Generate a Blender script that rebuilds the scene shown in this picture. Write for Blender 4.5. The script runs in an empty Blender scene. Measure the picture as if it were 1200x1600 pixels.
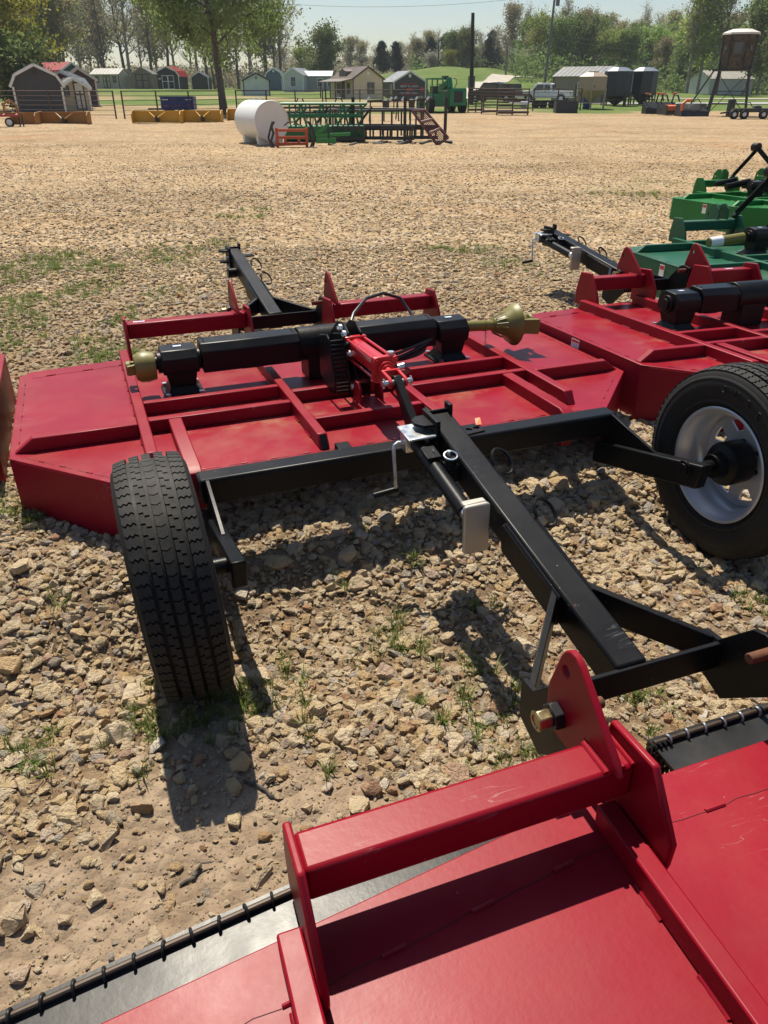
import bpy, bmesh, math, random
import numpy as np
from mathutils import Vector, Matrix, Euler

# ------------------------------------------------------------------ scene, camera, sky, sun, exposure
sc = bpy.context.scene
S = 1.12                      # metres per survey unit (a ten-foot cutter deck)
FPX = 1175.9                  # focal length in photo pixels (1200 x 1600)
HOR = 137.28                  # photo row of the horizon
PITCH = math.atan((800 - HOR) / FPX)
CAMH = 1.6 * S
cam_d = bpy.data.cameras.new('camera')
cam = bpy.data.objects.new('camera', cam_d)
sc.collection.objects.link(cam)
cam.location = (0, 0, CAMH)
cam.rotation_euler = (math.pi / 2 - PITCH, 0, 0)
cam_d.sensor_fit = 'VERTICAL'
cam_d.sensor_height = 24.0
cam_d.lens = 24.0 * FPX / 1600.0
cam_d.clip_start = 0.05
cam_d.clip_end = 3000
sc.camera = cam

SUN_DIR = Vector((-0.358, 0.934, 0)).normalized()      # horizontal direction towards the sun
SUN_EL = math.radians(60)
world = bpy.data.worlds.new('World')
sc.world = world
world.use_nodes = True
wn = world.node_tree
sky = wn.nodes.new('ShaderNodeTexSky')
sky.sky_type = 'NISHITA'
sky.sun_disc = False
sky.sun_elevation = SUN_EL
sky.sun_rotation = math.atan2(SUN_DIR.x, SUN_DIR.y)
sky.air_density = 1.1
sky.dust_density = 0.6
sky.ozone_density = 2.2
bg = wn.nodes['Background']
bg.inputs['Strength'].default_value = 0.07
wn.links.new(sky.outputs[0], bg.inputs[0])
sd = bpy.data.lights.new('sun', 'SUN')
sd.energy = 5.0
sd.angle = math.radians(0.53)
sd.color = (1.0, 0.92, 0.775)
sun = bpy.data.objects.new('sun', sd)
sc.collection.objects.link(sun)
ldir = Vector((SUN_DIR.x * math.cos(SUN_EL), SUN_DIR.y * math.cos(SUN_EL), math.sin(SUN_EL)))
sun.rotation_euler = ldir.to_track_quat('Z', 'Y').to_euler()
sun.location = (0, 0, 30)
sc.view_settings.view_transform = 'Standard'
sc.view_settings.look = 'None'
sc.view_settings.exposure = 0.55
sc.view_settings.gamma = 1.0
sc.view_settings.use_curve_mapping = False
sc.render.engine = 'CYCLES'

rng = random.Random(7)
R = math.radians
COL = sc.collection
# ------------------------------------------------------------------ helpers
def ray(u, v):
    a = (u - 600) / FPX
    b = -(v - 800) / FPX
    return (a, math.cos(PITCH) + b * math.sin(PITCH), -math.sin(PITCH) + b * math.cos(PITCH))

def at(u, v, z=0.2):
    """photo pixel -> point on the level z"""
    d = ray(u, v)
    t = (z - CAMH) / d[2]
    return Vector((d[0] * t, d[1] * t, z))

def pz(u, v, Y):
    """photo pixel -> point on the upright plane y = Y"""
    d = ray(u, v)
    t = Y / d[1]
    return Vector((d[0] * t, Y, CAMH + d[2] * t))

def mpp(Y, z=0.5):
    """metres per photo pixel (sideways) at distance Y"""
    F = Y * math.cos(PITCH) - (z - CAMH) * math.sin(PITCH)
    return F / FPX

def slope(v):
    d = ray(600, v)
    return d[2] / d[1]

def dist_for(base, top, H):
    return H / (slope(top) - slope(base))

def tag(o, label=None, cat=None, group=None, kind=None):
    if label: o['label'] = label
    if cat: o['category'] = cat
    if group: o['group'] = group
    if kind: o['kind'] = kind
    return o

def empty(name, loc=(0, 0, 0), rz=0.0, label=None, cat=None, group=None, scale=1.0):
    o = bpy.data.objects.new(name, None)
    COL.objects.link(o)
    o.location = loc
    o.rotation_euler = (0, 0, rz)
    o.scale = (scale, scale, scale)
    o.empty_display_size = 0.1
    return tag(o, label, cat, group)

class MB:
    def __init__(s):
        s.v = []; s.f = []
    def add(s, vs, fs):
        n = len(s.v)
        s.v += [tuple(p) for p in vs]
        s.f += [tuple(i + n for i in f) for f in fs]
        return s
    def box(s, x0, x1, y0, y1, z0, z1):
        return s.add([(x0, y0, z0), (x1, y0, z0), (x1, y1, z0), (x0, y1, z0), (x0, y0, z1), (x1, y0, z1), (x1, y1, z1), (x0, y1, z1)],
                     [(0, 3, 2, 1), (4, 5, 6, 7), (0, 1, 5, 4), (1, 2, 6, 5), (2, 3, 7, 6), (3, 0, 4, 7)])
    def cbox(s, c, d):
        return s.box(c[0] - d[0] / 2, c[0] + d[0] / 2, c[1] - d[1] / 2, c[1] + d[1] / 2, c[2] - d[2] / 2, c[2] + d[2] / 2)
    def prism(s, poly, ax, a, b):
        """polygon in the two other axes, extruded along axis ax from a to b"""
        n = len(poly)
        def P(p, t):
            q = list(p)
            q.insert(ax, t)
            return q
        vs = [P(p, a) for p in poly] + [P(p, b) for p in poly]
        fs = [tuple(range(n))[::-1], tuple(range(n, 2 * n))]
        fs += [(i, (i + 1) % n, n + (i + 1) % n, n + i) for i in range(n)]
        return s.add(vs, fs)
    def hexa(s, bot, top):
        vs = list(bot) + list(top)
        n = len(bot)
        fs = [tuple(range(n))[::-1], tuple(range(n, 2 * n))]
        fs += [(i, (i + 1) % n, n + (i + 1) % n, n + i) for i in range(n)]
        return s.add(vs, fs)
    def tube(s, p, q, r, r2=None, n=10, cap=True):
        p = Vector(p); q = Vector(q)
        r2 = r if r2 is None else r2
        d = (q - p)
        if d.length < 1e-9: return s
        d.normalize()
        u = d.orthogonal().normalized()
        w = d.cross(u)
        vs = []
        for c, rr in ((p, r), (q, r2)):
            for k in range(n):
                a = 2 * math.pi * (k + .5) / n
                vs.append(c + u * (rr * math.cos(a)) + w * (rr * math.sin(a)))
        fs = [(k, (k + 1) % n, n + (k + 1) % n, n + k) for k in range(n)]
        if cap: fs += [tuple(range(n))[::-1], tuple(range(n, 2 * n))]
        return s.add(vs, fs)
    def bar(s, p, q, w, h, up=(0, 0, 1)):
        """rectangular bar from p to q"""
        p = Vector(p); q = Vector(q)
        d = (q - p).normalized()
        a = d.cross(Vector(up))
        if a.length < 1e-5: a = d.cross(Vector((0, 1, 0)))
        a.normalize()
        b = a.cross(d).normalized()
        bot = [p + a * sx * w / 2 + b * sz * h / 2 for sx, sz in ((-1, -1), (1, -1), (1, 1), (-1, 1))]
        top = [q + a * sx * w / 2 + b * sz * h / 2 for sx, sz in ((-1, -1), (1, -1), (1, 1), (-1, 1))]
        return s.hexa(bot, top)
    def path(s, pts, r, n=8, closed=False):
        pts = [Vector(p) for p in pts]
        m = len(pts)
        vs = []
        u = None
        for i in range(m):
            if closed:
                d = (pts[(i + 1) % m] - pts[i - 1]).normalized()
            else:
                d = (pts[min(i + 1, m - 1)] - pts[max(i - 1, 0)]).normalized()
            if u is None: u = d.orthogonal().normalized()
            u = (u - d * u.dot(d)).normalized()
            w = d.cross(u)
            for k in range(n):
                a = 2 * math.pi * k / n
                vs.append(pts[i] + u * (r * math.cos(a)) + w * (r * math.sin(a)))
        fs = []
        for i in range(m if closed else m - 1):
            j = (i + 1) % m
            fs += [(i * n + k, i * n + (k + 1) % n, j * n + (k + 1) % n, j * n + k) for k in range(n)]
        if not closed:
            fs += [tuple(range(n))[::-1], tuple(range((m - 1) * n, m * n))]
        return s.add(vs, fs)
    def lathe(s, prof, ax=0, n=32, c=(0, 0, 0), closed=False, a0=0, a1=2 * math.pi):
        """profile of (along, radius) turned about axis ax through c"""
        full = abs(a1 - a0 - 2 * math.pi) < 1e-6
        m = len(prof)
        vs = []
        cnt = n if full else n + 1
        for k in range(cnt):
            a = a0 + (a1 - a0) * k / n
            for (t, r) in prof:
                q = [r * math.cos(a), r * math.sin(a)]
                q.insert(ax, t)
                vs.append((q[0] + c[0], q[1] + c[1], q[2] + c[2]))
        fs = []
        for k in range(n):
            j = (k + 1) % cnt
            for i in range(m if closed else m - 1):
                i2 = (i + 1) % m
                fs.append((k * m + i, j * m + i, j * m + i2, k * m + i2))
        return s.add(vs, fs)
    def mesh(s, name, smooth=35):
        me = bpy.data.meshes.new(name)
        me.from_pydata(s.v, [], s.f)
        bm = bmesh.new()
        bm.from_mesh(me)
        bmesh.ops.recalc_face_normals(bm, faces=bm.faces)
        bm.to_mesh(me)
        bm.free()
        if smooth:
            me.polygons.foreach_set('use_smooth', [True] * len(me.polygons))
            me.set_sharp_from_angle(angle=R(smooth))
        return me
    def build(s, name, mat, parent=None, smooth=35, bevel=0):
        me = s.mesh(name, smooth)
        return mobj(name, me, mat, parent, bevel)

def mobj(name, me, mat, parent=None, bevel=0):
    o = bpy.data.objects.new(name, me)
    COL.objects.link(o)
    if mat is not None:
        if not me.materials: me.materials.append(mat)
        elif me.materials[0] != mat:
            o.material_slots[0].link = 'OBJECT'
            o.material_slots[0].material = mat
    if parent is not None: o.parent = parent
    if bevel:
        b = o.modifiers.new('bevel', 'BEVEL')
        b.width = bevel; b.segments = 2; b.limit_method = 'ANGLE'; b.angle_limit = R(40)
        b.harden_normals = False
    return o

_cache = {}
def part(name, key, fn, mat, parent, bevel=0, smooth=35):
    """one mesh per key, shared by every thing that uses it"""
    if key not in _cache:
        mb = MB()
        fn(mb)
        _cache[key] = mb.mesh(name, smooth)
    return mobj(name, _cache[key], mat, parent, bevel)

def children_of(o):
    return [c for c in bpy.data.objects if c.parent == o]

def copy_tree(o, parent=None, kids=None):
    c = o.copy()
    COL.objects.link(c)
    c.parent = parent
    for ch in (kids or {}).get(o.name, []):
        copy_tree(ch, c, kids)
    return c

def kids_map():
    m = {}
    for o in bpy.data.objects:
        if o.parent: m.setdefault(o.parent.name, []).append(o)
    return m

def text_mesh(body, size, extrude=0.002, align='CENTER'):
    cu = bpy.data.curves.new('lettering', 'FONT')
    cu.body = body
    cu.size = size
    cu.extrude = extrude
    cu.align_x = align
    cu.align_y = 'CENTER'
    cu.resolution_u = 2
    ob = bpy.data.objects.new('lettering_tmp', cu)
    COL.objects.link(ob)
    bpy.context.view_layer.update()
    me = bpy.data.meshes.new_from_object(ob)
    bpy.data.objects.remove(ob)
    bpy.data.curves.remove(cu)
    return me

# value noise on arrays
def _hash(ix, iy, seed):
    n = (ix.astype(np.int64) * 374761393 + iy.astype(np.int64) * 668265263 + seed * 1442695041) & 0x7fffffff
    n = ((n ^ (n >> 13)) * 1274126177) & 0x7fffffff
    return ((n ^ (n >> 16)) & 0xffff) / 65535.0

def vnoise(x, y, seed=0):
    x = np.asarray(x, float); y = np.asarray(y, float)
    ix = np.floor(x); iy = np.floor(y)
    fx = x - ix; fy = y - iy
    fx = fx * fx * (3 - 2 * fx); fy = fy * fy * (3 - 2 * fy)
    a = _hash(ix, iy, seed); b = _hash(ix + 1, iy, seed); c = _hash(ix, iy + 1, seed); d = _hash(ix + 1, iy + 1, seed)
    return (a * (1 - fx) + b * fx) * (1 - fy) + (c * (1 - fx) + d * fx) * fy

def sst(t):
    t = np.clip(t, 0, 1)
    return t * t * (3 - 2 * t)

# ------------------------------------------------------------------ materials
def newmat(name):
    m = bpy.data.materials.new(name)
    m.use_nodes = True
    nt = m.node_tree
    b = nt.nodes['Principled BSDF']
    return m, nt, b

def N(nt, typ, **kw):
    n = nt.nodes.new(typ)
    for k, v in kw.items():
        if k in n.inputs.keys(): n.inputs[k].default_value = v
        else: setattr(n, k, v)
    return n

def ramp(nt, fac, stops):
    r = nt.nodes.new('ShaderNodeValToRGB')
    e = r.color_ramp.elements
    while len(e) < len(stops): e.new(0.5)
    for i, (p, c) in enumerate(stops):
        e[i].position = p
        e[i].color = (c[0], c[1], c[2], 1) if not isinstance(c, (int, float)) else (c, c, c, 1)
    nt.links.new(fac, r.inputs[0])
    return r

def mix(nt, fac, a, b, mode='MIX'):
    m = nt.nodes.new('ShaderNodeMix')
    m.data_type = 'RGBA'
    m.blend_type = mode
    for sock, val in ((m.inputs[0], fac), (m.inputs[6], a), (m.inputs[7], b)):
        if isinstance(val, (int, float)): sock.default_value = val
        elif isinstance(val, tuple): sock.default_value = (val[0], val[1], val[2], 1)
        else: nt.links.new(val, sock)
    return m.outputs[2]

def coords(nt, kind='Object', scale=1.0):
    t = nt.nodes.new('ShaderNodeTexCoord')
    mp = nt.nodes.new('ShaderNodeMapping')
    mp.inputs['Scale'].default_value = (scale, scale, scale) if isinstance(scale, (int, float)) else scale
    nt.links.new(t.outputs[kind], mp.inputs[0])
    return mp.outputs[0]

def noise(nt, vec, scale=5, detail=4, rough=.55):
    n = N(nt, 'ShaderNodeTexNoise')
    n.inputs['Scale'].default_value = scale
    n.inputs['Detail'].default_value = detail
    n.inputs['Roughness'].default_value = rough
    nt.links.new(vec, n.inputs['Vector'])
    return n

def bump(nt, bsdf, height, strength=.2, dist=.01):
    b = N(nt, 'ShaderNodeBump')
    b.inputs['Strength'].default_value = strength
    b.inputs['Distance'].default_value = dist
    nt.links.new(height, b.inputs['Height'])
    nt.links.new(b.outputs[0], bsdf.inputs['Normal'])
    return b

def simple(name, col, rough=.5, metal=0.0, var=.12, nscale=4.0, coat=0.0, bmp=0.0, bscale=60, dust=0.0, dustcol=(.36, .27, .17), spec=.5):
    """painted / plain surface: colour drift, worn roughness, optional dust on the upward faces, fine relief"""
    m, nt, b = newmat(name)
    vec = coords(nt)
    n1 = noise(nt, vec, nscale, 5)
    d = tuple(c * (1 - var) for c in col); l = tuple(min(1, c * (1 + var)) for c in col)
    c = ramp(nt, n1.outputs[0], [(.3, d), (.7, l)]).outputs[0]
    if dust > 0:
        n2 = noise(nt, vec, nscale * 1.7 + 1, 8, .65)
        geo = N(nt, 'ShaderNodeNewGeometry')
        sx = N(nt, 'ShaderNodeSeparateXYZ')
        nt.links.new(geo.outputs['Normal'], sx.inputs[0])
        up = ramp(nt, sx.outputs[2], [(.2, 0.15), (.9, 1.0)])
        dn = ramp(nt, n2.outputs[0], [(.42, 0.0), (.75, dust)])
        mul = N(nt, 'ShaderNodeMath', operation='MULTIPLY')
        nt.links.new(up.outputs[0], mul.inputs[0]); nt.links.new(dn.outputs[0], mul.inputs[1])
        c = mix(nt, mul.outputs[0], c, dustcol)
    nt.links.new(c, b.inputs['Base Color'])
    rr = ramp(nt, n1.outputs[0], [(.25, max(0, rough - .08)), (.75, min(1, rough + .1))])
    nt.links.new(rr.outputs[0], b.inputs['Roughness'])
    b.inputs['Metallic'].default_value = metal
    b.inputs['Coat Weight'].default_value = coat
    b.inputs['Coat Roughness'].default_value = .12
    b.inputs['Specular IOR Level'].default_value = spec
    if bmp:
        n3 = noise(nt, vec, bscale, 3)
        bump(nt, b, n3.outputs[0], bmp, .004)
    return m

def machine_paint(name, col, dustcol=(.40, .25, .14), dirt=.5, rough=.3, scratch=.6, bands=None, spec=.28, coat=0.0):
    """sprayed enamel: orange peel, faded patches, settled clay dust, fine scratches and chips"""
    m, nt, b = newmat(name)
    vec = coords(nt)
    n1 = noise(nt, vec, 2.2, 5)
    d = tuple(c * .86 for c in col); l = tuple(min(1, c * 1.1 + .002) for c in col)
    c = ramp(nt, n1.outputs[0], [(.3, d), (.7, l)]).outputs[0]
    # settled dust
    n2 = noise(nt, vec, 3.6, 9, .68)
    geo = N(nt, 'ShaderNodeNewGeometry')
    sx = N(nt, 'ShaderNodeSeparateXYZ')
    nt.links.new(geo.outputs['Normal'], sx.inputs[0])
    up = ramp(nt, sx.outputs[2], [(.5, 0.0), (.95, 1.0)])
    dn = ramp(nt, n2.outputs[0], [(.46, 0.0), (.78, dirt)])
    mul = N(nt, 'ShaderNodeMath', operation='MULTIPLY')
    nt.links.new(up.outputs[0], mul.inputs[0]); nt.links.new(dn.outputs[0], mul.inputs[1])
    c = mix(nt, mul.outputs[0], c, dustcol)
    if bands:
        sy = N(nt, 'ShaderNodeSeparateXYZ'); nt.links.new(vec, sy.inputs[0])
        mr = N(nt, 'ShaderNodeMapRange'); mr.inputs[1].default_value = -.8; mr.inputs[2].default_value = .8
        nt.links.new(sy.outputs[1], mr.inputs[0])
        br = ramp(nt, mr.outputs[0], bands)
        bn = noise(nt, vec, 7.0, 8, .7)
        b2 = ramp(nt, bn.outputs[0], [(.44, 0.0), (.66, .6)])
        bm_ = N(nt, 'ShaderNodeMath', operation='MULTIPLY')
        ax_ = N(nt, 'ShaderNodeMath', operation='ABSOLUTE'); nt.links.new(sy.outputs[0], ax_.inputs[0])
        xr = ramp(nt, ax_.outputs[0], [(.83, 1.0), (.88, .12)])
        b3 = N(nt, 'ShaderNodeMath', operation='MULTIPLY')
        nt.links.new(br.outputs[0], b3.inputs[0]); nt.links.new(xr.outputs[0], b3.inputs[1])
        nt.links.new(b3.outputs[0], bm_.inputs[0]); nt.links.new(b2.outputs[0], bm_.inputs[1])
        c = mix(nt, bm_.outputs[0], c, (.33, .225, .125))
    # chips down to primer and rust
    n8 = noise(nt, vec, 11, 5, .7)
    ch = ramp(nt, n8.outputs[0], [(.715, 0.0), (.73, .85)])
    c = mix(nt, ch.outputs[0], c, (.10, .05, .035))
    # specks of grit
    vo = N(nt, 'ShaderNodeTexVoronoi', Scale=32.0)
    nt.links.new(vec, vo.inputs['Vector'])
    n5 = noise(nt, vec, 5.0, 3)
    sp = ramp(nt, vo.outputs['Distance'], [(.05, 1.0), (.085, 0.0)])
    sm = ramp(nt, n5.outputs[0], [(.56, 0.0), (.66, .75)])
    m3 = N(nt, 'ShaderNodeMath', operation='MULTIPLY')
    nt.links.new(sp.outputs[0], m3.inputs[0]); nt.links.new(sm.outputs[0], m3.inputs[1])
    c = mix(nt, m3.outputs[0], c, (.34, .22, .16))
    # scratches: stretched, warped noise cut to thin lines
    mp = nt.nodes.new('ShaderNodeMapping')
    mp.inputs['Rotation'].default_value = (0, 0, .9)
    mp.inputs['Scale'].default_value = (2.0, 16.0, 6.0)
    nt.links.new(vec, mp.inputs[0])
    n4 = noise(nt, mp.outputs[0], 2.6, 2)
    n4.inputs['Distortion'].default_value = .8
    ln = ramp(nt, n4.outputs[0], [(.494, 0.0), (.5, 1.0), (.506, 0.0)])
    n6 = noise(nt, vec, 4.1, 2)
    ms = ramp(nt, n6.outputs[0], [(.6, 0.0), (.68, scratch)])
    m4 = N(nt, 'ShaderNodeMath', operation='MULTIPLY')
    nt.links.new(ln.outputs[0], m4.inputs[0]); nt.links.new(ms.outputs[0], m4.inputs[1])
    c = mix(nt, m4.outputs[0], c, tuple(min(1, k * .5 + .28) for k in col))
    nt.links.new(c, b.inputs['Base Color'])
    ra = N(nt, 'ShaderNodeMath', operation='MULTIPLY_ADD')
    nt.links.new(n2.outputs[0], ra.inputs[0]); ra.inputs[1].default_value = .30; ra.inputs[2].default_value = rough - .06
    nt.links.new(ra.outputs[0], b.inputs['Roughness'])
    b.inputs['Coat Weight'].default_value = coat
    b.inputs['Coat Roughness'].default_value = .10
    b.inputs['Specular IOR Level'].default_value = spec
    n3 = noise(nt, vec, 70, 2)
    n7 = noise(nt, vec, 2.5, 2)
    ad = N(nt, 'ShaderNodeMath', operation='MULTIPLY_ADD')
    nt.links.new(n7.outputs[0], ad.inputs[0]); ad.inputs[1].default_value = 6.0
    nt.links.new(n3.outputs[0], ad.inputs[2])
    bump(nt, b, ad.outputs[0], .12, .0022)
    return m

def siding(name, col, pitch=.2, vertical=False, rough=.6, depth=.5):
    """lap or panel siding in the fine relief, far away"""
    m, nt, b = newmat(name)
    vec = coords(nt)
    n1 = noise(nt, vec, 1.2, 4)
    d = tuple(c * .9 for c in col); l = tuple(min(1, c * 1.08) for c in col)
    c = ramp(nt, n1.outputs[0], [(.3, d), (.7, l)])
    nt.links.new(c.outputs[0], b.inputs['Base Color'])
    b.inputs['Roughness'].default_value = rough
    sx = N(nt, 'ShaderNodeSeparateXYZ')
    nt.links.new(vec, sx.inputs[0])
    if vertical:
        a = N(nt, 'ShaderNodeMath', operation='ADD')
        nt.links.new(sx.outputs[0], a.inputs[0]); nt.links.new(sx.outputs[1], a.inputs[1])
        src = a.outputs[0]
    else:
        src = sx.outputs[2]
    dv = N(nt, 'ShaderNodeMath', operation='DIVIDE'); dv.inputs[1].default_value = pitch
    nt.links.new(src, dv.inputs[0])
    fr = N(nt, 'ShaderNodeMath', operation='FRACT')
    nt.links.new(dv.outputs[0], fr.inputs[0])
    bump(nt, b, fr.outputs[0], depth, .03)
    return m

M = {}
M['red'] = machine_paint('red_paint', (.235, .0018, .0125), dirt=.06, rough=.34, spec=.22)
M['red_deck'] = machine_paint('red_deck_paint', (.245, .0020, .0135), dirt=.12, rough=.28, spec=.22, bands=[(0, .15), (.18, .2), (.225, .8), (.262, 0), (.285, .7), (.33, .1), (.37, .3), (.392, .9), (.418, 0), (.43, .9), (.48, .15), (.9, .1)])
M['red_beam'] = machine_paint('red_paint_clean', (.23, .0016, .012), dirt=.05, rough=.30, spec=.22, scratch=.4)
M['cyl_red'] = simple('cylinder_red', (.48, .008, .014), .32, var=.06, coat=.3)
M['green_a'] = machine_paint('dark_green_paint', (.012, .092, .050), dirt=.22)
M['green_b'] = machine_paint('bright_green_paint', (.012, .155, .030), dirt=.18)
M['black'] = machine_paint('black_enamel', (.0042, .0046, .0058), dirt=.02, rough=.30, scratch=.25, spec=.17)
M['black_dull'] = simple('black_cast', (.0045, .0045, .005), .40, dust=.03, bmp=.2, spec=.2)
M['plastic'] = simple('black_plastic_cover', (.0055, .006, .0078), .36, dust=.025, bmp=.1, spec=.2)
M['rubber'] = simple('tyre_rubber', (.0105, .0103, .010), .70, var=.2, nscale=9, dust=.16, dustcol=(.17, .145, .11), bmp=.15, bscale=120, spec=.35)
M['rubber_letter'] = simple('moulded_letters', (.022, .0215, .021), .55, spec=.4)
M['rim'] = simple('silver_rim_paint', (.52, .54, .57), .34, metal=.45, var=.06, dust=.12)
M['zinc'] = simple('zinc_plate', (.62, .64, .66), .3, metal=.9, var=.15, nscale=30)
M['brass'] = simple('yellow_zinc_plate', (.42, .33, .17), .3, metal=.9, var=.25, nscale=40)
M['rust'] = simple('rusty_pin', (.14, .05, .022), .85, var=.4, nscale=40, bmp=.4)
M['rod'] = simple('brown_steel_rod', (.07, .05, .037), .5, metal=.5, var=.3, nscale=30)
M['pto'] = simple('olive_yellow_shield', (.165, .142, .026), .42, var=.12, dust=.2)
M['hose'] = simple('hydraulic_hose', (.013, .013, .014), .4)
M['footplate'] = simple('galvanised_foot', (.42, .39, .33), .42, metal=.45, var=.1)
M['label'] = simple('white_sticker', (.75, .76, .78), .4, var=.05)
M['label_blue'] = simple('blue_print', (.08, .16, .4), .4)
M['label_red'] = simple('red_print', (.5, .03, .03), .4)
M['orange_tag'] = simple('orange_tag', (.8, .16, .03), .5)
M['seam'] = simple('seam_gap', (.075, .004, .010), .7)
M['steelplate'] = simple('black_mill_steel', (.016, .017, .019), .36, metal=0.0, var=.3, nscale=6, dust=.04, bmp=.08, spec=.22)
# ------------------------------------------------------------------ the ground
POSE = {'M': (-.268, 3.413, 0, 21.061, -.813, -.077), 'N': (.898, .389, -.013, 19.093, -.45, -1.608),
        'M3': (2.062, 4.219, .023, 21.269, -1.331, 1.549), 'M4': (-2.977, 2.665, .03, 21, 0, 0),
        'G1': (3.425, 6.262, .04, 16.2, -.186, .432), 'G2': (4.895, 9.838, .017, 21.7, -1.083, .961)}
_mc, _ms = math.cos(R(21.061)), math.sin(R(21.061))

# sheds beyond the fence: left, right, base and top photo rows, and a usual height -> distance and floor level
SHED = {}
def shed_spec(k, l, r, base, top, H):
    Y = dist_for(base, top, H)
    c = pz((l + r) / 2, base, Y)
    SHED[k] = dict(Y=Y, x=c.x, z=c.z, w=(r - l) * mpp(Y), H=H)
for a in (('charcoal', 31, 103, 178.5, 101, 3.0), ('red', 92, 117, 172, 112, 2.6), ('cream', 112, 131, 173, 122, 2.15), ('slate', 118, 144, 166, 106, 2.8), ('redroof', 100, 140, 160, 98, 3.5),
          ('beige', 139, 194, 138.7, 107, 2.7), ('brown', 209, 240, 139, 105, 2.9), ('black', 245, 282, 140, 104, 3.2), ('green', 300, 327, 140, 112, 2.6),
          ('tan', 328, 346, 140, 118, 2.4), ('white', 386, 418, 151, 114, 2.8), ('blue', 416, 442, 141.5, 106, 3.2), ('pale', 450, 468, 144, 106, 3.2),
          ('grey', 462, 517, 145, 111, 2.9), ('porch', 549, 602, 157.7, 104, 3.6), ('rent', 615, 665, 156.5, 111, 3.2), ('office', 872, 930, 163, 104, 3.6)):
    shed_spec(*a)

CTRL = [(d['x'], d['Y'], d['z']) for d in SHED.values()]
CTRL += [(x, y, .2) for x in (-60, -40, -20, 0, 20, 40, 60) for y in (45, 56)]
CTRL += [(-60, 90, .6), (-70, 140, 2.0), (-40, 170, 2.4), (-90, 200, 3), (0, 190, 3.2), (-10, 150, 1.2)]
# the lawn hill behind the lifting machine, read off the photo rows at its distance
for (u, v, Y) in ((690, 128, 118), (670, 118, 135), (700, 103, 150), (760, 104, 155), (720, 112, 135), (790, 118, 150), (830, 123, 150), (760, 128, 118), (800, 130, 118), (850, 132, 125),
                  (640, 106, 160), (620, 118, 160), (860, 126, 170), (900, 135, 150)):
    p = pz(u, v, Y)
    CTRL.append((p.x, p.y, p.z))
for (u, v, Y) in ((1000, 155, 95), (1100, 156, 95), (1190, 157, 95), (950, 160, 85), (1050, 149, 125), (1150, 149, 125), (1250, 150, 125)):
    p = pz(u, v, Y)
    CTRL.append((p.x, p.y, p.z))
for (u, Y, z) in ((620, 215, 4.5), (700, 210, 6.2), (780, 210, 6.4), (860, 210, 6), (950, 210, 5), (1050, 210, 5), (1150, 210, 5)):
    p = pz(u, 100, Y)
    CTRL.append((p.x, Y, z))
CTRL = np.array(CTRL)

def G(x, y, fine=True):
    """height of the ground in metres"""
    x = np.asarray(x, float); y = np.asarray(y, float)
    u = x / S - POSE['M'][0]; w = y / S - POSE['M'][1]
    lx = _mc * u + _ms * w; ly = -_ms * u + _mc * w
    rise = sst((ly + 1.40) / .5)
    z = .05 + .135 * rise + .03 * sst((lx - .2) / .6) * (1 - rise)
    # the tyres have settled a little into the loose stone
    z = z - .026 * np.exp(-(((lx + .91) / .20) ** 2 + ((ly + 1.41) / .24) ** 2)) - .02 * np.exp(-(((lx - 1.09) / .2) ** 2 + ((ly + 1.45) / .24) ** 2))
    z = z * S
    if fine:
        z = z + (vnoise(x * 1.3, y * 1.3, 3) - .5) * .05 * sst((y - 2.2) / 3) + (vnoise(x * 5, y * 5, 4) - .5) * .022
        z = z + (vnoise(x * 14, y * 14, 5) - .5) * .010
        z = z + (vnoise(x * .25, y * .25, 6) - .5) * .10 * sst((y - 7) / 8) * (1 - sst((y - 40) / 10))
    far = sst((y - 48) / 8)
    if np.any(far > 0):
        shp = x.shape
        X = x.ravel()[:, None]; Y = y.ravel()[:, None]
        num = np.zeros(X.shape[0]); den = np.zeros(X.shape[0])
        for cx, cy, cz in CTRL:
            d2 = (X[:, 0] - cx) ** 2 + (Y[:, 0] - cy) ** 2
            wt = 1.0 / (d2 + 9.0) ** 1.6
            num += wt * cz; den += wt
        zf = (num / den).reshape(shp)
        z = z * (1 - far) + zf * far
    return z

def Gs(x, y, fine=False):
    return float(G(np.array([x]), np.array([y]), fine)[0])

def axis(fine0, fine1, step, lo, hi, grow):
    a = list(np.arange(fine0, fine1, step))
    s = step; p = a[0]
    while p > lo:
        s *= grow; p -= s; a.insert(0, p)
    s = step; p = a[-1]
    while p < hi:
        s *= grow; p += s; a.append(p)
    return np.array(a)

gx = axis(-3.6, 4.4, .035, -420, 420, 1.035)
gy = axis(.1, 6.5, .035, -6, 700, 1.022)
GX, GY = np.meshgrid(gx, gy)
GZ = G(GX, GY)
nx, ny = len(gx), len(gy)
verts = np.stack([GX.ravel(), GY.ravel(), GZ.ravel()], 1)
ii = np.arange(nx * ny).reshape(ny, nx)
quads = np.stack([ii[:-1, :-1].ravel(), ii[:-1, 1:].ravel(), ii[1:, 1:].ravel(), ii[1:, :-1].ravel()], 1)
me = bpy.data.meshes.new('ground')
me.vertices.add(len(verts)); me.vertices.foreach_set('co', verts.ravel())
me.loops.add(quads.size); me.loops.foreach_set('vertex_index', quads.ravel())
me.polygons.add(len(quads)); me.polygons.foreach_set('loop_start', np.arange(0, quads.size, 4))
me.polygons.foreach_set('use_smooth', np.ones(len(quads), bool))
me.update()

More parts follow.
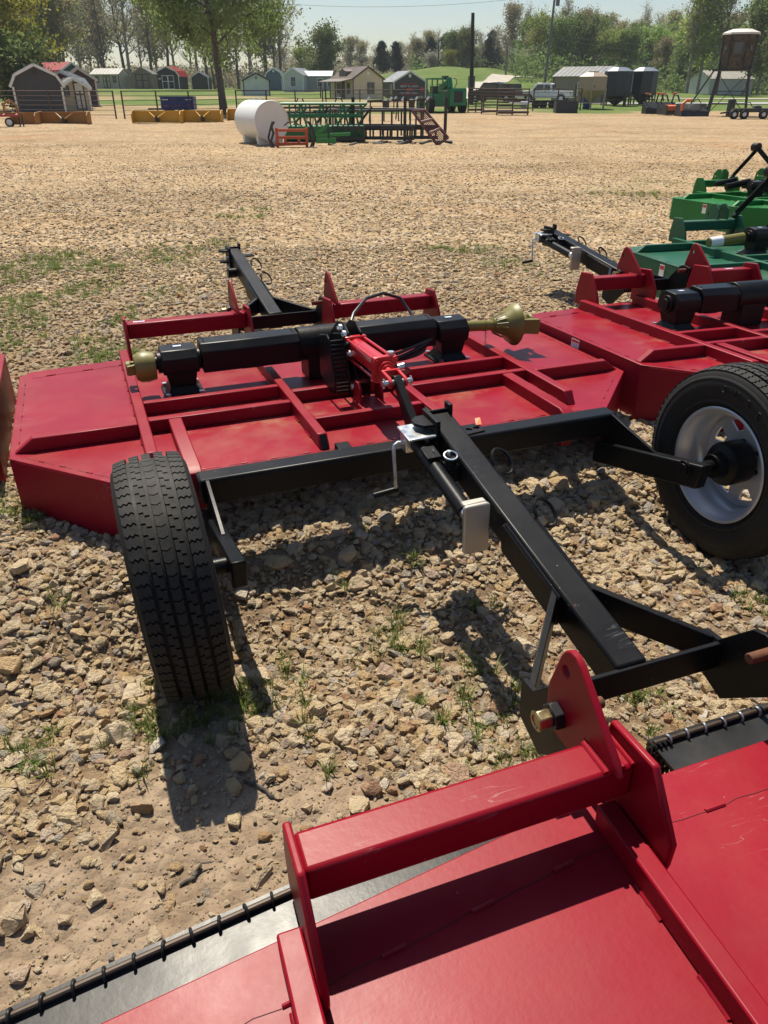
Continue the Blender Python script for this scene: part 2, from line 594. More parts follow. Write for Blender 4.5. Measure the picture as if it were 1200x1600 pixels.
def sand_mask(x, y):
    """bare sandy soil in front of the near tyre, in survey units"""
    u = np.asarray(x) / S; w = np.asarray(y) / S
    wob = (vnoise(u * 4, w * 4, 11) - .5) * .30 + (vnoise(u * 13, w * 13, 12) - .5) * .12
    d1 = np.hypot((u + .36) / .36, (w - 1.18) / .30)
    d2 = np.hypot((u + .50) / .62, (w - .80) / .36)
    d3 = np.hypot((u + .52) / .13, (w - 1.62) / .25)
    d = np.minimum(np.minimum(d1, d2), d3)
    return 1 - sst((d + wob - .8) / .4)

def grass_mask(x, y):
    """thin grass coming through the gravel"""
    x = np.asarray(x, float); y = np.asarray(y, float)
    m = np.zeros(np.broadcast(x, y).shape)
    for (u, v, rx, ry, a) in ((95, 415, .75, .8, 1), (60, 470, .8, .6, .8), (130, 500, .5, .45, 1), (40, 545, .6, .3, .9), (150, 555, .45, .3, 1), (235, 400, .6, .55, .8), (330, 385, .5, .4, .5),
                              (715, 388, .5, .5, .9), (790, 408, .35, .35, .8), (380, 335, .5, .6, .6), (880, 420, .5, .4, .45), (1030, 285, .9, .9, .6), (560, 240, 1.6, 1.2, .4), (20, 500, .6, .6, .9),
                              (100, 450, 1.2, 1.4, .6), (980, 300, 1, 1, .4)):
        p = at(u, v, .21)
        d = np.hypot((x - p.x) / (rx * 1.1), (y - p.y) / (ry * 1.25))
        m = np.maximum(m, a * (1 - sst((d - .35) / .75)))
    return m * sst((vnoise(x * 2.6, y * 2.6, 21) * .6 + vnoise(x * 7, y * 7, 22) * .4 - .36) / .22)

lawn = sst((GY - 58 - (vnoise(GX * .2, GY * .2, 31) - .5) * 5) / 5)
dirt_in = sst((vnoise(GX * .11, GY * .11, 33) - .42) / .18) * (1 - sst((GY - 96) / 18)) * (1 - sst((GX - 8) / 6))
lawn = lawn * (1 - .85 * dirt_in)
lawn = np.where((GX > 18), sst((GY - 62) / 3), lawn)
gmask = grass_mask(GX, GY)
for nm, arr in (('lawn', lawn), ('sand', sand_mask(GX, GY)), ('weed', gmask), ('loose', 1 - sst((GY - 3.2) / 4.5))):
    a = me.attributes.new(nm, 'FLOAT', 'POINT')
    a.data.foreach_set('value', arr.ravel().astype(np.float32))

m, nt, b = newmat('ground_soil_gravel_lawn')
geo = N(nt, 'ShaderNodeNewGeometry')
P = geo.outputs['Position']
def attr(nm):
    a = N(nt, 'ShaderNodeAttribute'); a.attribute_name = nm
    return a.outputs['Fac']
# broken limestone: cells of several sizes
def cells(scale, lo, hi):
    vo = N(nt, 'ShaderNodeTexVoronoi', Scale=scale)
    nt.links.new(P, vo.inputs['Vector'])
    sp = N(nt, 'ShaderNodeSeparateColor')
    nt.links.new(vo.outputs['Color'], sp.inputs[0])
    return vo, ramp(nt, sp.outputs[0], [(0, lo), (.35, tuple((p + q) / 2 for p, q in zip(lo, hi))), (.8, hi), (1, (.56, .49, .40))])
v1, c1 = cells(20.0, (.21, .14, .076), (.53, .395, .245))
v2, c2 = cells(7.0, (.27, .185, .105), (.53, .405, .255))
cc = mix(nt, .38, c1.outputs[0], c2.outputs[0])
edge = ramp(nt, v1.outputs['Distance'], [(.3, 1.0), (.75, .62)])
cc = mix(nt, .75, cc, edge.outputs[0], 'MULTIPLY')
# worn lanes and damp streaks running across the yard
mpl = nt.nodes.new('ShaderNodeMapping'); mpl.inputs['Scale'].default_value = (.06, .42, 1); mpl.inputs['Rotation'].default_value = (0, 0, .12)
nt.links.new(P, mpl.inputs[0])
lane = noise(nt, mpl.outputs[0], 1.0, 7, .62)
lr = ramp(nt, lane.outputs[0], [(.33, (.80, .74, .66)), (.5, (1, 1, 1)), (.66, (1.06, 1.03, .98))])
cc = mix(nt, .85, cc, lr.outputs[0], 'MULTIPLY')
big = noise(nt, P, .35, 6, .6)
cl = ramp(nt, big.outputs[0], [(.3, (.74, .67, .58)), (.5, (.98, .95, .90)), (.72, (1.12, 1.02, .88))])
cc = mix(nt, .8, cc, cl.outputs[0], 'MULTIPLY')
red = noise(nt, P, .12, 5, .6)
rm = ramp(nt, red.outputs[0], [(.56, 0.0), (.7, .55)])
cc = mix(nt, rm.outputs[0], cc, (.40, .22, .115))
# darker soil colour between the loose stones close by
soil = noise(nt, P, 14, 6, .7)
soilc = ramp(nt, soil.outputs[0], [(.3, (.13, .085, .05)), (.7, (.28, .195, .12))])
cc = mix(nt, attr('loose'), cc, soilc.outputs[0])
# sandy soil
s1 = noise(nt, P, 9, 8, .7)
sandc = ramp(nt, s1.outputs[0], [(.25, (.16, .11, .07)), (.5, (.285, .21, .142)), (.75, (.38, .29, .205))])
s2 = N(nt, 'ShaderNodeTexVoronoi', Scale=75.0)
nt.links.new(P, s2.inputs['Vector'])
pit = ramp(nt, s2.outputs['Distance'], [(.12, .55), (.3, 1.0)])
sandc2 = mix(nt, .8, sandc.outputs[0], pit.outputs[0], 'MULTIPLY')
cc = mix(nt, attr('sand'), cc, sandc2)
# weeds tint
gn = noise(nt, P, 6, 6, .7)
gc = ramp(nt, gn.outputs[0], [(.3, (.05, .075, .018)), (.7, (.13, .17, .05))])
wm = N(nt, 'ShaderNodeMath', operation='MULTIPLY'); wm.inputs[1].default_value = .45
nt.links.new(attr('weed'), wm.inputs[0])
cc = mix(nt, wm.outputs[0], cc, gc.outputs[0])
# lawn
l1 = noise(nt, P, .25, 8, .7)
l2 = noise(nt, P, 5.0, 6, .75)
lc = ramp(nt, l1.outputs[0], [(.3, (.075, .125, .024)), (.5, (.115, .17, .038)), (.72, (.19, .195, .075))])
lv = ramp(nt, l2.outputs[0], [(.3, .65), (.7, 1.2)])
lc2 = mix(nt, .9, lc.outputs[0], lv.outputs[0], 'MULTIPLY')
cc = mix(nt, attr('lawn'), cc, lc2)
nt.links.new(cc, b.inputs['Base Color'])
b.inputs['Roughness'].default_value = .95
b.inputs['Specular IOR Level'].default_value = .15
hh = N(nt, 'ShaderNodeMath', operation='MULTIPLY_ADD')
nt.links.new(v1.outputs['Distance'], hh.inputs[0]); hh.inputs[1].default_value = -1.0
nt.links.new(s1.outputs[0], hh.inputs[2])
bump(nt, b, hh.outputs[0], .8, .03)
M['ground'] = m
me.materials.append(m)
ground = bpy.data.objects.new('ground', me)
COL.objects.link(ground)
tag(ground, kind='structure')

def strip(name, pts, width, mat, lift=.02, step=1.5):
    """a road draped on the ground along a polyline"""
    P_ = []
    for (a, b_) in zip(pts[:-1], pts[1:]):
        a = Vector(a); b_ = Vector(b_)
        n = max(1, int((b_ - a).length / step))
        P_ += [a.lerp(b_, k / n) for k in range(n)]
    P_.append(Vector(pts[-1]))
    mb = MB()
    vs = []; fs = []
    for i, p in enumerate(P_):
        d = (P_[min(i + 1, len(P_) - 1)] - P_[max(i - 1, 0)])
        nrm = Vector((-d.y, d.x)).normalized()
        for k in range(5):
            q = Vector((p.x, p.y)) + nrm * width * (k / 4 - .5)
            vs.append((q.x, q.y, Gs(q.x, q.y) + lift))
        if i:
            for k in range(4):
                n0 = (i - 1) * 5 + k
                fs.append((n0, n0 + 1, n0 + 6, n0 + 5))
    mb.add(vs, fs)
    o = mb.build(name, mat)
    tag(o, kind='structure')
    return o

M['asphalt'] = simple('pale_road', (.30, .30, .29), .9, var=.12, nscale=.6)
M['drive'] = simple('pale_driveway', (.42, .38, .32), .95, var=.15, nscale=.4)
strip('road', [(at(700, 171, .2).x + 6, 78), (at(950, 171, .2).x, 77), (60, 74), (140, 70)], 5.0, M['asphalt'], .05)
q = [pz(u, v, Y) for (u, v, Y) in ((735, 140, 92), (745, 133, 108), (765, 128, 120), (787, 125, 135), (805, 124, 140), (840, 127, 140))]
strip('driveway', [(p.x, p.y) for p in q], 3.2, M['drive'], .08)
strip('track', [(30, 100), (45, 100), (62, 98), (85, 98)], 2.6, M['drive'], .06)
# ------------------------------------------------------------------ rotary cutters
def holed(mb, poly, holes, ax, a, b):
    """polygon with round holes, extruded along ax"""
    bm = bmesh.new()
    loops = [poly] + [[(cx + r * math.cos(2 * math.pi * k / 14), cy + r * math.sin(2 * math.pi * k / 14)) for k in range(14)] for cx, cy, r in holes]
    es = []; vl = []
    for lp in loops:
        vs = [bm.verts.new((p[0], p[1], 0)) for p in lp]
        vl.append(vs)
        es += [bm.edges.new((vs[i], vs[(i + 1) % len(vs)])) for i in range(len(vs))]
    bmesh.ops.triangle_fill(bm, use_beauty=True, edges=es, normal=(0, 0, 1))
    bm.verts.index_update()
    pts = [(v.co.x, v.co.y) for v in bm.verts]
    tris = [tuple(v.index for v in f.verts) for f in bm.faces]
    idl = [[v.index for v in vs] for vs in vl]
    bm.free()
    n = len(pts)
    def P(p, t):
        q = list(p); q.insert(ax, t); return q
    vs = [P(p, a) for p in pts] + [P(p, b) for p in pts]
    fs = list(tris) + [tuple(i + n for i in t[::-1]) for t in tris]
    for lp in idl:
        m_ = len(lp)
        fs += [(lp[i], lp[(i + 1) % m_], n + lp[(i + 1) % m_], n + lp[i]) for i in range(m_)]
    mb.add(vs, fs)

def mir(poly):
    return [(-x, y) for x, y in poly][::-1]

D_, T_ = .40, .455

def tread_blocks(mb, Rt):
    """raised tread: five ribs of interlocking blocks"""
    NB = 70
    pitch = 2 * math.pi / NB
    def crown(x): return Rt - .010 * (abs(x) / .085) ** 2.2
    ribs = [(-.089, -.0555, 'w'), (-.0450, -.0210, 'n'), (-.0115, .0115, 'c'), (.0210, .0450, 'n'), (.0555, .089, 'w')]
    for ri, (x0, x1, kind) in enumerate(ribs):
        for k in range(NB):
            a = (k + .37 * ri) * pitch
            if kind == 'w':
                xs = np.linspace(x0, x1, 6); off = [0, .22, .02, .24, .05, .26]
                if x0 > 0: off = off[::-1]
                frac = .80
            elif kind == 'n':
                xs = np.array([x0, x0 + (x1 - x0) * .45, x0 + (x1 - x0) * .5, x1]); off = [0, .02, .36, .38]; frac = .83
            else:
                xs = np.array([x0, (x0 + x1) / 2, x1]); off = [0, .16, 0]; frac = .90
            front = [(x, a + o * pitch) for x, o in zip(xs, off)]
            back = [(x, a + (o + frac) * pitch) for x, o in zip(xs, off)]
            m_ = len(xs)
            vs = []
            for dr in (-.016, 0):
                for lst in (front, back):
                    for (x, t) in lst:
                        r = crown(x) + dr
                        vs.append((x, r * math.cos(t), r * math.sin(t)))
            fs = []
            for i in range(m_ - 1):
                fs.append((2 * m_ + i, 2 * m_ + i + 1, 3 * m_ + i + 1, 3 * m_ + i))
                fs.append((i, i + 1, 2 * m_ + i + 1, 2 * m_ + i))
                fs.append((m_ + i, m_ + i + 1, 3 * m_ + i + 1, 3 * m_ + i))
            fs.append((0, m_, 3 * m_, 2 * m_))
            fs.append((m_ - 1, 2 * m_ - 1, 4 * m_ - 1, 3 * m_ - 1))
            mb.add(vs, fs)

def wheel(parent, loc, Rt, side, key, letters=False):
    """side = +1: right-hand wheel, inner face towards -x"""
    w = bpy.data.objects.new('wheel', None)
    COL.objects.link(w); w.parent = parent; w.location = loc
    def tyre(mb):
        q = Rt / .35
        prof = [(-.060, .200), (-.076, .206), (-.092, .232), (-.1005, .262), (-.1035, .282), (-.101, .302), (-.097, .316), (-.094, .322), (-.091, .330), (-.086, .3355),
                (-.052, .3345), (0, .3350), (.052, .3345), (.086, .3355), (.091, .330), (.094, .322), (.097, .316), (.101, .302), (.1035, .282), (.1005, .262), (.092, .232), (.076, .206), (.060, .200), (.04, .195), (-.04, .195)]
        mb.lathe([(t, r * q) for t, r in prof], 0, 72, closed=True)
        # raised rings on the sidewalls
        for sx in (-1, 1):
            mb.lathe([(sx * .094, .226 * q), (sx * .0965, .229 * q), (sx * .0965, .233 * q), (sx * .094, .237 * q)], 0, 72)
            mb.lathe([(sx * .0985, .306 * q), (sx * .1015, .309 * q), (sx * .1005, .313 * q), (sx * .097, .317 * q)], 0, 72)
    ty = part('tyre', 'tyre' + key, tyre, M['rubber'], w, smooth=40)
    part('tread', 'tread' + key, lambda mb: tread_blocks(mb, Rt), M['rubber'], w, smooth=25)
    def rim(mb):
        s_ = -side
        prof = [(s_ * .086, .211), (s_ * .089, .207), (s_ * .086, .2), (s_ * .078, .196), (s_ * .066, .190), (s_ * .05, .176), (s_ * .02, .170), (s_ * -.03, .170), (s_ * -.05, .178), (s_ * -.07, .192), (s_ * -.084, .205), (s_ * -.088, .205), (s_ * -.082, .197), (s_ * -.06, .185)]
        q = Rt / .35
        mb.lathe([(t, r * q) for t, r in prof], 0, 56)
    rm = part('rim', 'rim' + key + str(side), rim, M['rim'], w, smooth=30)
    def disc(mb):
        x0, x1 = side * .028, side * .036
        for a, b_ in ((.055, .108), (.150, .178)):
            n = 48
            for k in range(n):
                t0, t1 = 2 * math.pi * k / n, 2 * math.pi * (k + 1) / n
                xa = lambda r: (x0 + side * .012 * (1 - (r - .05) / .13))
                q = []
                for xx in (0, side * .008):
                    for (r, t) in ((a, t0), (b_, t0), (b_, t1), (a, t1)):
                        q.append((xa(r) + xx, r * math.cos(t), r * math.sin(t)))
                mb.hexa(q[:4], q[4:])
        for k in range(8):
            t = 2 * math.pi * k / 8
            for (ta, tb) in ((-.24, .24),):
                n = 3
                for j in range(n):
                    u0 = ta + (tb - ta) * j / n; u1 = ta + (tb - ta) * (j + 1) / n
                    q = []
                    for xx in (0, side * .008):
                        for (r, tt, ww) in ((.107, u0, 1.15), (.151, u0, .72), (.151, u1, .72), (.107, u1, 1.15)):
                            xa = x0 + side * .012 * (1 - (r - .05) / .13)
                            q.append((xa + xx, r * math.cos(t + tt * ww), r * math.sin(t + tt * ww)))
                    mb.hexa(q[:4], q[4:])
    part('wheel_disc', 'disc' + key + str(side), disc, M['rim'], w, smooth=30)
    def hub(mb):
        s_ = -side
        mb.lathe([(s_ * -.03, .0), (s_ * -.03, .07), (s_ * -.02, .078), (s_ * .055, .080), (s_ * .065, .074), (s_ * .075, .05), (s_ * .11, .042), (s_ * .11, 0)], 0, 28)
        for k in range(6):
            t = 2 * math.pi * k / 6 + .3
            mb.tube((s_ * -.055, .07 * math.cos(t), .07 * math.sin(t)), (s_ * -.02, .07 * math.cos(t), .07 * math.sin(t)), .009, n=6)
    part('hub', 'hub' + key + str(side), hub, M['black_dull'], w)
    if letters:
        word = 'SURETRAC'
        q = Rt / .35
        for i, ch in enumerate(word):
            kk = 'ltr' + ch
            if kk not in _cache:
                _cache[kk] = text_mesh(ch, .036, .002)
            lt = mobj('letter', _cache[kk], M['rubber_letter'], w)
            ang = R(-4) + R(11.5) * i        # clockwise from the top, seen from inside the machine
            r = .278 * q
            # inner face looks towards -x (right wheel): right in view = -y
            up = Vector((0, -math.sin(ang), math.cos(ang)))
            rt = Vector((0, -math.cos(ang), -math.sin(ang)))
            nn = rt.cross(up)
            mt = Matrix((rt, up, nn)).transposed().to_4x4()
            mt.translation = Vector((-.1050, 0, 0)) + up * r
            lt.matrix_local = mt
    return w

def decal(parent, loc, w, h, key, rot=(0, 0, 0)):
    o = part('warning_sticker', 'stk' + key, lambda mb: mb.cbox((0, 0, 0), (w, h, .0012)), M['label'], parent)
    o.location = loc; o.rotation_euler = rot
    p = part('printed_band', 'stkb' + key, lambda mb: mb.cbox((0, h * .28, .0009), (w * .86, h * .28, .0008)), M['label_blue'] if 'b' in key else M['label_red'], o if parent.parent is None else parent)
    if parent.parent is not None: p.location = loc; p.rotation_euler = rot
    return o

def cutter(pose, label, group, paint, beam_paint, W=1.365, xo=.841, gx=.66, cat='rotary cutter', tongue=True, jack=False, rings=False, wheels=True, style='pull', zb=.1, letters=False, ident='10', deck_paint=None):
    x, y, z, th, pi_, ro = pose
    root = empty('rotary_cutter', (x * S, y * S, z * S), 0, label, cat, group, S)
    root.rotation_euler = (R(pi_), R(ro), R(th))
    K = ident + '_'
    L1i, L1o = xo + .009, xo + .051
    Cx = W - .381
    yA, yB, yC = .59, -.436, -.827
    bv = .0045
    def P(name, key, fn, mat, parent=root, bevel=bv, smooth=35):
        return part(name, K + key, fn, mat, parent, bevel, smooth)
    outline = [(-W, .575), (-W, yB), (-Cx, yC), (Cx, yC), (W, yB), (W, .575), (W - .045, .636), (.3, .755), (-.3, .755), (-W + .045, .636)]
    deck = P('deck_plate', 'deck', lambda mb: mb.prism(outline, 2, D_ - .006, D_), deck_paint or paint)
    # skirts, one wall per side
    ring = outline
    names = ['side_skirt', 'corner_skirt', 'rear_skirt', 'corner_skirt', 'side_skirt', 'corner_skirt', 'front_skirt', 'front_skirt', 'front_skirt', 'corner_skirt']
    cen = Vector((0, 0))
    for i in range(10):
        if i == 2: continue                      # the rear is open
        a = Vector(ring[i]); b_ = Vector(ring[(i + 1) % 10])
        d = (b_ - a).normalized(); nrm = Vector((-d.y, d.x))       # inward (outline runs counter-clockwise)
        a2 = a + nrm * .009; b2 = b_ + nrm * .009
        q = [(a + nrm * .001), (b_ + nrm * .001), b2, a2]
        P(names[i], 'skirt%d' % i, lambda mb, q=q: mb.prism([(v.x, v.y) for v in q], 2, zb, D_ - .0062), paint, deck)
    # skip-weld seam along the rim of the deck
    def seam(mb):
        for i in (0, 1, 2, 3, 4):
            a = Vector(ring[i]); b_ = Vector(ring[(i + 1) % 10])
            d = (b_ - a).normalized(); nrm = Vector((-d.y, d.x)); L = (b_ - a).length
            t = .05
            while t < L - .09:
                ln = .055 + .02 * math.sin(t * 37 + i)
                p = a + d * t + nrm * .03; q = a + d * (t + ln) + nrm * .03
                mb.bar((p.x, p.y, D_ + .0004), (q.x, q.y, D_ + .0004), .0022, .001)
                t += ln + .028
    P('weld_seam', 'seam', seam, M['seam'], deck, 0)['kind'] = 'stuff'
    def beads(mb):
        r2 = random.Random(5)
        for i in (0, 1, 2, 3, 4):
            a = Vector(ring[i]); b_ = Vector(ring[(i + 1) % 10])
            d = (b_ - a).normalized(); nrm = Vector((-d.y, d.x)); L = (b_ - a).length
            t = .12
            while t < L - .09:
                p = a + d * t + nrm * .03; q = a + d * (t + .024) + nrm * .031
                mb.tube((p.x, p.y, D_), (q.x, q.y, D_), .0035, n=6)
                t += r2.uniform(.1, .16)
    P('weld_bead', 'beads', beads, paint, deck, 0)['kind'] = 'stuff'
    # ribs on top of the deck
    def rib_fa(xa, xb, yn, yf):
        def fn(mb): mb.prism([(yn, D_), (yn + .035, T_), (yf, T_), (yf, D_)], 0, xa, xb)
        return fn
    for s in (-1, 1):
        xs = sorted((s * L1i, s * L1o))
        P('rib', 'L1%d' % s, rib_fa(xs[0], xs[1], -.735, .664), paint)
        xs = sorted((s * .233, s * .272))
        P('rib', 'L2%d' % s, rib_fa(xs[0], xs[1], -.795, .70), paint)
        for nm, yc in (('c1', -.171), ('c2', -.383)):
            xs = sorted((s * .2722, s * (L1i - .0002)))
            P('rib', nm + str(s), lambda mb, xs=xs, yc=yc: mb.box(xs[0], xs[1], yc, yc + .036, D_, T_ - .002), paint)
        P('rib', 'g%d' % s, lambda mb, s=s: mb.prism([(s * (L1o + .0002), D_), (s * (L1o + .0002), T_ - .001), (s * (W - .09), T_ - .001), (s * (W - .018), D_)], 1, -.404, -.366), paint)
        xm = (xo + .051) * .84
        xs = sorted((s * (xm - .026), s * (xm + .026)))
        P('axle_ear', 'e%d' % s, lambda mb, xs=xs: mb.prism([(-.3826, D_), (-.3826, T_ - .004), (-.86, T_ - .004), (-.895, T_ - .02), (-.903, .40), (-.903, .30), (-.838, .29), (-.838, .388), (-.8272, .4)], 0, xs[0], xs[1]), paint)
        P('bolt', 'eb%d' % s, lambda mb, xm=xm, s=s: (mb.tube((s * (xm - .05), -.87, .325), (s * (xm + .05), -.87, .325), .011, n=6)), M['zinc'])
    # fillet welds along the foot of the long ribs, and black insets painting the shade inside the inner ones' open ends
    r9 = random.Random(17)
    for s in (-1, 1):
        for j, xx in enumerate((L1i - .001, L1o + .001, .232, .273)):
            P('weld_bead', 'rw%d%d' % (s, j), lambda mb, xx=xx, s=s: [mb.path([(s * xx + r9.gauss(0, .0006), yy + t, D_ + .001) for t in np.linspace(0, .07, 9)], .0042, 6) for yy in np.arange(-.66, .56, .165)], paint, deck, 0)['kind'] = 'stuff'
        P('tube_end_shade', 'te%d' % s, lambda mb, s=s: mb.prism([(-.7958, D_ + .004), (-.7643, T_ - .007), (-.766, T_ - .004), (-.7985, D_ + .004)], 0, s * .240, s * .265), M['black_dull'], root, 0)
    P('pivot_bracket', 'pvb', lambda mb: mb.prism([(-.90, .36), (-.90, .435), (-.83, .44), (-.828, .36)], 0, -.228, -.175), M['black'], root)
    P('rib', 'cc1', lambda mb: mb.box(-.2328, .2328, -.26, -.224, D_, T_ - .003), paint)
    P('rib', 'cc2', lambda mb: mb.box(-.2328, .2328, -.60, -.564, D_, T_ - .003), paint)
    P('rib', 'cc3', lambda mb: mb.box(-L1i + .001, L1i - .001, .50, .536, D_, T_ - .004), paint) if style != 'pull' else None
    # hitch frames
    outer = [(.545, .41), (.54, .445), (.563, .505), (.642, .612), (.748, .604), (.775, .50), (.775, .41)]
    inner = [(.56, .41), (.553, .444), (.55, .50), (.625, .617), (.75, .608), (.775, .50), (.775, .41)]
    lug = [(.648, .577), (.662, .60), (.792, .715), (.81, .725), (.83, .724), (.846, .712), (.856, .695), (.888, .60), (.888, .50), (.752, .50), (.752, .577)]
    for s in (-1, 1):
        hf = bpy.data.objects.new('hitch_frame', None); COL.objects.link(hf); hf.parent = root
        P('end_plate', 'op%d' % s, lambda mb, s=s: mb.prism(outer, 0, s * (xo - .006), s * (xo + .0085)), beam_paint, hf)
        P('end_plate', 'ip%d' % s, lambda mb, s=s: mb.prism(inner, 0, s * .2145, s * .2295), beam_paint, hf)
        P('beam', 'bm%d' % s, lambda mb, s=s: mb.box(*sorted((s * .2297, s * (xo - .0062))), .666, .746, .50, .578), beam_paint, hf, .009)
        P('weld_bead', 'bw%d' % s, lambda mb, s=s: (mb.tube((s * .2545, .668, .578), (s * .2545, .744, .578), .006, n=8), mb.tube((s * .288, .668, .578), (s * .288, .744, .578), .006, n=8), mb.tube((s * .2335, .668, .5785), (s * .2335, .744, .5785), .005, n=8)), beam_paint, hf, 0)
        if style == 'pull':
            P('pin_lug', 'lg%d' % s, lambda mb, s=s: holed(mb, lug, [(.835, .672, .0125)], 0, s * .264, s * .279), beam_paint, hf, .003)
            pin = P('hitch_pin', 'pn%d' % s, lambda mb, s=s: mb.tube((s * .180, .842, .555), (s * .30, .842, .555), .0125, n=12), M['rust'], root, .002)
            P('nut', 'nt%d' % s, lambda mb, s=s: (mb.tube((s * .300, .842, .555), (s * .328, .842, .555), .0205, n=6), mb.lathe([(s * .3285, .0215), (s * .331, .018), (s * .331, .0135), (s * .320, .0135)], 0, 18, c=(0, .842, .555))), M['brass'], pin, .002)
            P('washer', 'ws%d' % s, lambda mb, s=s: mb.tube((s * .2795, .842, .555), (s * .2998, .842, .555), .030, n=6), M['steelplate'], pin, .002)
        else:
            for k, xx in enumerate((.30, .395)):
                l2 = [(.69, .577), (.70, .66), (.75, .70), (.80, .69), (.845, .64), (.86, .577), (.86, .50), (.752, .50), (.752, .577)]
                P('pin_lug', 'lg%d%d' % (s, k), lambda mb, s=s, xx=xx: holed(mb, l2, [(.82, .61, .012)], 0, s * xx, s * (xx + .012)), beam_paint, hf, .002)
    # tongue with its A-frame
    if tongue and style == 'pull':
        tg = bpy.data.objects.new('tongue', None); COL.objects.link(tg); tg.parent = root
        pl = [(.80, .575), (.865, .585), (.90, .575), (.985, .482), (1.035, .478), (1.035, .37), (.94, .335), (.815, .45)]
        for s in (-1, 1):
            P('pivot_plate', 'pp%d' % s, lambda mb, s=s: mb.prism(pl, 0, s * .238, s * .252), M['black'], tg, .002)
            P('diagonal_brace', 'db%d' % s, lambda mb, s=s: mb.hexa([(s * .236, 1.00, .405), (s * .248, 1.012, .405), (s * .0475, 1.262, .44), (s * .0475, 1.235, .43)],
                                                                       [(s * .236, 1.00, .478), (s * .248, 1.012, .478), (s * .0475, 1.262, .522), (s * .0475, 1.235, .516)]), M['black'], tg, .002)
            P('side_plate', 'sp%d' % s, lambda mb, s=s: mb.prism([(1.225, .43), (1.225, .5125), (1.53, .5625), (1.545, .545), (1.53, .475)], 0, s * .0418, s * .0535), M['black'], tg, .003)
            P('weld_bead', 'tw%d' % s, lambda mb, s=s: mb.path([(s * .047, 1.225 + .30 * k / 24, .5150 + .050 * k / 24 + .0012 * (k % 2)) for k in range(25)], .0045, 6), M['black'], tg, 0)
        P('cross_bar', 'cb', lambda mb: mb.box(-.2378, .2378, .972, .986, .405, .479), M['black'], tg, .003)
        P('tube_beam', 'tb', lambda mb: mb.bar((0, .988, .438), (0, 2.13, .622), .083, .096), M['black'], tg, .008)
        P('end_cap', 'ec', lambda mb: (mb.bar((0, 2.131, .622), (0, 2.14, .6235), .088, .115), mb.box(.03, .044, 2.10, 2.145, .66, .70), mb.box(-.044, -.036, 2.10, 2.145, .66, .69)), M['black'], tg, .003)
        def clev(mb):
            for zz in (.672, .60):
                poly = [(-.045, 2.02), (-.09, 2.03), (-.112, 2.06), (-.112, 2.09), (-.09, 2.115), (-.045, 2.12)]
                mb.prism(poly, 2, zz - .012, zz)
            mb.box(-.058, -.0425, 2.0, 2.13, .545, .69)
        P('clevis', 'cl', clev, M['black'], tg, .002)
        for k, zz in enumerate((.63, .57)): P('bolt', 'clb%d' % k, lambda mb, zz=zz: mb.tube((-.075, 2.03, zz), (-.058, 2.03, zz), .011, n=6), M['zinc'], tg, 0)
        for k, (yy, zz) in enumerate(((1.53, .535), (1.80, .575))):
            P('hose_ring', 'hr%d' % k, lambda mb, yy=yy, zz=zz: mb.path([(.047 + .033 * (1 - math.cos(t)), yy + .010 * math.sin(t) * 3.0, zz + .038 + .03 * math.sin(t) * 0.2 + .026 * math.sin(t + .4)) for t in np.linspace(-.4, 2 * math.pi - 1.4, 18)], .0055, 8), M['black_dull'], tg, 0)
        P('light_bracket', 'lb', lambda mb: holed(mb, [(.0425, 1.985), (.115, 1.995), (.115, 2.06), (.0425, 2.06)], [(.068, 2.022, .011), (.096, 2.024, .011)], 2, .628, .636), M['black'], tg, .001)
        if jack:
            jk = bpy.data.objects.new('jack', None); COL.objects.link(jk); jk.parent = root
            P('orange_tag', 'ot', lambda mb: mb.hexa([(.10, 2.035, .640), (.118, 2.03, .641), (.124, 2.055, .655), (.108, 2.062, .652)], [(.10, 2.035, .6415), (.118, 2.03, .6425), (.124, 2.055, .6565), (.108, 2.062, .6535)]), M['orange_tag'], tg, 0)
            P('jack_tube', 'jt', lambda mb: mb.tube((-.105, 1.66, .545), (-.105, 2.045, .600), .0265, n=24), M['black'], jk, .002)
            P('inner_tube', 'ji', lambda mb: mb.tube((-.105, 1.60, .536), (-.105, 1.665, .546), .021, n=20), M['zinc'], jk, 0)
            def foot(mb):
                pts = [(-.105 + .036 * math.cos(t) * (1.0), .535 + .005 + .075 * math.copysign(min(1, abs(math.sin(t)) ** .35), math.sin(t))) for t in np.linspace(0, 2 * math.pi, 28, endpoint=False)]
                pts = [(-.145, .455), (-.145, .60), (-.138, .607), (-.070, .607), (-.063, .60), (-.063, .455), (-.072, .447), (-.136, .447)]
                mb.prism(pts, 1, 1.585, 1.600)
                mb.prism([(-.140, .592), (-.140, .606), (-.068, .606), (-.068, .592)], 1, 1.6002, 1.628)
            P('foot_plate', 'jf', foot, M['footplate'], jk, .005)
            P('head_cap', 'jh', lambda mb: (mb.box(-.148, -.062, 2.046, 2.10, .575, .636), mb.bar((-.105, 2.0, .639), (-.105, 2.115, .644), .098, .008)), M['zinc'], jk, .003)
            P('crank_arm', 'jc', lambda mb: mb.path([(-.13, 2.078, .60), (-.165, 2.078, .604), (-.178, 2.074, .598), (-.183, 2.068, .584), (-.186, 2.05, .47), (-.186, 2.048, .452)], .0065, 10), M['zinc'], jk, 0)
            P('crank_handle', 'jg', lambda mb: mb.tube((-.178, 2.048, .447), (-.262, 2.06, .432), .0105, n=14), M['black_dull'], jk, .002)
            def collar(mb):
                mb.bar((-.105, 1.90, .612), (-.105, 1.968, .622), .048, .010)
                mb.box(-.082, -.0425, 1.84, 1.90, .55, .60)
                mb.tube((-.066, 1.865, .60), (-.066, 1.865, .625), .019, n=18)
            P('mount_collar', 'jm', collar, M['black'], jk, .002)
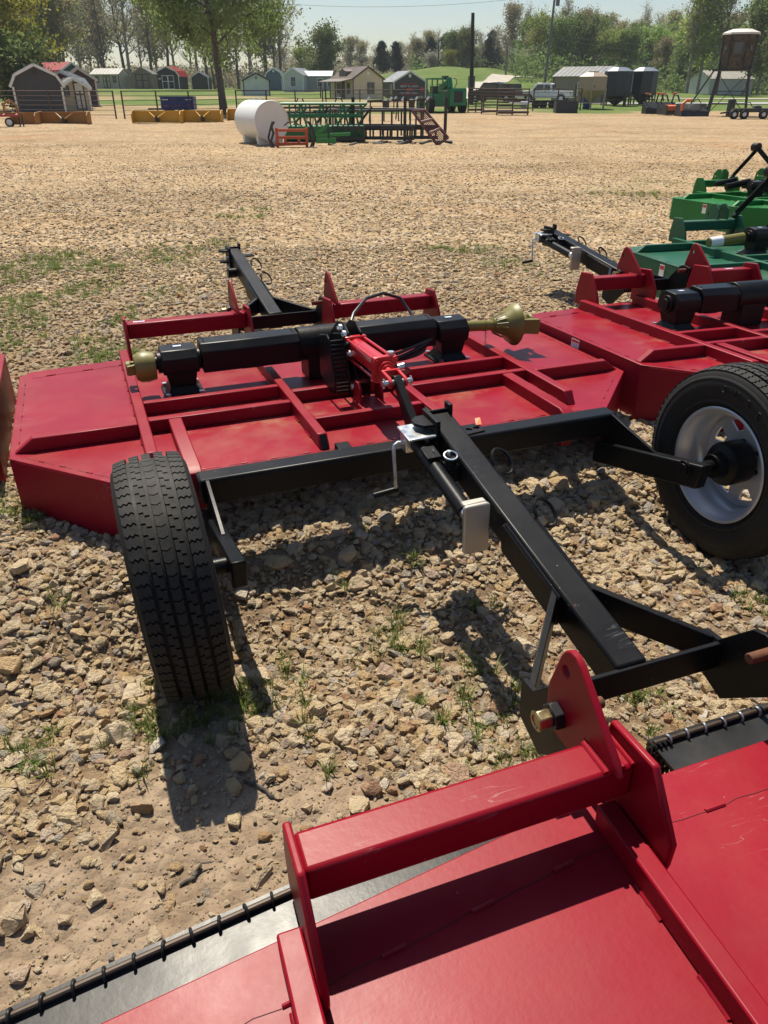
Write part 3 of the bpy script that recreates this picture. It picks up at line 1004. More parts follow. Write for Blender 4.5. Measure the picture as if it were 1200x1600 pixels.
            P('pull_ring', 'jr', lambda mb: (mb.path([(-.066 + .021 * math.cos(t), 1.865 + .019 * math.sin(t), .632 + .006 * math.sin(t)) for t in np.linspace(0, 2 * math.pi, 20, endpoint=False)], .0032, 7, True), mb.tube((-.066, 1.88, .62), (-.066, 1.88, .642), .007, n=10)), M['zinc'], jk, 0)
            def chain(mb):
                n = 9
                for k in range(n):
                    t = k / (n - 1)
                    c = Vector((-.098 + .03 * t, 1.93 - .07 * t, .626 - .05 * math.sin(t * 3.0)))
                    ax = k % 2
                    pts = []
                    for a in np.linspace(0, 2 * math.pi, 10, endpoint=False):
                        o = Vector((.004 * math.sin(a), .0075 * math.cos(a), 0)) if ax else Vector((0, .0075 * math.cos(a), .004 * math.sin(a)))
                        pts.append(c + o)
                    mb.path(pts, .0013, 5, True)
            P('keeper_chain', 'jn', chain, M['zinc'], jk, 0)
        else:
            P('jack_mount', 'jmt', lambda mb: (mb.tube((-.042, 1.87, .555), (-.095, 1.87, .555), .03, n=16), mb.tube((-.095, 1.87, .555), (-.10, 1.87, .555), .036, n=16)), M['black'], tg, .002)
    # front guard: flat bar, rod and staples
    def fy(xx):
        ax = min(W, abs(xx))
        return .755 if ax < .3 else .755 - (ax - .3) / (W - .345) * (.755 - .636)
    # folded front flange: its seam and the tacks along it
    P('flange_seam', 'fs', lambda mb: mb.path([(xx, fy(xx) - .105 + .003 * math.sin(xx * 31) + .002 * math.sin(xx * 77), D_ + .0002) for xx in np.linspace(-W + .06, W - .06, 60)], .0009, 5), M['seam'], deck, 0)
    P('flange_tack', 'ft', lambda mb: [mb.path([(xx + t, fy(xx + t) - .105, D_ + .001) for t in np.linspace(0, .045, 6)], .0042, 6) for xx in np.arange(-W + .12, W - .14, .17)], paint, deck, 0)['kind'] = 'stuff'
    if rings:
        for s, (xa, xb) in ((-1, (-W + .02, -.215)), (1, (.0 - .035, W - .02))):
            n = 14
            gd = bpy.data.objects.new('chain_guard', None); COL.objects.link(gd); gd.parent = root
            def plate(mb, xa=xa, xb=xb):
                for k in range(n):
                    x0 = xa + (xb - xa) * k / n; x1 = xa + (xb - xa) * (k + 1) / n
                    q = [(x0, fy(x0) + .0005), (x1, fy(x1) + .0005), (x1, fy(x1) + .100), (x0, fy(x0) + .100)]
                    mb.prism(q, 2, .376, .384)
                    q = [(x0, fy(x0) + .094), (x1, fy(x1) + .094), (x1, fy(x1) + .100), (x0, fy(x0) + .100)]
                    mb.prism(q, 2, .30, .376)
            P('guard_plate', 'gp%d' % s, plate, M['steelplate'], gd, 0)
            P('guard_rod', 'gr%d' % s, lambda mb, xa=xa, xb=xb: mb.path([(xa + (xb - xa) * k / n, fy(xa + (xb - xa) * k / n) + .080, .3925) for k in range(n + 1)], .0058, 10), M['rod'], gd, 0)
            xx = xa + .035; k = 0
            while xx < min(xb - .02, .55):
                key = K + 'ring'
                o = part('staple', key, lambda mb: mb.path([(.0, .0095 * math.sin(t) * 1.05, .0105 * math.cos(t)) for t in np.linspace(-2.2, 2.2, 12)], .0029, 8), M['zinc'] if s > 0 else M['steelplate'], gd)
                o.location = (xx, fy(xx) + .080 + rng.uniform(-.001, .001), .392)
                o.rotation_euler = (0, 0, rng.uniform(-.25, .25))
                xx += .0475; k += 1
        def hang(mb):
            r2 = random.Random(3)
            for j in range(5):
                xx = -.05 + .012 * j
                for k in range(6):
                    c = Vector((xx, fy(xx) + .07 - .004 * k, .385 - .016 * k))
                    pts = [c + (Vector((.006 * math.sin(a), 0, .011 * math.cos(a))) if k % 2 else Vector((0, .006 * math.sin(a), .011 * math.cos(a)))) for a in np.linspace(0, 2 * math.pi, 10, endpoint=False)]
                    mb.path(pts, .0026, 5, True)
        P('hanging_chain', 'hc', hang, M['steelplate'], root, 0)
    # gearboxes and driveline
    for s in (-1, 1):
        gb = bpy.data.objects.new('gearbox', None); COL.objects.link(gb); gb.parent = root
        gb.location = (s * gx, 0, 0)
        P('housing', 'gbh', lambda mb: mb.prism([(.0, .505), (-.012, .535), (-.008, .575), (.022, .606), (.108, .612), (.145, .585), (.152, .535), (.14, .505)], 0, -.078, .078), M['plastic'], gb, .004)
        P('stand', 'gbs', lambda mb: (mb.hexa([(-.088, -.028, .4005), (.088, -.028, .4005), (.088, .165, .4005), (-.088, .165, .4005)], [(-.088, -.028, .412), (.088, -.028, .412), (.088, .165, .412), (-.088, .165, .412)]),
                                       mb.hexa([(-.074, -.012, .412), (.074, -.012, .412), (.074, .15, .412), (-.074, .15, .412)], [(-.056, .012, .445), (.056, .012, .445), (.056, .125, .445), (-.056, .125, .445)]),
                                       mb.hexa([(-.056, .012, .445), (.056, .012, .445), (.056, .125, .445), (-.056, .125, .445)], [(-.066, .002, .506), (.066, .002, .506), (.066, .138, .506), (-.066, .138, .506)])), M['black_dull'], gb, .003)
        for (bx_, by_) in ((-.072, -.018), (.072, -.018), (-.072, .15), (.072, .15)):
            o = part('bolt', 'gbb', lambda mb: mb.tube((0, 0, .0), (0, 0, .014), .0115, n=6), M['zinc'], gb)
            o.location = (bx_, by_, .412)
        P('flange', 'gbf', lambda mb: mb.tube((-.094, .068, .545), (.094, .068, .545), .047, n=24), M['black_dull'], gb, .003)
        P('flange', 'gbf2', lambda mb: mb.tube((-.106, .068, .545), (.106, .068, .545), .030, n=20), M['black_dull'], gb, .002)
        decal(gb, (0, .075, .6110), .034, .022, 'b')
        x0, x1 = sorted((s * .118, s * (gx - .095)))
        oct_ = [(.002, .495), (-.004, .59), (.026, .622), (.108, .628), (.140, .592), (.136, .495)]
        cv = P('drive_cover', 'cv%d' % s, lambda mb, x0=x0, x1=x1: (mb.prism(oct_, 0, x0, x1), mb.box((x0 + x1) / 2 - .045, (x0 + x1) / 2 + .045, .05, .09, .478, .5)), M['plastic'], root, .004)
        for k, xx in enumerate((x0 + .02, x1 - .02)):
            o = part('screw', 'scr', lambda mb: mb.tube((0, 0, 0), (0, 0, .003), .005, n=8), M['black_dull'], cv)
            o.location = (xx, .055, .6238)
            o2 = part('screw', 'scr', None, M['black_dull'], cv); o2.location = (xx, .085, .6262)
    def split(mb):
        mb.box(-.085, .085, .0, .14, .402, .60)
        mb.prism([(.0, .60), (.03, .628), (.11, .628), (.14, .60)], 0, -.085, .085)
        mb.tube((-.118, .068, .56), (.118, .068, .56), .078, n=24)
        mb.tube((0, .13, .545), (0, .30, .545), .032, n=18)
    P('splitter_box', 'split', split, M['black_dull'], root, .004)
    return root, P

def centre_gear(root, P, paint):
    """lift mast, cylinder, lever and hoses over the middle of the deck"""
    mast = bpy.data.objects.new('lift_mast', None); COL.objects.link(mast); mast.parent = root
    for k, xx in enumerate((.022, .078)):
        P('mast_plate', 'mp%d' % k, lambda mb, xx=xx: mb.prism([(-.36, .402), (-.375, .50), (-.33, .545), (-.285, .60), (-.27, .68), (-.20, .712), (-.12, .70), (-.03, .64), (.02, .56), (.02, .50), (-.18, .47), (-.24, .402)], 0, xx, xx + .010), M['black'] if k == 0 else M['black'], mast, .003)
    for k, xx in enumerate((.005, .102)):
        P('red_ear', 're%d' % k, lambda mb, xx=xx: mb.prism([(-.46, .402), (-.455, .49), (-.43, .515), (-.40, .515), (-.375, .49), (-.37, .402)], 0, xx, xx + .012), paint, mast, .003)
    P('mast_foot', 'mf', lambda mb: mb.box(-.0, .12, -.56, -.3705, .402, .428), paint, mast, .004)
    # guard with ladder-like slots to the left of the mast
    def guard(mb):
        mb.prism([(-.36, .45), (-.375, .50), (-.30, .675), (-.27, .688), (-.16, .66), (-.15, .48), (-.30, .44)], 0, -.075, -.067)
        mb.prism([(-.36, .45), (-.375, .50), (-.30, .675), (-.27, .688), (-.16, .66), (-.15, .48), (-.30, .44)], 0, -.012, -.004)
    P('sprocket_guard', 'sg', guard, M['black'], mast, .003)
    def rungs(mb):
        for k in range(13):
            t = k / 12
            mb.bar((-.066, -.366 + .075 * max(0, t - .25) * 1.2, .462 + .20 * t), (-.013, -.366 + .075 * max(0, t - .25) * 1.2, .462 + .20 * t), .010, .009)
    P('guard_rungs', 'sr', rungs, M['black_dull'], mast, 0)
    for k, (yy, zz) in enumerate(((-.25, .675), (-.33, .61), (-.34, .47), (-.20, .69), (-.30, .64))):
        o = part('bolt', 'mastbolt', lambda mb: (mb.tube((-.018, 0, 0), (.012, 0, 0), .0075, n=8), mb.tube((-.01, 0, 0), (.004, 0, 0), .0155, n=6)), M['zinc'] if k < 4 else M['black_dull'], mast)
        o.location = (.014, yy, zz)
    # hydraulic cylinder
    cy = bpy.data.objects.new('hydraulic_cylinder', None); COL.objects.link(cy); cy.parent = root
    a = Vector((.055, -.265, .618)); b_ = Vector((.055, -.60, .628))
    P('barrel', 'cyb', lambda mb: mb.tube(a, b_, .041, n=32), M['cyl_red'], cy, 0)
    for k, (p, q) in enumerate(((a + Vector((0, .012, 0)), a - Vector((0, .016, 0))), (b_ + Vector((0, .0, 0)), b_ - Vector((0, .03, 0))))):
        P('end_block', 'cye%d' % k, lambda mb, p=p, q=q: mb.bar(p, q, .100, .100), M['cyl_red'], cy, .005)
    for k, (sx, sz) in enumerate(((-1, -1), (1, -1), (1, 1), (-1, 1))):
        P('tie_rod', 'cyt%d' % k, lambda mb, sx=sx, sz=sz: (mb.tube(a + Vector((sx * .039, .02, sz * .039)), b_ + Vector((sx * .039, -.048, sz * .039)), .0058, n=10), mb.tube(b_ + Vector((sx * .039, -.03, sz * .039)), b_ + Vector((sx * .039, -.041, sz * .039)), .0125, n=6)), M['cyl_red'], cy, 0)
    P('gland', 'cyg', lambda mb: (mb.tube(b_ - Vector((0, .03, 0)), b_ - Vector((0, .045, 0)), .034, n=24), mb.tube(b_ - Vector((0, .045, 0)), b_ - Vector((0, .056, 0)), .024, n=20)), M['cyl_red'], cy, .002)
    P('port_boss', 'cyp', lambda mb: mb.tube(b_ + Vector((.03, -.01, .05)), b_ + Vector((.03, -.01, .062)), .014, n=12), M['zinc'], cy, 0)
    P('port_boss', 'cyp2', lambda mb: mb.tube(b_ + Vector((.05, -.03, 0)), b_ + Vector((.078, -.034, .006)), .013, n=12), M['zinc'], cy, 0)
    e = b_ - Vector((0, .056, 0))
    def yoke(mb):
        mb.tube(e, e - Vector((0, .025, .002)), .017, n=14)
        mb.bar(e - Vector((.0, .018, .002)), e - Vector((0, .034, .003)), .075, .034)
        for sx in (-1, 1):
            mb.prism([(e.y - .03, e.z + .013), (e.y - .10, e.z + .006), (e.y - .118, e.z - .006), (e.y - .118, e.z - .026), (e.y - .10, e.z - .036), (e.y - .03, e.z - .02)], 0, .055 + sx * .024, .055 + sx * .037)
    P('clevis', 'cyk', yoke, M['cyl_red'], cy, .003)
    pn = P('clevis_pin', 'cyn', lambda mb: mb.tube((-.005, e.y - .098, e.z - .014), (.115, e.y - .098, e.z - .014), .011, n=12), M['zinc'], cy, 0)
    for k, xx in enumerate((0., .11)): P('cotter', 'cyq%d' % k, lambda mb, xx=xx: mb.path([(xx, e.y - .098 + .014 * math.cos(t), e.z - .014 + .018 * math.sin(t)) for t in np.linspace(k, 5.2 + k, 12)], .002, 6), M['zinc'], cy, 0)
    P('lever_arm', 'lev', lambda mb: mb.prism([(-1.03, .4505), (-.90, .4505), (e.y - .070, e.z + .004), (e.y - .098, e.z + .012), (e.y - .126, e.z - .006)], 0, .040, .070), M['black'], root, .003)
    # hoses looped on the deck and over the hitch beam
    def hose1(mb):
        for k in range(4):
            pts = [(.34 + (.145 + .012 * k) * math.cos(t) * (1.0 + .25 * math.cos(t)), .02 + (.06 + .008 * k) * math.sin(t) + .02, .452 + .014 * k + .012 * math.sin(2 * t + k) + .03 * max(0, math.cos(t))) for t in np.linspace(0, 2 * math.pi, 30, endpoint=False)]
            mb.path(pts, .0078, 8, True)
    P('hose_coil', 'ho1', hose1, M['hose'], root, 0)
    P('hose', 'ho2', lambda mb: mb.path([(.16, .13, .50), (.18, .20, .56), (.25, .32, .61), (.36, .44, .65), (.48, .50, .655), (.57, .48, .625), (.60, .40, .56), (.60, .30, .50), (.55, .22, .46)], .0085, 10), M['hose'], root, 0)
    P('hose', 'ho3', lambda mb: mb.path([(.13, -.64, .63), (.17, -.60, .60), (.2, -.40, .50), (.22, -.20, .47), (.26, -.05, .46)], .007, 8), M['hose'], root, 0)

def pto_shafts(root, P):
    L = bpy.data.objects.new('drive_shaft', None); COL.objects.link(L); L.parent = root
    P('shield_cone', 'ptl', lambda mb: mb.lathe([(-.762, .034), (-.764, .060), (-.80, .068), (-.830, .066), (-.850, .052), (-.853, .036), (-.80, .030)], 0, 28, c=(0, .068, .535)), M['pto'], L, .002)
    def yk(mb):
        for s in (-1, 1):
            mb.hexa([(-.838, .068 + s * .02 - .012, .512), (-.838, .068 + s * .02 + .012, .512), (-.838, .068 + s * .02 + .012, .558), (-.838, .068 + s * .02 - .012, .558)],
                    [(-.885, .068 + s * .034 - .008, .515), (-.885, .068 + s * .034 + .008, .515), (-.885, .068 + s * .034 + .008, .555), (-.885, .068 + s * .034 - .008, .555)])
        mb.lathe([(-.888, .016), (-.888, .030), (-.868, .034), (-.866, .016)], 0, 20, c=(0, .068, .535), closed=True)
    P('yoke', 'pty', yk, M['pto'], L, .003)
    Rr = bpy.data.objects.new('drive_shaft', None); COL.objects.link(Rr); Rr.parent = root
    ax = Vector((1, -.02, -.055)).normalized()
    o0 = Vector((.755, .068, .555))
    def turned(prof, n=28):
        mb2 = MB(); mb2.lathe(prof, 0, n)
        rot = Vector((1, 0, 0)).rotation_difference(ax).to_matrix()
        return [tuple(o0 + rot @ Vector(v)) for v in mb2.v], mb2.f
    P('shaft_tube', 'ptr1', lambda mb: mb.add(*turned([(0, .0), (0, .026), (.10, .026), (.102, .029), (.115, .029), (.117, .026), (.17, .026), (.17, 0)])), M['pto'], Rr, 0)
    P('shield_cone', 'ptr2', lambda mb: mb.add(*turned([(.15, .027), (.155, .036), (.20, .046), (.215, .054), (.245, .088), (.272, .106), (.279, .107), (.279, .102), (.26, .088), (.235, .064), (.215, .040)], 36)), M['pto'], Rr, 0)
    def ribs(mb):
        for k in range(16):
            t = 2 * math.pi * k / 16
            d = Vector((0, math.cos(t), math.sin(t)))
            rot = Vector((1, 0, 0)).rotation_difference(ax).to_matrix()
            p = o0 + rot @ (Vector((.16, 0, 0)) + d * .041); q = o0 + rot @ (Vector((.212, 0, 0)) + d * .064)
            mb.tube(p, q, .003, n=5)
    P('cone_ribs', 'ptr4', ribs, M['pto'], Rr, 0)
    def fork(mb):
        rot = Vector((1, 0, 0)).rotation_difference(ax).to_matrix()
        f = lambda x, y, z: o0 + rot @ Vector((x, y, z))
        for s in (-1, 1):
            mb.hexa([f(.27, s * .03 - .02, -.035), f(.27, s * .03 + .02, -.035), f(.27, s * .03 + .02, .035), f(.27, s * .03 - .02, .035)],
                    [f(.385, s * .064 - .012, -.038), f(.385, s * .064 + .012, -.038), f(.385, s * .064 + .012, .038), f(.385, s * .064 - .012, .038)])
        vs, fs = turned([(.30, .02), (.30, .050), (.315, .058), (.325, .058), (.332, .05), (.332, .03), (.32, .02)], 24)
        mb.add(vs, fs)
        vs, fs = turned([(.350, .02), (.352, .046), (.358, .052), (.372, .050), (.372, .02)], 24)
        mb.add(vs, fs)
    P('fork', 'ptr3', fork, M['pto'], Rr, .003)
    P('shield_chain', 'ptr5', lambda mb: [mb.path([o0 + ax * .118 + Vector((.004 * math.sin(a) if k % 2 else 0, 0 if k % 2 else .004 * math.sin(a), -.03 - .012 * k + .008 * math.cos(a))) for a in np.linspace(0, 6.28, 8, endpoint=False)], .0015, 5, True) for k in range(6)], M['zinc'], Rr, 0)

def axle(root, P, key, left=-.745, right=.868, wl=(-.910, -1.412, .372), wr=(1.09, -1.45, .402), letters=True, paint=None):
    tb = P('axle_tube', 'axt' + key, lambda mb: mb.box(left - .005, right + .045, -.992, -.9055, .357, .450), M['black'], root, .010)
    P('wheel_arm', 'al' + key, lambda mb: mb.hexa([(left, -.93, .215), (left + .0455, -.93, .215), (left + .0455, -1.49, .335), (left, -1.49, .335)], [(left, -.93, .308), (left + .0455, -.93, .308), (left + .0455, -1.50, .428), (left, -1.50, .428)]), M['black'], root, .006)
    P('wheel_arm', 'ar' + key, lambda mb: mb.hexa([(right - .0035, -.93, .22), (right + .042, -.93, .22), (right + .042, -1.51, .36), (right - .0035, -1.51, .36)], [(right - .0035, -.93, .314), (right + .042, -.93, .314), (right + .042, -1.525, .455), (right - .0035, -1.525, .455)]), M['black'], root, .006)
    P('gusset', 'ag' + key, lambda mb: mb.prism([(-.95, .27), (-.945, .447), (-.995, .447), (-1.24, .376), (-1.24, .36)], 0, left + .017, left + .029), M['black'], root, .001)
    P('gusset', 'ag2' + key, lambda mb: mb.prism([(-.95, .27), (-.945, .448), (-.995, .448), (-1.27, .396), (-1.27, .38)], 0, right + .014, right + .026), M['black'], root, .001)
    P('stub_axle', 'as' + key, lambda mb: mb.tube((left + .04, wl[1], wl[2]), (wl[0], wl[1], wl[2]), .024, n=20), M['black_dull'], root, .002)
    P('stub_axle', 'as2' + key, lambda mb: mb.tube((right, wr[1], wr[2]), (wr[0], wr[1], wr[2]), .024, n=20), M['black_dull'], root, .002)
    P('spindle_nut', 'an' + key, lambda mb: (mb.tube((right - .012, wr[1], wr[2] + .012), (right - .004, wr[1], wr[2] + .012), .031, n=24), mb.tube((right - .018, wr[1], wr[2] + .012), (right - .012, wr[1], wr[2] + .012), .021, n=20)), M['black'], root, .002)
    w_ = wheel(root, (wl[0] + .014, wl[1], wl[2]), .352, -1, 'a')
    w_.rotation_euler = (0, R(-3.2), R(-.8))
    wheel(root, wr, .352, 1, 'a', letters)

GR = 'red pull-type rotary cutters'
mM, P_ = cutter(POSE['M'], 'red rotary cutter with black driveline, red cylinder and two road wheels on gravel', None, M['red'], M['red_beam'], deck_paint=M['red_deck'])
centre_gear(mM, P_, M['red'])
pto_shafts(mM, P_)
axle(mM, P_, 'm')
decal(mM, (-.77, .706, .5785), .055, .02, 'b2')

mN, P_ = cutter(POSE['N'], 'red rotary cutter with chain guard rail and black tongue carrying a jack', None, M['red'], M['red_beam'], jack=True, rings=True, zb=.02)

m3, P_ = cutter(POSE['M3'], 'narrower red rotary cutter whose tongue with crank jack points at dark green cutter', None, M['red'], M['red_beam'], W=1.089, xo=.64, gx=.47, jack=True, ident='8', deck_paint=M['red_deck'])
decal(m3, (-1.0895, .10, .365), .07, .045, 'r', (R(90), 0, R(-90)))
decal(m3, (.47, .706, .5785), .06, .02, 'b3')

m4, P_ = cutter(POSE['M4'], 'red rotary cutter of which only the right skirt shows beside the wheeled cutter', None, M['red'], M['red_beam'], tongue=False)

def green_cutter(pose, label, paint, W, xo, gx, ident, shaft):
    root, P = cutter(pose, label, None, paint, paint, W=W, xo=xo, gx=gx, tongue=False, style='lift', ident=ident)
    for s in (-1, 1):
        P('rib', 'gf%d' % s, lambda mb, s=s: mb.prism([(s * (xo + .0515), D_), (s * (xo + .0515), T_ - .001), (s * (W - .09), T_ - .001), (s * (W - .018), D_)], 1, .40, .438), paint)
    # lift link and knuckle
    P('lift_link', 'll', lambda mb: (mb.prism([(.675, .42), (.725, .42), (.725, .63), (.675, .645)], 0, -.236, -.212), mb.bar((-.224, .70, .625), (-.02, .60, .93), .05, .014, (0, 1, 0))), M['black'], root, .003)
    P('top_knuckle', 'tk', lambda mb: (mb.tube((-.03, .57, .95), (-.03, .66, .95), .05, n=20), mb.bar((-.02, .58, .93), (.12, .40, .72), .06, .05)), M['black_dull'], root, .003)
    P('bolt', 'lbt', lambda mb: mb.tube((-.25, .70, .62), (-.205, .70, .62), .014, n=6), M['zinc'], root, 0)
    if shaft:
        ds = bpy.data.objects.new('drive_shaft', None); COL.objects.link(ds); ds.parent = root
        P('shield_tube', 'pst', lambda mb: mb.tube((-.91, .12, .505), (-.62, .09, .535), .035, .04, n=24), M['pto'], ds, .002)
        P('wrap_label', 'psl', lambda mb: mb.tube((-.90, .119, .506), (-.80, .1086, .5164), .0375, .0385, n=24), M['label'], ds, 0)
        P('lug_tie', 'pll', lambda mb: mb.tube((-.405, .82, .645), (-.30, .82, .645), .012, n=10), M['black_dull'], root, 0)
    else:
        P('folded_shaft', 'fsh', lambda mb: (mb.tube((-.72, .46, .55), (-.45, .42, .60), .03, n=14), mb.tube((-.60, .40, .52), (-.30, .34, .58), .04, n=14), mb.cbox((-.30, .36, .55), (.09, .09, .10))), M['black_dull'], root, .003)
    decal(root, (-W - .0006, .02, .33), .06, .10, 'rg' + ident, (R(90), 0, R(-90)))
    return root
green_cutter(POSE['G1'], 'dark green rotary cutter with yellow driveshaft and double hitch lugs', M['green_a'], 1.358, .793, .50, 'g1', True)
green_cutter(POSE['G2'], 'bright green rotary cutter with black folded driveshaft, behind the dark green cutter', M['green_b'], 1.233, .754, .45, 'g2', False)
# ------------------------------------------------------------------ sheds beyond the fence
def flat(name, col, rough=.6, metal=0, var=.08):
    if name not in M: M[name] = simple(name, col, rough, metal, var=var, nscale=2)
    return M[name]
def sid(name, col, pitch=.2, vertical=False, rough=.6):
    if name not in M: M[name] = siding(name, col, pitch, vertical, rough)
    return M[name]
M['glass'] = simple('dark_window_glass', (.03, .035, .04), .12, var=.2, spec=.8)
WHITE = flat('white_trim', (.74, .74, .72))
DARKTRIM = flat('dark_trim', (.03, .028, .026))

def slab(mb, p0, p1, y0, y1, th):
    """roof slab whose cross-section runs p0 -> p1 in (x, z), extruded in y"""
    d = Vector((p1[0] - p0[0], p1[1] - p0[1])).normalized()
    n = Vector((-d.y, d.x))
    if n.y < 0: n = -n
    q = [(p0[0], p0[1]), (p1[0], p1[1]), (p1[0] + n.x * th, p1[1] + n.y * th), (p0[0] + n.x * th, p0[1] + n.y * th)]
    mb.prism(q, 1, y0, y1)

def window(parent, x, z, w, h, y, trim, nx_=2, nz_=2, face=(0, -1)):
    """sash window on the wall plane y (facing -y) or x (face = (1,0) / (-1,0))"""
    o = bpy.data.objects.new('window', None); COL.objects.link(o); o.parent = parent
    if face == (0, -1): o.location = (x, y, z)
    elif face == (1, 0): o.location = (y, x, z); o.rotation_euler = (0, 0, R(90))
    else: o.location = (y, x, z); o.rotation_euler = (0, 0, R(-90))
    fr = MB()
    t = .07
    fr.box(-w / 2 - t, w / 2 + t, -.05, 0, h / 2, h / 2 + t); fr.box(-w / 2 - t, w / 2 + t, -.05, 0, -h / 2 - t, -h / 2)
    fr.box(-w / 2 - t, -w / 2, -.05, 0, -h / 2, h / 2); fr.box(w / 2, w / 2 + t, -.05, 0, -h / 2, h / 2)
    f = fr.build('frame', trim, o, 0)
    for i in range(nx_):
        for k in range(nz_):
            x0 = -w / 2 + w * i / nx_ + .018; x1 = -w / 2 + w * (i + 1) / nx_ - .018
            z0 = -h / 2 + h * k / nz_ + .018; z1 = -h / 2 + h * (k + 1) / nz_ - .018
            part('pane', 'pane%.2f%.2f' % (x1 - x0, z1 - z0), lambda mb: mb.cbox((0, 0, 0), (x1 - x0, .012, z1 - z0)), M['glass'], o).location = ((x0 + x1) / 2, -.012, (z0 + z1) / 2)
    return o

def door(parent, x, z0, w, h, y, mat, trim, double=True, xbrace=False, face=(0, -1)):
    o = bpy.data.objects.new('door', None); COL.objects.link(o); o.parent = parent
    if face == (0, -1): o.location = (x, y, z0)
    elif face == (1, 0): o.location = (y, x, z0); o.rotation_euler = (0, 0, R(90))
    else: o.location = (y, x, z0); o.rotation_euler = (0, 0, R(-90))
    n = 2 if double else 1
    for k in range(n):
        x0 = -w / 2 + w * k / n + .015; x1 = -w / 2 + w * (k + 1) / n - .015
        MB().box(x0, x1, -.04, 0, .06, h).build('leaf', mat, o, 0)
        t = .09
        tr = MB()
        tr.box(x0, x1, -.065, -.0402, h - t, h); tr.box(x0, x1, -.065, -.0402, .06, .06 + t); tr.box(x0, x0 + t, -.065, -.0402, .06 + t, h - t); tr.box(x1 - t, x1, -.065, -.0402, .06 + t, h - t)
        tr.box(x0 + t, x1 - t, -.063, -.0402, h * .55, h * .55 + t)
        if xbrace:
            tr.bar((x0 + t, -.053, h * .55 + t), (x1 - t, -.053, h - t), .02, .09, (0, 1, 0)) if False else None
        tr.build('leaf_trim', trim, o, 0)
    return o

def gambrel(w, eave, H):
    return [(-w / 2, eave), (-w / 2 * .80, eave + (H - eave) * .52), (0, H), (w / 2 * .80, eave + (H - eave) * .52), (w / 2, eave)]

def shed(key, label, wall, roof, trim, d=4.0, rz=0, kind='gable', eave=None, w=None, x=None, dy=0, roof_over=.15, group=None, name='shed'):
    sp = SHED[key]
    w = w or sp['w']; H = sp['H']
    eave = eave or (H * .70 if kind == 'gable' else H * .58)
    xx = sp['x'] if x is None else x
    root = empty(name, (xx, sp['Y'] + dy, sp['z']), rz, label, 'shed', group)
    z0 = -.35
    prof = [(-w / 2, eave), (0, H - .06), (w / 2, eave)] if kind == 'gable' else [(a, b_ - .05) for a, b_ in gambrel(w, eave, H)]
    poly = [(-w / 2, z0)] + prof + [(w / 2, z0)]
    # front and rear gable walls and the two long walls
    MB().prism(poly[::-1], 1, 0, .08).build('front_wall', wall, root, 0)
    MB().prism(poly[::-1], 1, d - .08, d).build('rear_wall', wall, root, 0)
    ze = prof[0][1]
    for s in (-1, 1):
        MB().box(*sorted((s * w / 2, s * (w / 2 - .08))), .081, d - .081, z0, ze).build('side_wall', wall, root, 0)
    rp = [(-w / 2 - .14, eave - .07), (0, H), (w / 2 + .14, eave - .07)] if kind == 'gable' else None
    if kind != 'gable':
        g = gambrel(w + .08, eave, H + .02)
        rp = [(g[0][0] - .10, g[0][1] - .06)] + g[1:4] + [(g[4][0] + .10, g[4][1] - .06)]
    for a, b_ in zip(rp[:-1], rp[1:]):
        mb = MB(); slab(mb, a, b_, -roof_over, d + roof_over, .06)
        # standing ribs
        n = max(3, int(d / .45))
        L = math.hypot(b_[0] - a[0], b_[1] - a[1])
        nn = Vector((-(b_[1] - a[1]), b_[0] - a[0])) / L
        if nn.y < 0: nn = -nn
        for k in range(n + 1):
            yy = -roof_over + .04 + (d + 2 * roof_over - .08) * k / n
            mb.bar((a[0] + nn.x * .07, yy, a[1] + nn.y * .07), (b_[0] + nn.x * .07, yy, b_[1] + nn.y * .07), .03, .03, (0, 1, 0))
        mb.build('roof_panel', roof, root, 0)
    if trim is not None:
        for a, b_ in zip(rp[:-1], rp[1:]):
            MB().bar((a[0], -roof_over - .02, a[1] - .03), (b_[0], -roof_over - .02, b_[1] - .03), .04, .16, (0, 0, 1)).build('rake_trim', trim, root, 0)
        for s in (-1, 1):
            MB().box(*sorted((s * (w / 2 + .012), s * (w / 2 - .12))), -.03, -.001, z0, ze).build('corner_trim', trim, root, 0)
    root['w'] = w; root['eave'] = eave; root['d'] = d
    return root

GREYROOF = flat('grey_metal_roof', (.23, .235, .24), .45, .3)
WHITEROOF = flat('pale_metal_roof', (.42, .43, .44), .42, .3)
REDROOF = flat('red_metal_roof', (.36, .035, .03), .45)
BROWNROOF = flat('brown_metal_roof', (.13, .095, .075), .45, .2)

s = shed('charcoal', 'charcoal gambrel barn shed with white trim standing right behind the pipe fence', sid('charcoal_siding', (.045, .046, .055)), WHITEROOF, WHITE, d=3.8, rz=R(22), kind='gambrel')
MB().cbox((0, -.03, 2.55), (.3, .05, .3)).build('vent', DARKTRIM, s, 0)
s = shed('red', 'red and white barn shed squeezed behind the charcoal barn shed', sid('red_siding', (.26, .02, .02), .3, True), WHITEROOF, WHITE, d=3.0, rz=R(10), kind='gambrel', w=3.0, dy=0)
s = shed('cream', 'cream shed with dark door and shutters between the barn sheds', sid('cream_siding', (.50, .42, .31), .25, True), WHITEROOF, WHITE, d=2.6, rz=R(34), w=2.2)
door(s, .35, .0, .8, 1.9, -.001, flat('white_door', (.62, .6, .56)), DARKTRIM, False)
window(s, -.6, 1.3, .35, .55, -.001, DARKTRIM, 2, 2)
s = shed('redroof', 'dark barn shed with a red metal roof behind the cream shed', sid('darkgrey_siding', (.05, .05, .052)), REDROOF, flat('pale_trim', (.55, .57, .56)), d=5, rz=R(58), kind='gambrel', w=3.4)
s = shed('slate', 'dark gable shed with a white roll door behind the cream shed', sid('charcoal_siding', None), WHITEROOF, flat('pale_trim', None), d=3.5, rz=R(22), w=2.6)
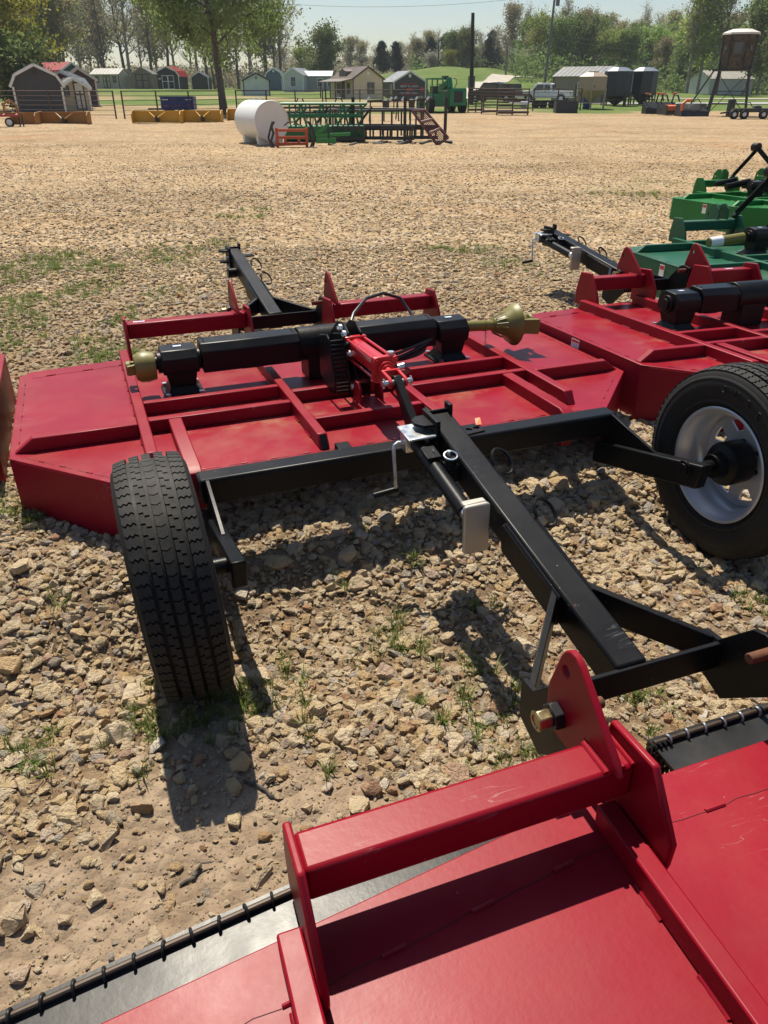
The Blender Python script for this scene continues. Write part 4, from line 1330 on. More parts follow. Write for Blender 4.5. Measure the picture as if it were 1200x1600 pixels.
MB().box(-1.1, .5, -.05, -.001, .1, 2.0).build('roll_door', WHITE, s, 0)
# long beige shed, its door side towards us
sp = SHED['beige']
def long_shed(key, label, wall, roof, trim, L, depth, eave, rz, name='shed'):
    """ridge runs across the view: local x is the length"""
    sp = SHED[key]; H = sp['H']
    root = empty(name, (sp['x'], sp['Y'], sp['z']), rz, label, 'shed')
    z0 = -.35
    for yy in (0, depth - .08): MB().box(-L / 2, L / 2, yy, yy + .08, z0, eave).build('long_wall', wall, root, 0)
    for sx in (-1, 1):
        MB().prism([(.081, z0), (.081, eave), (depth / 2, H - .06), (depth - .081, eave), (depth - .081, z0)], 0, *sorted((sx * L / 2, sx * (L / 2 - .08)))).build('gable_wall', wall, root, 0)
    for a, b_ in (((-.16, eave - .06), (depth / 2, H)), ((depth + .16, eave - .06), (depth / 2, H))):
        d = Vector((b_[0] - a[0], b_[1] - a[1])).normalized(); n = Vector((-d.y, d.x))
        if n.y < 0: n = -n
        mb = MB()
        mb.prism([a, b_, (b_[0] + n.x * .06, b_[1] + n.y * .06), (a[0] + n.x * .06, a[1] + n.y * .06)], 0, -L / 2 - .15, L / 2 + .15)
        k = max(4, int(L / .5))
        for i in range(k + 1):
            xx = -L / 2 - .1 + (L + .2) * i / k
            mb.bar((xx, a[0] + n.x * .07, a[1] + n.y * .07), (xx, b_[0] + n.x * .07, b_[1] + n.y * .07), .03, .03, (1, 0, 0))
        mb.build('roof_panel', roof, root, 0)
    if trim is not None:
        for sx in (-1, 1):
            MB().box(*sorted((sx * (L / 2 + .012), sx * (L / 2 - .12))), -.03, -.001, z0, eave).build('corner_trim', trim, root, 0)
    return root
s = long_shed('beige', 'beige shed with double door and two small windows below the bare woods', sid('beige_siding', (.42, .40, .34)), flat('weathered_roof', (.33, .32, .29), .6), DARKTRIM, 4.8, 3.2, 1.95, R(-14))
door(s, .25, 0, 1.2, 1.75, -.001, sid('beige_siding', None), DARKTRIM)
window(s, -1.35, 1.25, .4, .75, -.001, DARKTRIM, 2, 2); window(s, 1.6, 1.25, .4, .75, -.001, DARKTRIM, 2, 2)
s = shed('brown', 'brown shed with dark framed double doors below the woods', sid('brown_siding', (.19, .16, .12)), flat('weathered_roof', None), flat('brown_trim', (.24, .2, .16)), d=3.5, rz=R(3))
door(s, 0, 0, 2.0, 2.0, -.001, sid('brown_siding', None), DARKTRIM)
s = shed('black', 'black barn shed with red roof and white braced double doors', sid('black_siding', (.017, .018, .022)), REDROOF, WHITE, d=4.2, rz=R(-6), kind='gambrel')
door(s, .1, 0, 2.0, 2.0, -.001, sid('black_siding', None), WHITE)
MB().box(-1.5, -1.05, -.05, 0, 1.45, 1.6).build('hinge_board', WHITE, s, 0)
shed('green', 'dark green shed half hidden by the drooping tree', sid('dkgreen_siding', (.02, .032, .024)), flat('weathered_roof', None), WHITE, d=3, rz=R(2))
shed('tan', 'small brown shed just behind the trunk of the drooping tree', sid('brown_siding', None), flat('weathered_roof', None), None, d=2.5)
s = shed('white', 'white gable shed to the right of the drooping tree', sid('white_siding', (.62, .63, .62)), GREYROOF, DARKTRIM, d=4.5, rz=R(13), w=3.6)
MB().cbox((0, -.03, 2.25), (.3, .05, .35)).build('vent', GREYROOF, s, 0)
s = shed('blue', 'blue grey barn shed with white trim', sid('blue_siding', (.075, .13, .185)), WHITEROOF, WHITE, d=3.5, kind='gambrel')
MB().cbox((0, -.03, 2.75), (.25, .05, .3)).build('vent', WHITE, s, 0)
s = shed('pale', 'pale grey cabin whose white gable end shows behind the grey cabin', sid('pale_siding', (.50, .53, .55)), WHITEROOF, WHITE, d=6, rz=R(-12), w=3.2)
window(s, 0, 1.4, .5, 1.0, -.001, DARKTRIM)
s = long_shed('grey', 'grey cabin with white framed windows and grey metal roof', sid('grey_siding', (.26, .275, .29)), flat('bluegrey_roof', (.2, .23, .25), .45, .3), WHITE, SHED['grey']['w'] * 1.05, 3.6, 2.25, R(-3))
window(s, 1.1, 1.35, .75, 1.05, -.001, WHITE); window(s, 2.55, 1.35, .45, 1.05, -.001, WHITE)
# cream cabin with a porch along its left side
s = shed('porch', 'cream cabin with brown metal roof, dormer and posted side porch', sid('creamcabin_siding', (.62, .53, .38)), BROWNROOF, flat('brown_dark_trim', (.07, .045, .035)), d=6.5, rz=R(27), w=4.1, eave=2.35)
window(s, .35, 1.35, .8, 1.1, -.001, DARKTRIM)
MB().cbox((0, -.03, 2.9), (.3, .05, .35)).build('vent', WHITE, s, 0)
mb = MB(); slab(mb, (-4.05 / 2 - .1, 2.32), (-4.05 / 2 - 1.7, 2.0), -.1, 6.6, .06); mb.build('porch_roof', BROWNROOF, s, 0)
MB().box(-3.7, -2.06, 0, 6.5, -.3, .12).build('porch_deck', flat('deck_boards', (.2, .16, .12)), s, 0)
for k in range(5):
    MB().box(-3.66, -3.54, .05 + 1.55 * k, .17 + 1.55 * k, .12, 2.03).build('porch_post', flat('brown_dark_trim', None), s, 0)
for k, yy in enumerate((1.2, 4.2)): window(s, yy, 1.35, .6, 1.0, -2.052, DARKTRIM, face=(-1, 0))
door(s, 2.7, .1, .85, 1.95, -2.052, flat('brown_dark_trim', None), DARKTRIM, False, face=(-1, 0))
mb = MB(); mb.prism([(2.6, 2.6), (2.6, 3.15), (3.6, 3.42), (4.6, 3.15), (4.6, 2.6)], 0, -1.75, -.5); mb.build('dormer', BROWNROOF, s, 0)
# dark grey shed with its sales banner
s = shed('rent', 'dark grey shed with a red and white rental banner on its gable', sid('slate_siding', (.04, .041, .04)), WHITEROOF, WHITE, d=5.0, rz=R(16), w=4.3, eave=2.05)
MB().cbox((0, -.03, 2.7), (.32, .05, .36)).build('vent', WHITE, s, 0)
window(s, 1.0, 1.2, .45, 1.0, -2.152, WHITE, face=(-1, 0))
bn = MB().box(-1.15, 1.0, -.045, -.031, .55, 1.85).build('banner', flat('banner_dark', (.02, .02, .022)), s, 0)
for zz in (.60, 1.80): MB().box(-1.15, 1.0, -.05, -.0455, zz - .04, zz + .04).build('red_band', flat('banner_red', (.5, .02, .03)), bn, 0)
MB().box(-.45, .38, -.05, -.0455, 1.02, 1.34).build('red_panel', flat('banner_red', None), bn, 0)
for txt, zz, sz in (('RENT TO OWN', 1.52, .33), ('NO CREDIT CHECK', .80, .255)):
    t = mobj('lettering', text_mesh(txt, sz, .003), WHITE, bn)
    t.location = (-.07, -.052, zz); t.rotation_euler = (R(90), 0, 0)
MB().box(1.35, 1.85, -.05, -.001, .95, 1.45).build('notice_board', flat('banner_red', None), s, 0)
# office shed on the right
s = long_shed('office', 'taupe shed with dark ribbed roof and a narrow white window behind the pickup', sid('taupe_siding', (.22, .185, .15)), flat('dark_ribbed_roof', (.085, .09, .095), .45, .3), DARKTRIM, 6.4, 4.6, 2.7, R(-40))
window(s, .2, 1.45, .5, 1.25, -.001, WHITE, 2, 3)
MB().box(-.35, -.25, -.06, -.001, 0, 1.9).build('door_frame', DARKTRIM, s, 0)
# far pale house behind the hunting blind
SHED['far'] = dict(Y=118, x=pz(1140, 146, 118).x, z=pz(1140, 152, 118).z, w=6, H=3.2)
long_shed('far', 'pale grey house in the shade of the trees behind the hunting blind', sid('pale_siding', None), flat('weathered_roof', None), None, 6.5, 5, 2.2, R(12), 'house')

# ------------------------------------------------------------------ pipe fence along the yard
PIPE = flat('rusty_pipe', (.075, .045, .035), .7)
PIPE_D = flat('dark_pipe', (.03, .026, .024), .6)
def fence(name, label, a, b_, n_bays, h=1.45, rails=5, mat=PIPE, group=None, r=.03):
    a = Vector(a); b_ = Vector(b_)
    L = (b_ - a).length
    ang = math.atan2(b_.y - a.y, b_.x - a.x)
    root = empty(name, (a.x, a.y, Gs(a.x, a.y)), ang, label, 'fence', group)
    for k in range(n_bays + 1):
        part('post', 'fpost%.2f' % h, lambda mb: mb.tube((0, 0, -.3), (0, 0, h + .03), .045, n=8), mat, root).location = (L * k / n_bays, 0, 0)
    for k in range(rails + 1):
        zz = h - (h - .2) * k / rails
        rr = r if k == 0 else r * .5
        part('rail', 'frail%.2f%.2f%d' % (L, h, k), lambda mb: mb.tube((0, 0, zz), (L, 0, zz), rr, n=6), mat, root)
    return root
FA, FB = at(-60, 184), at(182, 186)
fence('pipe_fence', 'rusty pipe fence in front of the charcoal barn shed', (FA.x, FA.y), (FB.x, FB.y), 5, 1.42)
FC = at(345, 182)
fence('pipe_fence', 'rusty pipe fence behind the yellow box blades and blue trailer', (FB.x + .5, FB.y), (FC.x, FC.y), 3, 1.42)
fence('pipe_fence', 'rusty pipe fence between the drooping tree and the white tank', (at(352, 181).x + .8, at(352, 181).y), (at(505, 178).x, at(505, 178).y), 3, 1.40)
fence('pipe_fence', 'rusty pipe fence in front of the porch cabin and rental shed', (at(510, 178).x, at(510, 178).y), (at(668, 178).x, at(668, 178).y), 3, 1.45)
fence('pipe_fence', 'rusty pipe fence in front of the white pickup', (at(832, 176).x, at(832, 176).y), (at(906, 175).x, at(906, 175).y), 2, 1.45)

# ------------------------------------------------------------------ box blades, trailer and other yard stock
YEL = flat('yellow_paint', (.60, .31, .015), .5)
ORG = flat('dull_orange_paint', (.34, .145, .025), .55)
def box_blade(u0, u1, v, label, mat, braces=True, rz=0, group=None, h=.55):
    p0, p1 = at(u0, v), at(u1, v)
    L = (p1 - p0).length
    root = empty('box_blade', ((p0.x + p1.x) / 2, p0.y, Gs(p0.x, p0.y) + .0), rz, label, 'box blade', group)
    MB().prism([(0, .0), (.0, h), (.06, h), (.10, .25), (.04, 0)], 0, -L / 2 + .05, L / 2 - .05).build('mouldboard', mat, root, 0)
    for sx in (-1, 1):
        MB().prism([(-.42, 0), (-.45, h * .75), (-.30, h), (.12, h + .03), (.12, 0)], 0, *sorted((sx * L / 2, sx * (L / 2 - .05)))).build('side_plate', mat, root, 0)
    if braces:
        for sx in (-1, 1):
            MB().bar((sx * .07, -.36, h * .45), (sx * L * .19, -.02, h - .03), .06, .06).build('brace', mat, root, 0)
        MB().box(-.06, .06, -.40, -.001, .05, h * .6).build('hitch_stub', DARKTRIM, root, 0)
    MB().box(-L / 2 + .05, L / 2 - .05, -.05, -.001, h - .05, h + .01).build('top_rail', mat, root, 0)
    return root
box_blade(66, 143, 194.5, 'brown orange box blade with a lever standing left of the fence gate', ORG)
box_blade(24, 63, 196, 'brown orange box blade beside the red disc harrow', ORG, False)
box_blade(210, 286, 192, 'long yellow box blade in front of the blue trailer', YEL)
box_blade(288, 349, 191, 'yellow box blade to the right of the blue trailer', YEL)
box_blade(357, 385, 188, 'yellow box blade half hidden by the white tank', YEL, False)
# blue dump trailer
BLU = flat('blue_trailer_paint', (.012, .03, .17), .45)
q0, q1 = at(250, 181), at(300, 181)
t = empty('dump_trailer', ((q0.x + q1.x) / 2, q0.y + 1.2, Gs(q0.x, q0.y + 1.2)), R(6), 'blue dump trailer parked behind the yellow box blades', 'trailer')
t.scale = (1, 1, .86)
w_ = (q1 - q0).length
MB().box(-w_ / 2, w_ / 2, -.9, -.82, .45, 1.25).build('side_panel', BLU, t, 0); MB().box(-w_ / 2, w_ / 2, .82, .9, .45, 1.25).build('side_panel', BLU, t, 0)
MB().box(-w_ / 2, -w_ / 2 + .08, -.819, .819, .45, 1.25).build('front_panel', BLU, t, 0); MB().box(w_ / 2 - .08, w_ / 2, -.819, .819, .45, 1.25).build('tailgate', BLU, t, 0)
MB().box(-w_ / 2, w_ / 2, -.9, .9, .36, .448).build('bed', BLU, t, 0)
for k in range(7): MB().box(-w_ / 2 + .12 + (w_ - .32) * k / 6, -w_ / 2 + .2 + (w_ - .32) * k / 6, -.95, -.9, .4, 1.25).build('stake', BLU, t, 0)
MB().box(-w_ / 2 - .06, w_ / 2 + .06, -.96, -.9005, 1.2, 1.28).build('top_rail', BLU, t, 0)
for xx in (-.55, .35): MB().lathe([(-.1, .0), (-.1, .2), (-.08, .34), (.08, .34), (.1, .2), (.1, 0)], 1, 24, c=(xx, -.8, .33)).build('wheel', M['rubber'], t)
for k in range(3): MB().box(-w_ / 2 + .2 + .7 * k, -w_ / 2 + .5 + .7 * k, -.915, -.9006, .62, .70).build('reflector', flat('reflector_red', (.4, .04, .04)), t, 0)
for xx in (-w_ / 2 + .1, w_ / 2 - .5): MB().box(xx, xx + .4, -.965, -.9605, 1.0, 1.08).build('white_tape', WHITE, t, 0)
MB().bar((-w_ / 2, 0, .42), (-w_ / 2 - 1.0, 0, .42), .1, .1).build('drawbar', DARKTRIM, t, 0)
# disc harrow at the left edge
RED2 = flat('faded_red_paint', (.35, .03, .03), .5)
p = at(6, 199)
h_ = empty('disc_harrow', (p.x, p.y, Gs(p.x, p.y)), R(10), 'small red and orange disc harrow with a white wheel at the fence', 'harrow')
MB().bar((-1.2, 0, .55), (1.0, 0, .55), .1, .1).build('tool_bar', ORG, h_, 0)
MB().bar((-1.2, -.5, .48), (.9, -.5, .48), .08, .08).build('tool_bar', RED2, h_, 0)
for xx in (-.9, .2, .75): MB().bar((xx, .0, .55), (xx, -.5, .48), .07, .07).build('frame_bar', RED2, h_, 0)
MB().path([(.1, .1, .5), (.2, .1, .95), (.45, .1, 1.1), (.7, .1, .9), (.75, .1, .55)], .05, 8).build('mast', ORG, h_)
MB().path([(-.2, .15, .5), (-.1, .15, 1.15), (.05, .15, 1.2)], .05, 8).build('mast', RED2, h_)
MB().lathe([(-.06, 0), (-.06, .1), (-.05, .2), (.05, .2), (.06, .1), (.06, 0)], 1, 20, c=(.35, -.2, .2)).build('tyre', M['rubber'], h_)
MB().lathe([(-.075, 0), (-.075, .1), (-.06, .13)], 1, 20, c=(.35, -.2, .2)).build('rim', WHITE, h_)
for xx in (.85, 1.0): MB().bar((xx, -.5, 0), (xx, -.45, .5), .05, .05).build('stand', DARKTRIM, h_, 0)
# white tank: cylinder lying towards the back left
p = at(410, 230)
Yt = p.y
r_t = .61
tk = empty('storage_tank', (p.x + .30, p.y + .25, Gs(p.x, p.y)), R(31), 'white cylindrical steel tank lying on two saddles', 'tank')
tk.scale = (.93, .93, .93)
TW = flat('white_tank_paint', (.70, .70, .67), .42, var=.05)
MB().lathe([(0, 0), (-.02, r_t * .5), (-.02, r_t - .02), (0, r_t), (1.75, r_t), (1.77, r_t - .02), (1.77, 0)], 1, 56, c=(0, 0, r_t + .13)).build('shell', TW, tk, 40)
MB().lathe([(-.032, r_t - .035), (-.026, r_t - .005), (.03, r_t + .008), (.05, r_t + .001)], 1, 56, c=(0, 0, r_t + .13)).build('end_rim', TW, tk, 40)
for yy in (.15, 1.35):
    MB().prism([(-.42, -.05), (-.46, .36), (-.30, .27), (0, .135), (.30, .27), (.46, .36), (.42, -.05)], 1, yy, yy + .18).build('saddle', TW, tk, 0)
MB().tube((0, .9, 2 * r_t + .1), (0, .9, 2 * r_t + .22), .05, n=12).build('filler_cap', TW, tk)
MB().tube((0, 1.4, 2 * r_t + .1), (0, 1.4, 2 * r_t + .19), .03, n=10).build('vent_pipe', TW, tk)
# green harvest-header frame
GRN = flat('deep_green_paint', (.012, .15, .06), .42)
GRN2 = flat('light_green_paint', (.03, .23, .05), .45)
a, b_ = at(440, 224), at(570, 224)
L = (b_ - a).length
hd = empty('combine_header', ((a.x + b_.x) / 2, a.y, Gs(a.x, a.y)), R(-2), 'long green latticed header frame resting between the white tank and black racks', 'header')
hd.scale = (1, 1, .80)
MB().prism([(.1, .02), (-.1, .12), (-.14, .62), (.05, .66), (.25, .62), (.3, .02)], 0, -L / 2 + .1, L / 2).build('trough', GRN, hd, 0)
for zz, yy in ((.55, .0), (1.02, -.05), (1.42, .1), (1.42, .75), (.95, .8), (.55, .8)):
    MB().tube((-L / 2 + (.0 if zz > 1 else .2), yy, zz), (L / 2 - .1 + (.15 if zz > 1.3 else 0), yy, zz), .055, n=8).build('long_bar', GRN, hd)
n = 7
for k in range(n + 1):
    xx = -L / 2 + .2 + (L - .35) * k / n
    MB().bar((xx, -.02, .52), (xx - .12, -.02, 1.02), .06, .06).build('strut', GRN, hd, 0)
    MB().bar((xx - .1, -.02, 1.02), (xx + (.22 if k % 2 else -.22), .1, 1.42), .05, .05).build('strut', GRN, hd, 0)
    MB().bar((xx, .1, 1.42), (xx, .75, 1.42), .05, .05).build('strut', GRN, hd, 0)
    MB().bar((xx, .8, .03), (xx, .78, 1.42), .05, .05).build('strut', GRN, hd, 0)
for k in range(4):
    xx = -L / 2 + .3 + (L - .6) * k / 3
    MB().bar((xx, .5, .55), (xx + .5, .7, 1.3), .09, .06).build('reel_arm', DARKTRIM if k % 2 else GRN, hd, 0)
# orange clamp attachment
p0, p1 = at(432, 233), at(482, 233)
OR2 = flat('orange_red_paint', (.50, .075, .02), .5)
cl = empty('clamp_attachment', ((p0.x + p1.x) / 2, p0.y, Gs(p0.x, p0.y)), R(3), 'orange grapple frame with black curved hoses in front of the header', 'attachment')
w_ = (p1 - p0).length
for zz in (.10, .27, .46): MB().box(-w_ / 2, w_ / 2, -.05, .05, zz, zz + .07).build('cross_bar', OR2, cl, 0)
for sx in (-1, 1):
    MB().box(*sorted((sx * w_ / 2, sx * (w_ / 2 - .08))), -.06, .06, .02, .56).build('side_bar', OR2, cl, 0)
    MB().box(*sorted((sx * w_ / 4, sx * (w_ / 4 - .07))), -.055, .055, .171, .269).build('web_bar', OR2, cl, 0)
    MB().path([(sx * (w_ / 2 + .05), -.1, .0), (sx * (w_ / 2 + .14), -.12, .2), (sx * (w_ / 2 + .05), -.1, .42), (sx * (w_ / 2 + .1), -.05, .6), (sx * (w_ / 2 + .02), 0, .72)], .035, 8).build('curved_tine', DARKTRIM, cl)
    MB().path([(sx * (w_ / 2 + .12), .05, .0), (sx * (w_ / 2 + .22), .05, .3), (sx * (w_ / 2 + .12), .05, .6), (sx * (w_ / 2 + .06), 0, .72)], .03, 8).build('curved_tine', DARKTRIM, cl)
MB().path([(-.2, -.05, .62), (-.1, -.08, .7), (.1, -.08, .72), (.25, -.05, .62)], .02, 6).build('hose', M['hose'], cl)
# small light green tool
p0, p1 = at(497, 227), at(547, 227)
gt = empty('post_tool', ((p0.x + p1.x) / 2, p0.y - .6, Gs(p0.x, p0.y)), 0, 'small bright green implement on a black stand beside the orange frame', 'implement')
MB().bar((-.55, 0, .30), (.55, 0, .34), .10, .09).build('arm', GRN2, gt, 0)
MB().bar((-.5, 0, .16), (.1, 0, .16), .18, .14).build('base_beam', GRN2, gt, 0)
MB().bar((-.5, .05, .35), (-.15, .05, .58), .13, .10).build('head', GRN2, gt, 0)
MB().tube((-.12, -.05, -.02), (-.12, -.05, .62), .028, n=8).build('stand', DARKTRIM, gt)
# black bale ring and pallet forks
BLK = flat('black_frame_paint', (.016, .017, .018), .45)
c = at(588, 217)
br = empty('bale_ring', (c.x, c.y + .9, Gs(c.x, c.y)), 0, 'round black tubular bale ring behind the stacked fork frames', 'feeder')
rad = 1.72; br.scale = (1, 1, .72)
for zz in (.48, .52, 1.22, 1.26): MB().path([(rad * math.cos(t), rad * .75 * math.sin(t), zz) for t in np.linspace(0, 2 * math.pi, 40, endpoint=False)], .035, 8, True).build('hoop', BLK, br)
for k in range(14):
    t = 2 * math.pi * k / 14 + .1
    MB().tube((rad * math.cos(t), rad * .75 * math.sin(t), .0), (rad * math.cos(t), rad * .75 * math.sin(t), 1.24), .035, n=8).build('upright', BLK, br)
for k in range(4):
    p = at(545 + 38 * k, 225.5 - .5 * k)
    pf = empty('pallet_fork', (p.x, p.y + .35 * (k % 2), Gs(p.x, p.y)), R(2 - 3 * k), 'black pallet fork frame lying in the row in front of the bale ring', 'fork frame', 'black pallet fork frames in a row')
    for zz in (.10, .42): MB().box(-.55, .55, 0, .07, zz, zz + .1).build('cross_bar', BLK, pf, 0)
    for j in range(5): MB().box(-.5 + .235 * j, -.44 + .235 * j, .001, .069, .20, .42).build('web_bar', BLK, pf, 0)
    for j in (-.35, .3): MB().bar((j, 0, .06), (j - .25, -1.0, .03), .1, .04).build('tine', BLK, pf, 0)
    MB().box(-.5, .5, .55, .6, .35, .42).build('rear_bar', BLK, pf, 0)
    for j in (-.48, .46): MB().box(j, j + .05, .0705, .549, .36, .41).build('side_bar', BLK, pf, 0)
for k, u in enumerate((553, 632, 694)):
    p = at(u, 222)
    hb = empty('rack_post', (p.x, p.y - .2, Gs(p.x, p.y)), 0, ('black rack post at the left of the bale ring', 'black rack post in front of the bale ring', 'black rack post behind the leaning gate')[k], 'post')
    MB().box(-.05, .05, -.05, .05, -.02, 1.32).build('post', BLK, hb, 0); MB().box(-.25, .25, -.25, .25, 0, .04).build('foot', BLK, hb, 0)
# rusty gate leaning on the frames
Yg = at(680, 226).y
g0, g1 = pz(644, 173.5, Yg), pz(664, 172.5, Yg + .2)
h0, h1 = pz(683, 227, Yg - .35), pz(700.5, 215, Yg - .3)
gt = empty('leaning_gate', (h0.x, h0.y, Gs(h0.x, h0.y)), 0, 'rusty barred gate panel leaning against the black racks', 'gate')
off = gt.location
c4 = [Vector(v) - off for v in (g0, g1, h1, h0)]
RG = flat('rusty_gate', (.14, .05, .045), .7)
for i in range(4): MB().tube(c4[i], c4[(i + 1) % 4], .04, n=8).build('edge_bar', RG, gt)
for k in range(1, 8):
    MB().tube(c4[0].lerp(c4[1], k / 8), c4[3].lerp(c4[2], k / 8), .014, n=6).build('bar', RG, gt)
for f_ in (.33, .66): MB().tube(c4[0].lerp(c4[3], f_), c4[1].lerp(c4[2], f_), .045, n=6).build('cross_bar', flat('rusty_gate_pale', (.3, .17, .15), .7), gt)
# tillage tools in a line behind the header
for k, (u, v, nm, lb, cat) in enumerate(((470, 196, 'tine_cultivator', 'black and red tine cultivator behind the green header', 'cultivator'), (530, 194, 'tine_cultivator', 'black and red tine cultivator behind the end of the green header', 'cultivator'),
                                         (600, 190, 'post_auger', 'black post auger drive in front of the rental shed', 'auger'), (640, 187, 'post_auger', 'black post auger drive with silver ends beside the telehandler wheel', 'auger'))):
    p = at(u, v)
    t = empty(nm, (p.x, p.y, Gs(p.x, p.y)), R(4 * k - 6), lb, cat)
    if k < 2:
        for zz in (.55, .75): MB().bar((-1.3, .2 * zz, zz), (1.3, .2 * zz, zz), .09, .09).build('tool_bar', DARKTRIM, t, 0)
        for j in range(9):
            xx = -1.2 + .3 * j
            MB().path([(xx, 0, .55), (xx, .15, .4), (xx, .05, .15), (xx, -.08, 0)], .025, 6).build('tine', DARKTRIM, t)
            MB().box(xx - .05, xx + .05, -.1, .02, .3, .42).build('clamp', flat('faded_red_paint', None), t, 0)
        MB().path([(-.3, .1, .75), (-.1, .1, 1.15), (.1, .1, 1.15), (.3, .1, .75)], .035, 6).build('mast', DARKTRIM, t)
    else:
        MB().bar((-.9, 0, .95), (.9, 0, 1.02), .12, .12).build('beam', DARKTRIM, t, 0)
        for xx in (-.8, 0, .8): MB().bar((xx, 0, 0), (xx * .9, 0, .95), .07, .07).build('leg', DARKTRIM, t, 0)
        MB().lathe([(-.2, 0), (-.2, .16), (.25, .2), (.3, 0)], 2, 16, c=(.1, -.05, .75)).build('drive_head', DARKTRIM, t)
        for xx in (-.9, .3, .95): MB().tube((xx, -.1, 1.0), (xx + .12, -.1, 1.16), .06, n=8).build('end_fitting', M['zinc'], t)

# ------------------------------------------------------------------ green telehandler
p = at(698, 178)
TH = flat('telehandler_green', (.012, .19, .075), .4)
THD = flat('telehandler_dark', (.02, .025, .022), .5)
th = empty('telehandler', (p.x, p.y + 1.5, Gs(p.x, p.y)), R(14), 'green telehandler with open cab parked at the yard edge', 'telehandler')
th.scale = (.92, .92, .88)
MB().prism([(-.95, .55), (-.95, 1.55), (-.85, 1.75), (.6, 1.7), (2.6, 1.2), (2.6, .55)], 0, .05, 1.35).build('engine_hood', TH, th, 0)
MB().box(-1.25, 1.3, -.2, 2.8, .45, .75).build('chassis', TH, th, 0)
MB().box(.35, 1.05, -.985, -.951, .75, 1.55).build('grille', THD, th, 0)
cab = bpy.data.objects.new('cab', None); COL.objects.link(cab); cab.parent = th
for (xx, yy) in ((-1.25, -.3), (-.4, -.3), (-1.25, 1.1), (-.4, 1.1)): MB().box(xx, xx + .09, yy, yy + .09, .75, 2.35).build('cab_post', TH, cab, 0)
MB().box(-1.3, -.28, -.35, 1.25, 2.35, 2.47).build('cab_roof', TH, cab, 0)
MB().box(-1.2, -.35, -.25, 1.15, .751, 1.35).build('cab_tub', TH, cab, 0)
MB().box(-1.05, -.55, .3, .8, 1.36, 1.9).build('seat', THD, cab, 0)
for zz in (1.5, 1.75, 2.0): MB().box(-.402, -.382, -.2, 1.1, zz, zz + .05).build('cab_bar', TH, cab, 0)
MB().bar((.1, -.5, 2.15), (-.1, 3.6, 1.25), .38, .40).build('boom', TH, th, 0)
MB().bar((.12, -.62, 1.75), (.1, -.3, 2.45), .34, .3).build('boom_pivot', TH, th, 0)
MB().tube((.0, -.3, 1.6), (-.05, 1.8, 1.55), .07, n=10).build('lift_ram', M['zinc'], th)
MB().box(-.15, .25, .2, .7, 2.35, 2.62).build('hose_box', THD, th, 0)
MB().path([(.45, -.55, 1.7), (.65, -.6, 2.1), (.6, -.55, 2.4), (.4, -.5, 2.45)], .03, 6).build('hose', THD, th)
for (xx, yy) in ((-1.3, -.2), (1.3, -.2), (-1.3, 2.4), (1.3, 2.4)):
    wl = bpy.data.objects.new('wheel', None); COL.objects.link(wl); wl.parent = th; wl.location = (xx, yy, .6)
    part('tyre', 'thtyre', lambda mb: (mb.lathe([(-.2, .3), (-.22, .45), (-.2, .57), (-.1, .62), (.1, .62), (.2, .57), (.22, .45), (.2, .3)], 0, 30), [mb.bar((-.18, .62 * math.cos(a), .62 * math.sin(a)), (.18, .62 * math.cos(a + .16), .62 * math.sin(a + .16)), .05, .05, (0, math.cos(a), math.sin(a))) for a in np.linspace(0, 2 * math.pi, 22, endpoint=False)]), M['rubber'], wl)
    part('rim', 'thrim', lambda mb: mb.lathe([(-.12, 0), (-.12, .2), (-.18, .3), (.18, .3), (.12, .2), (.12, 0)], 0, 24), TH, wl)

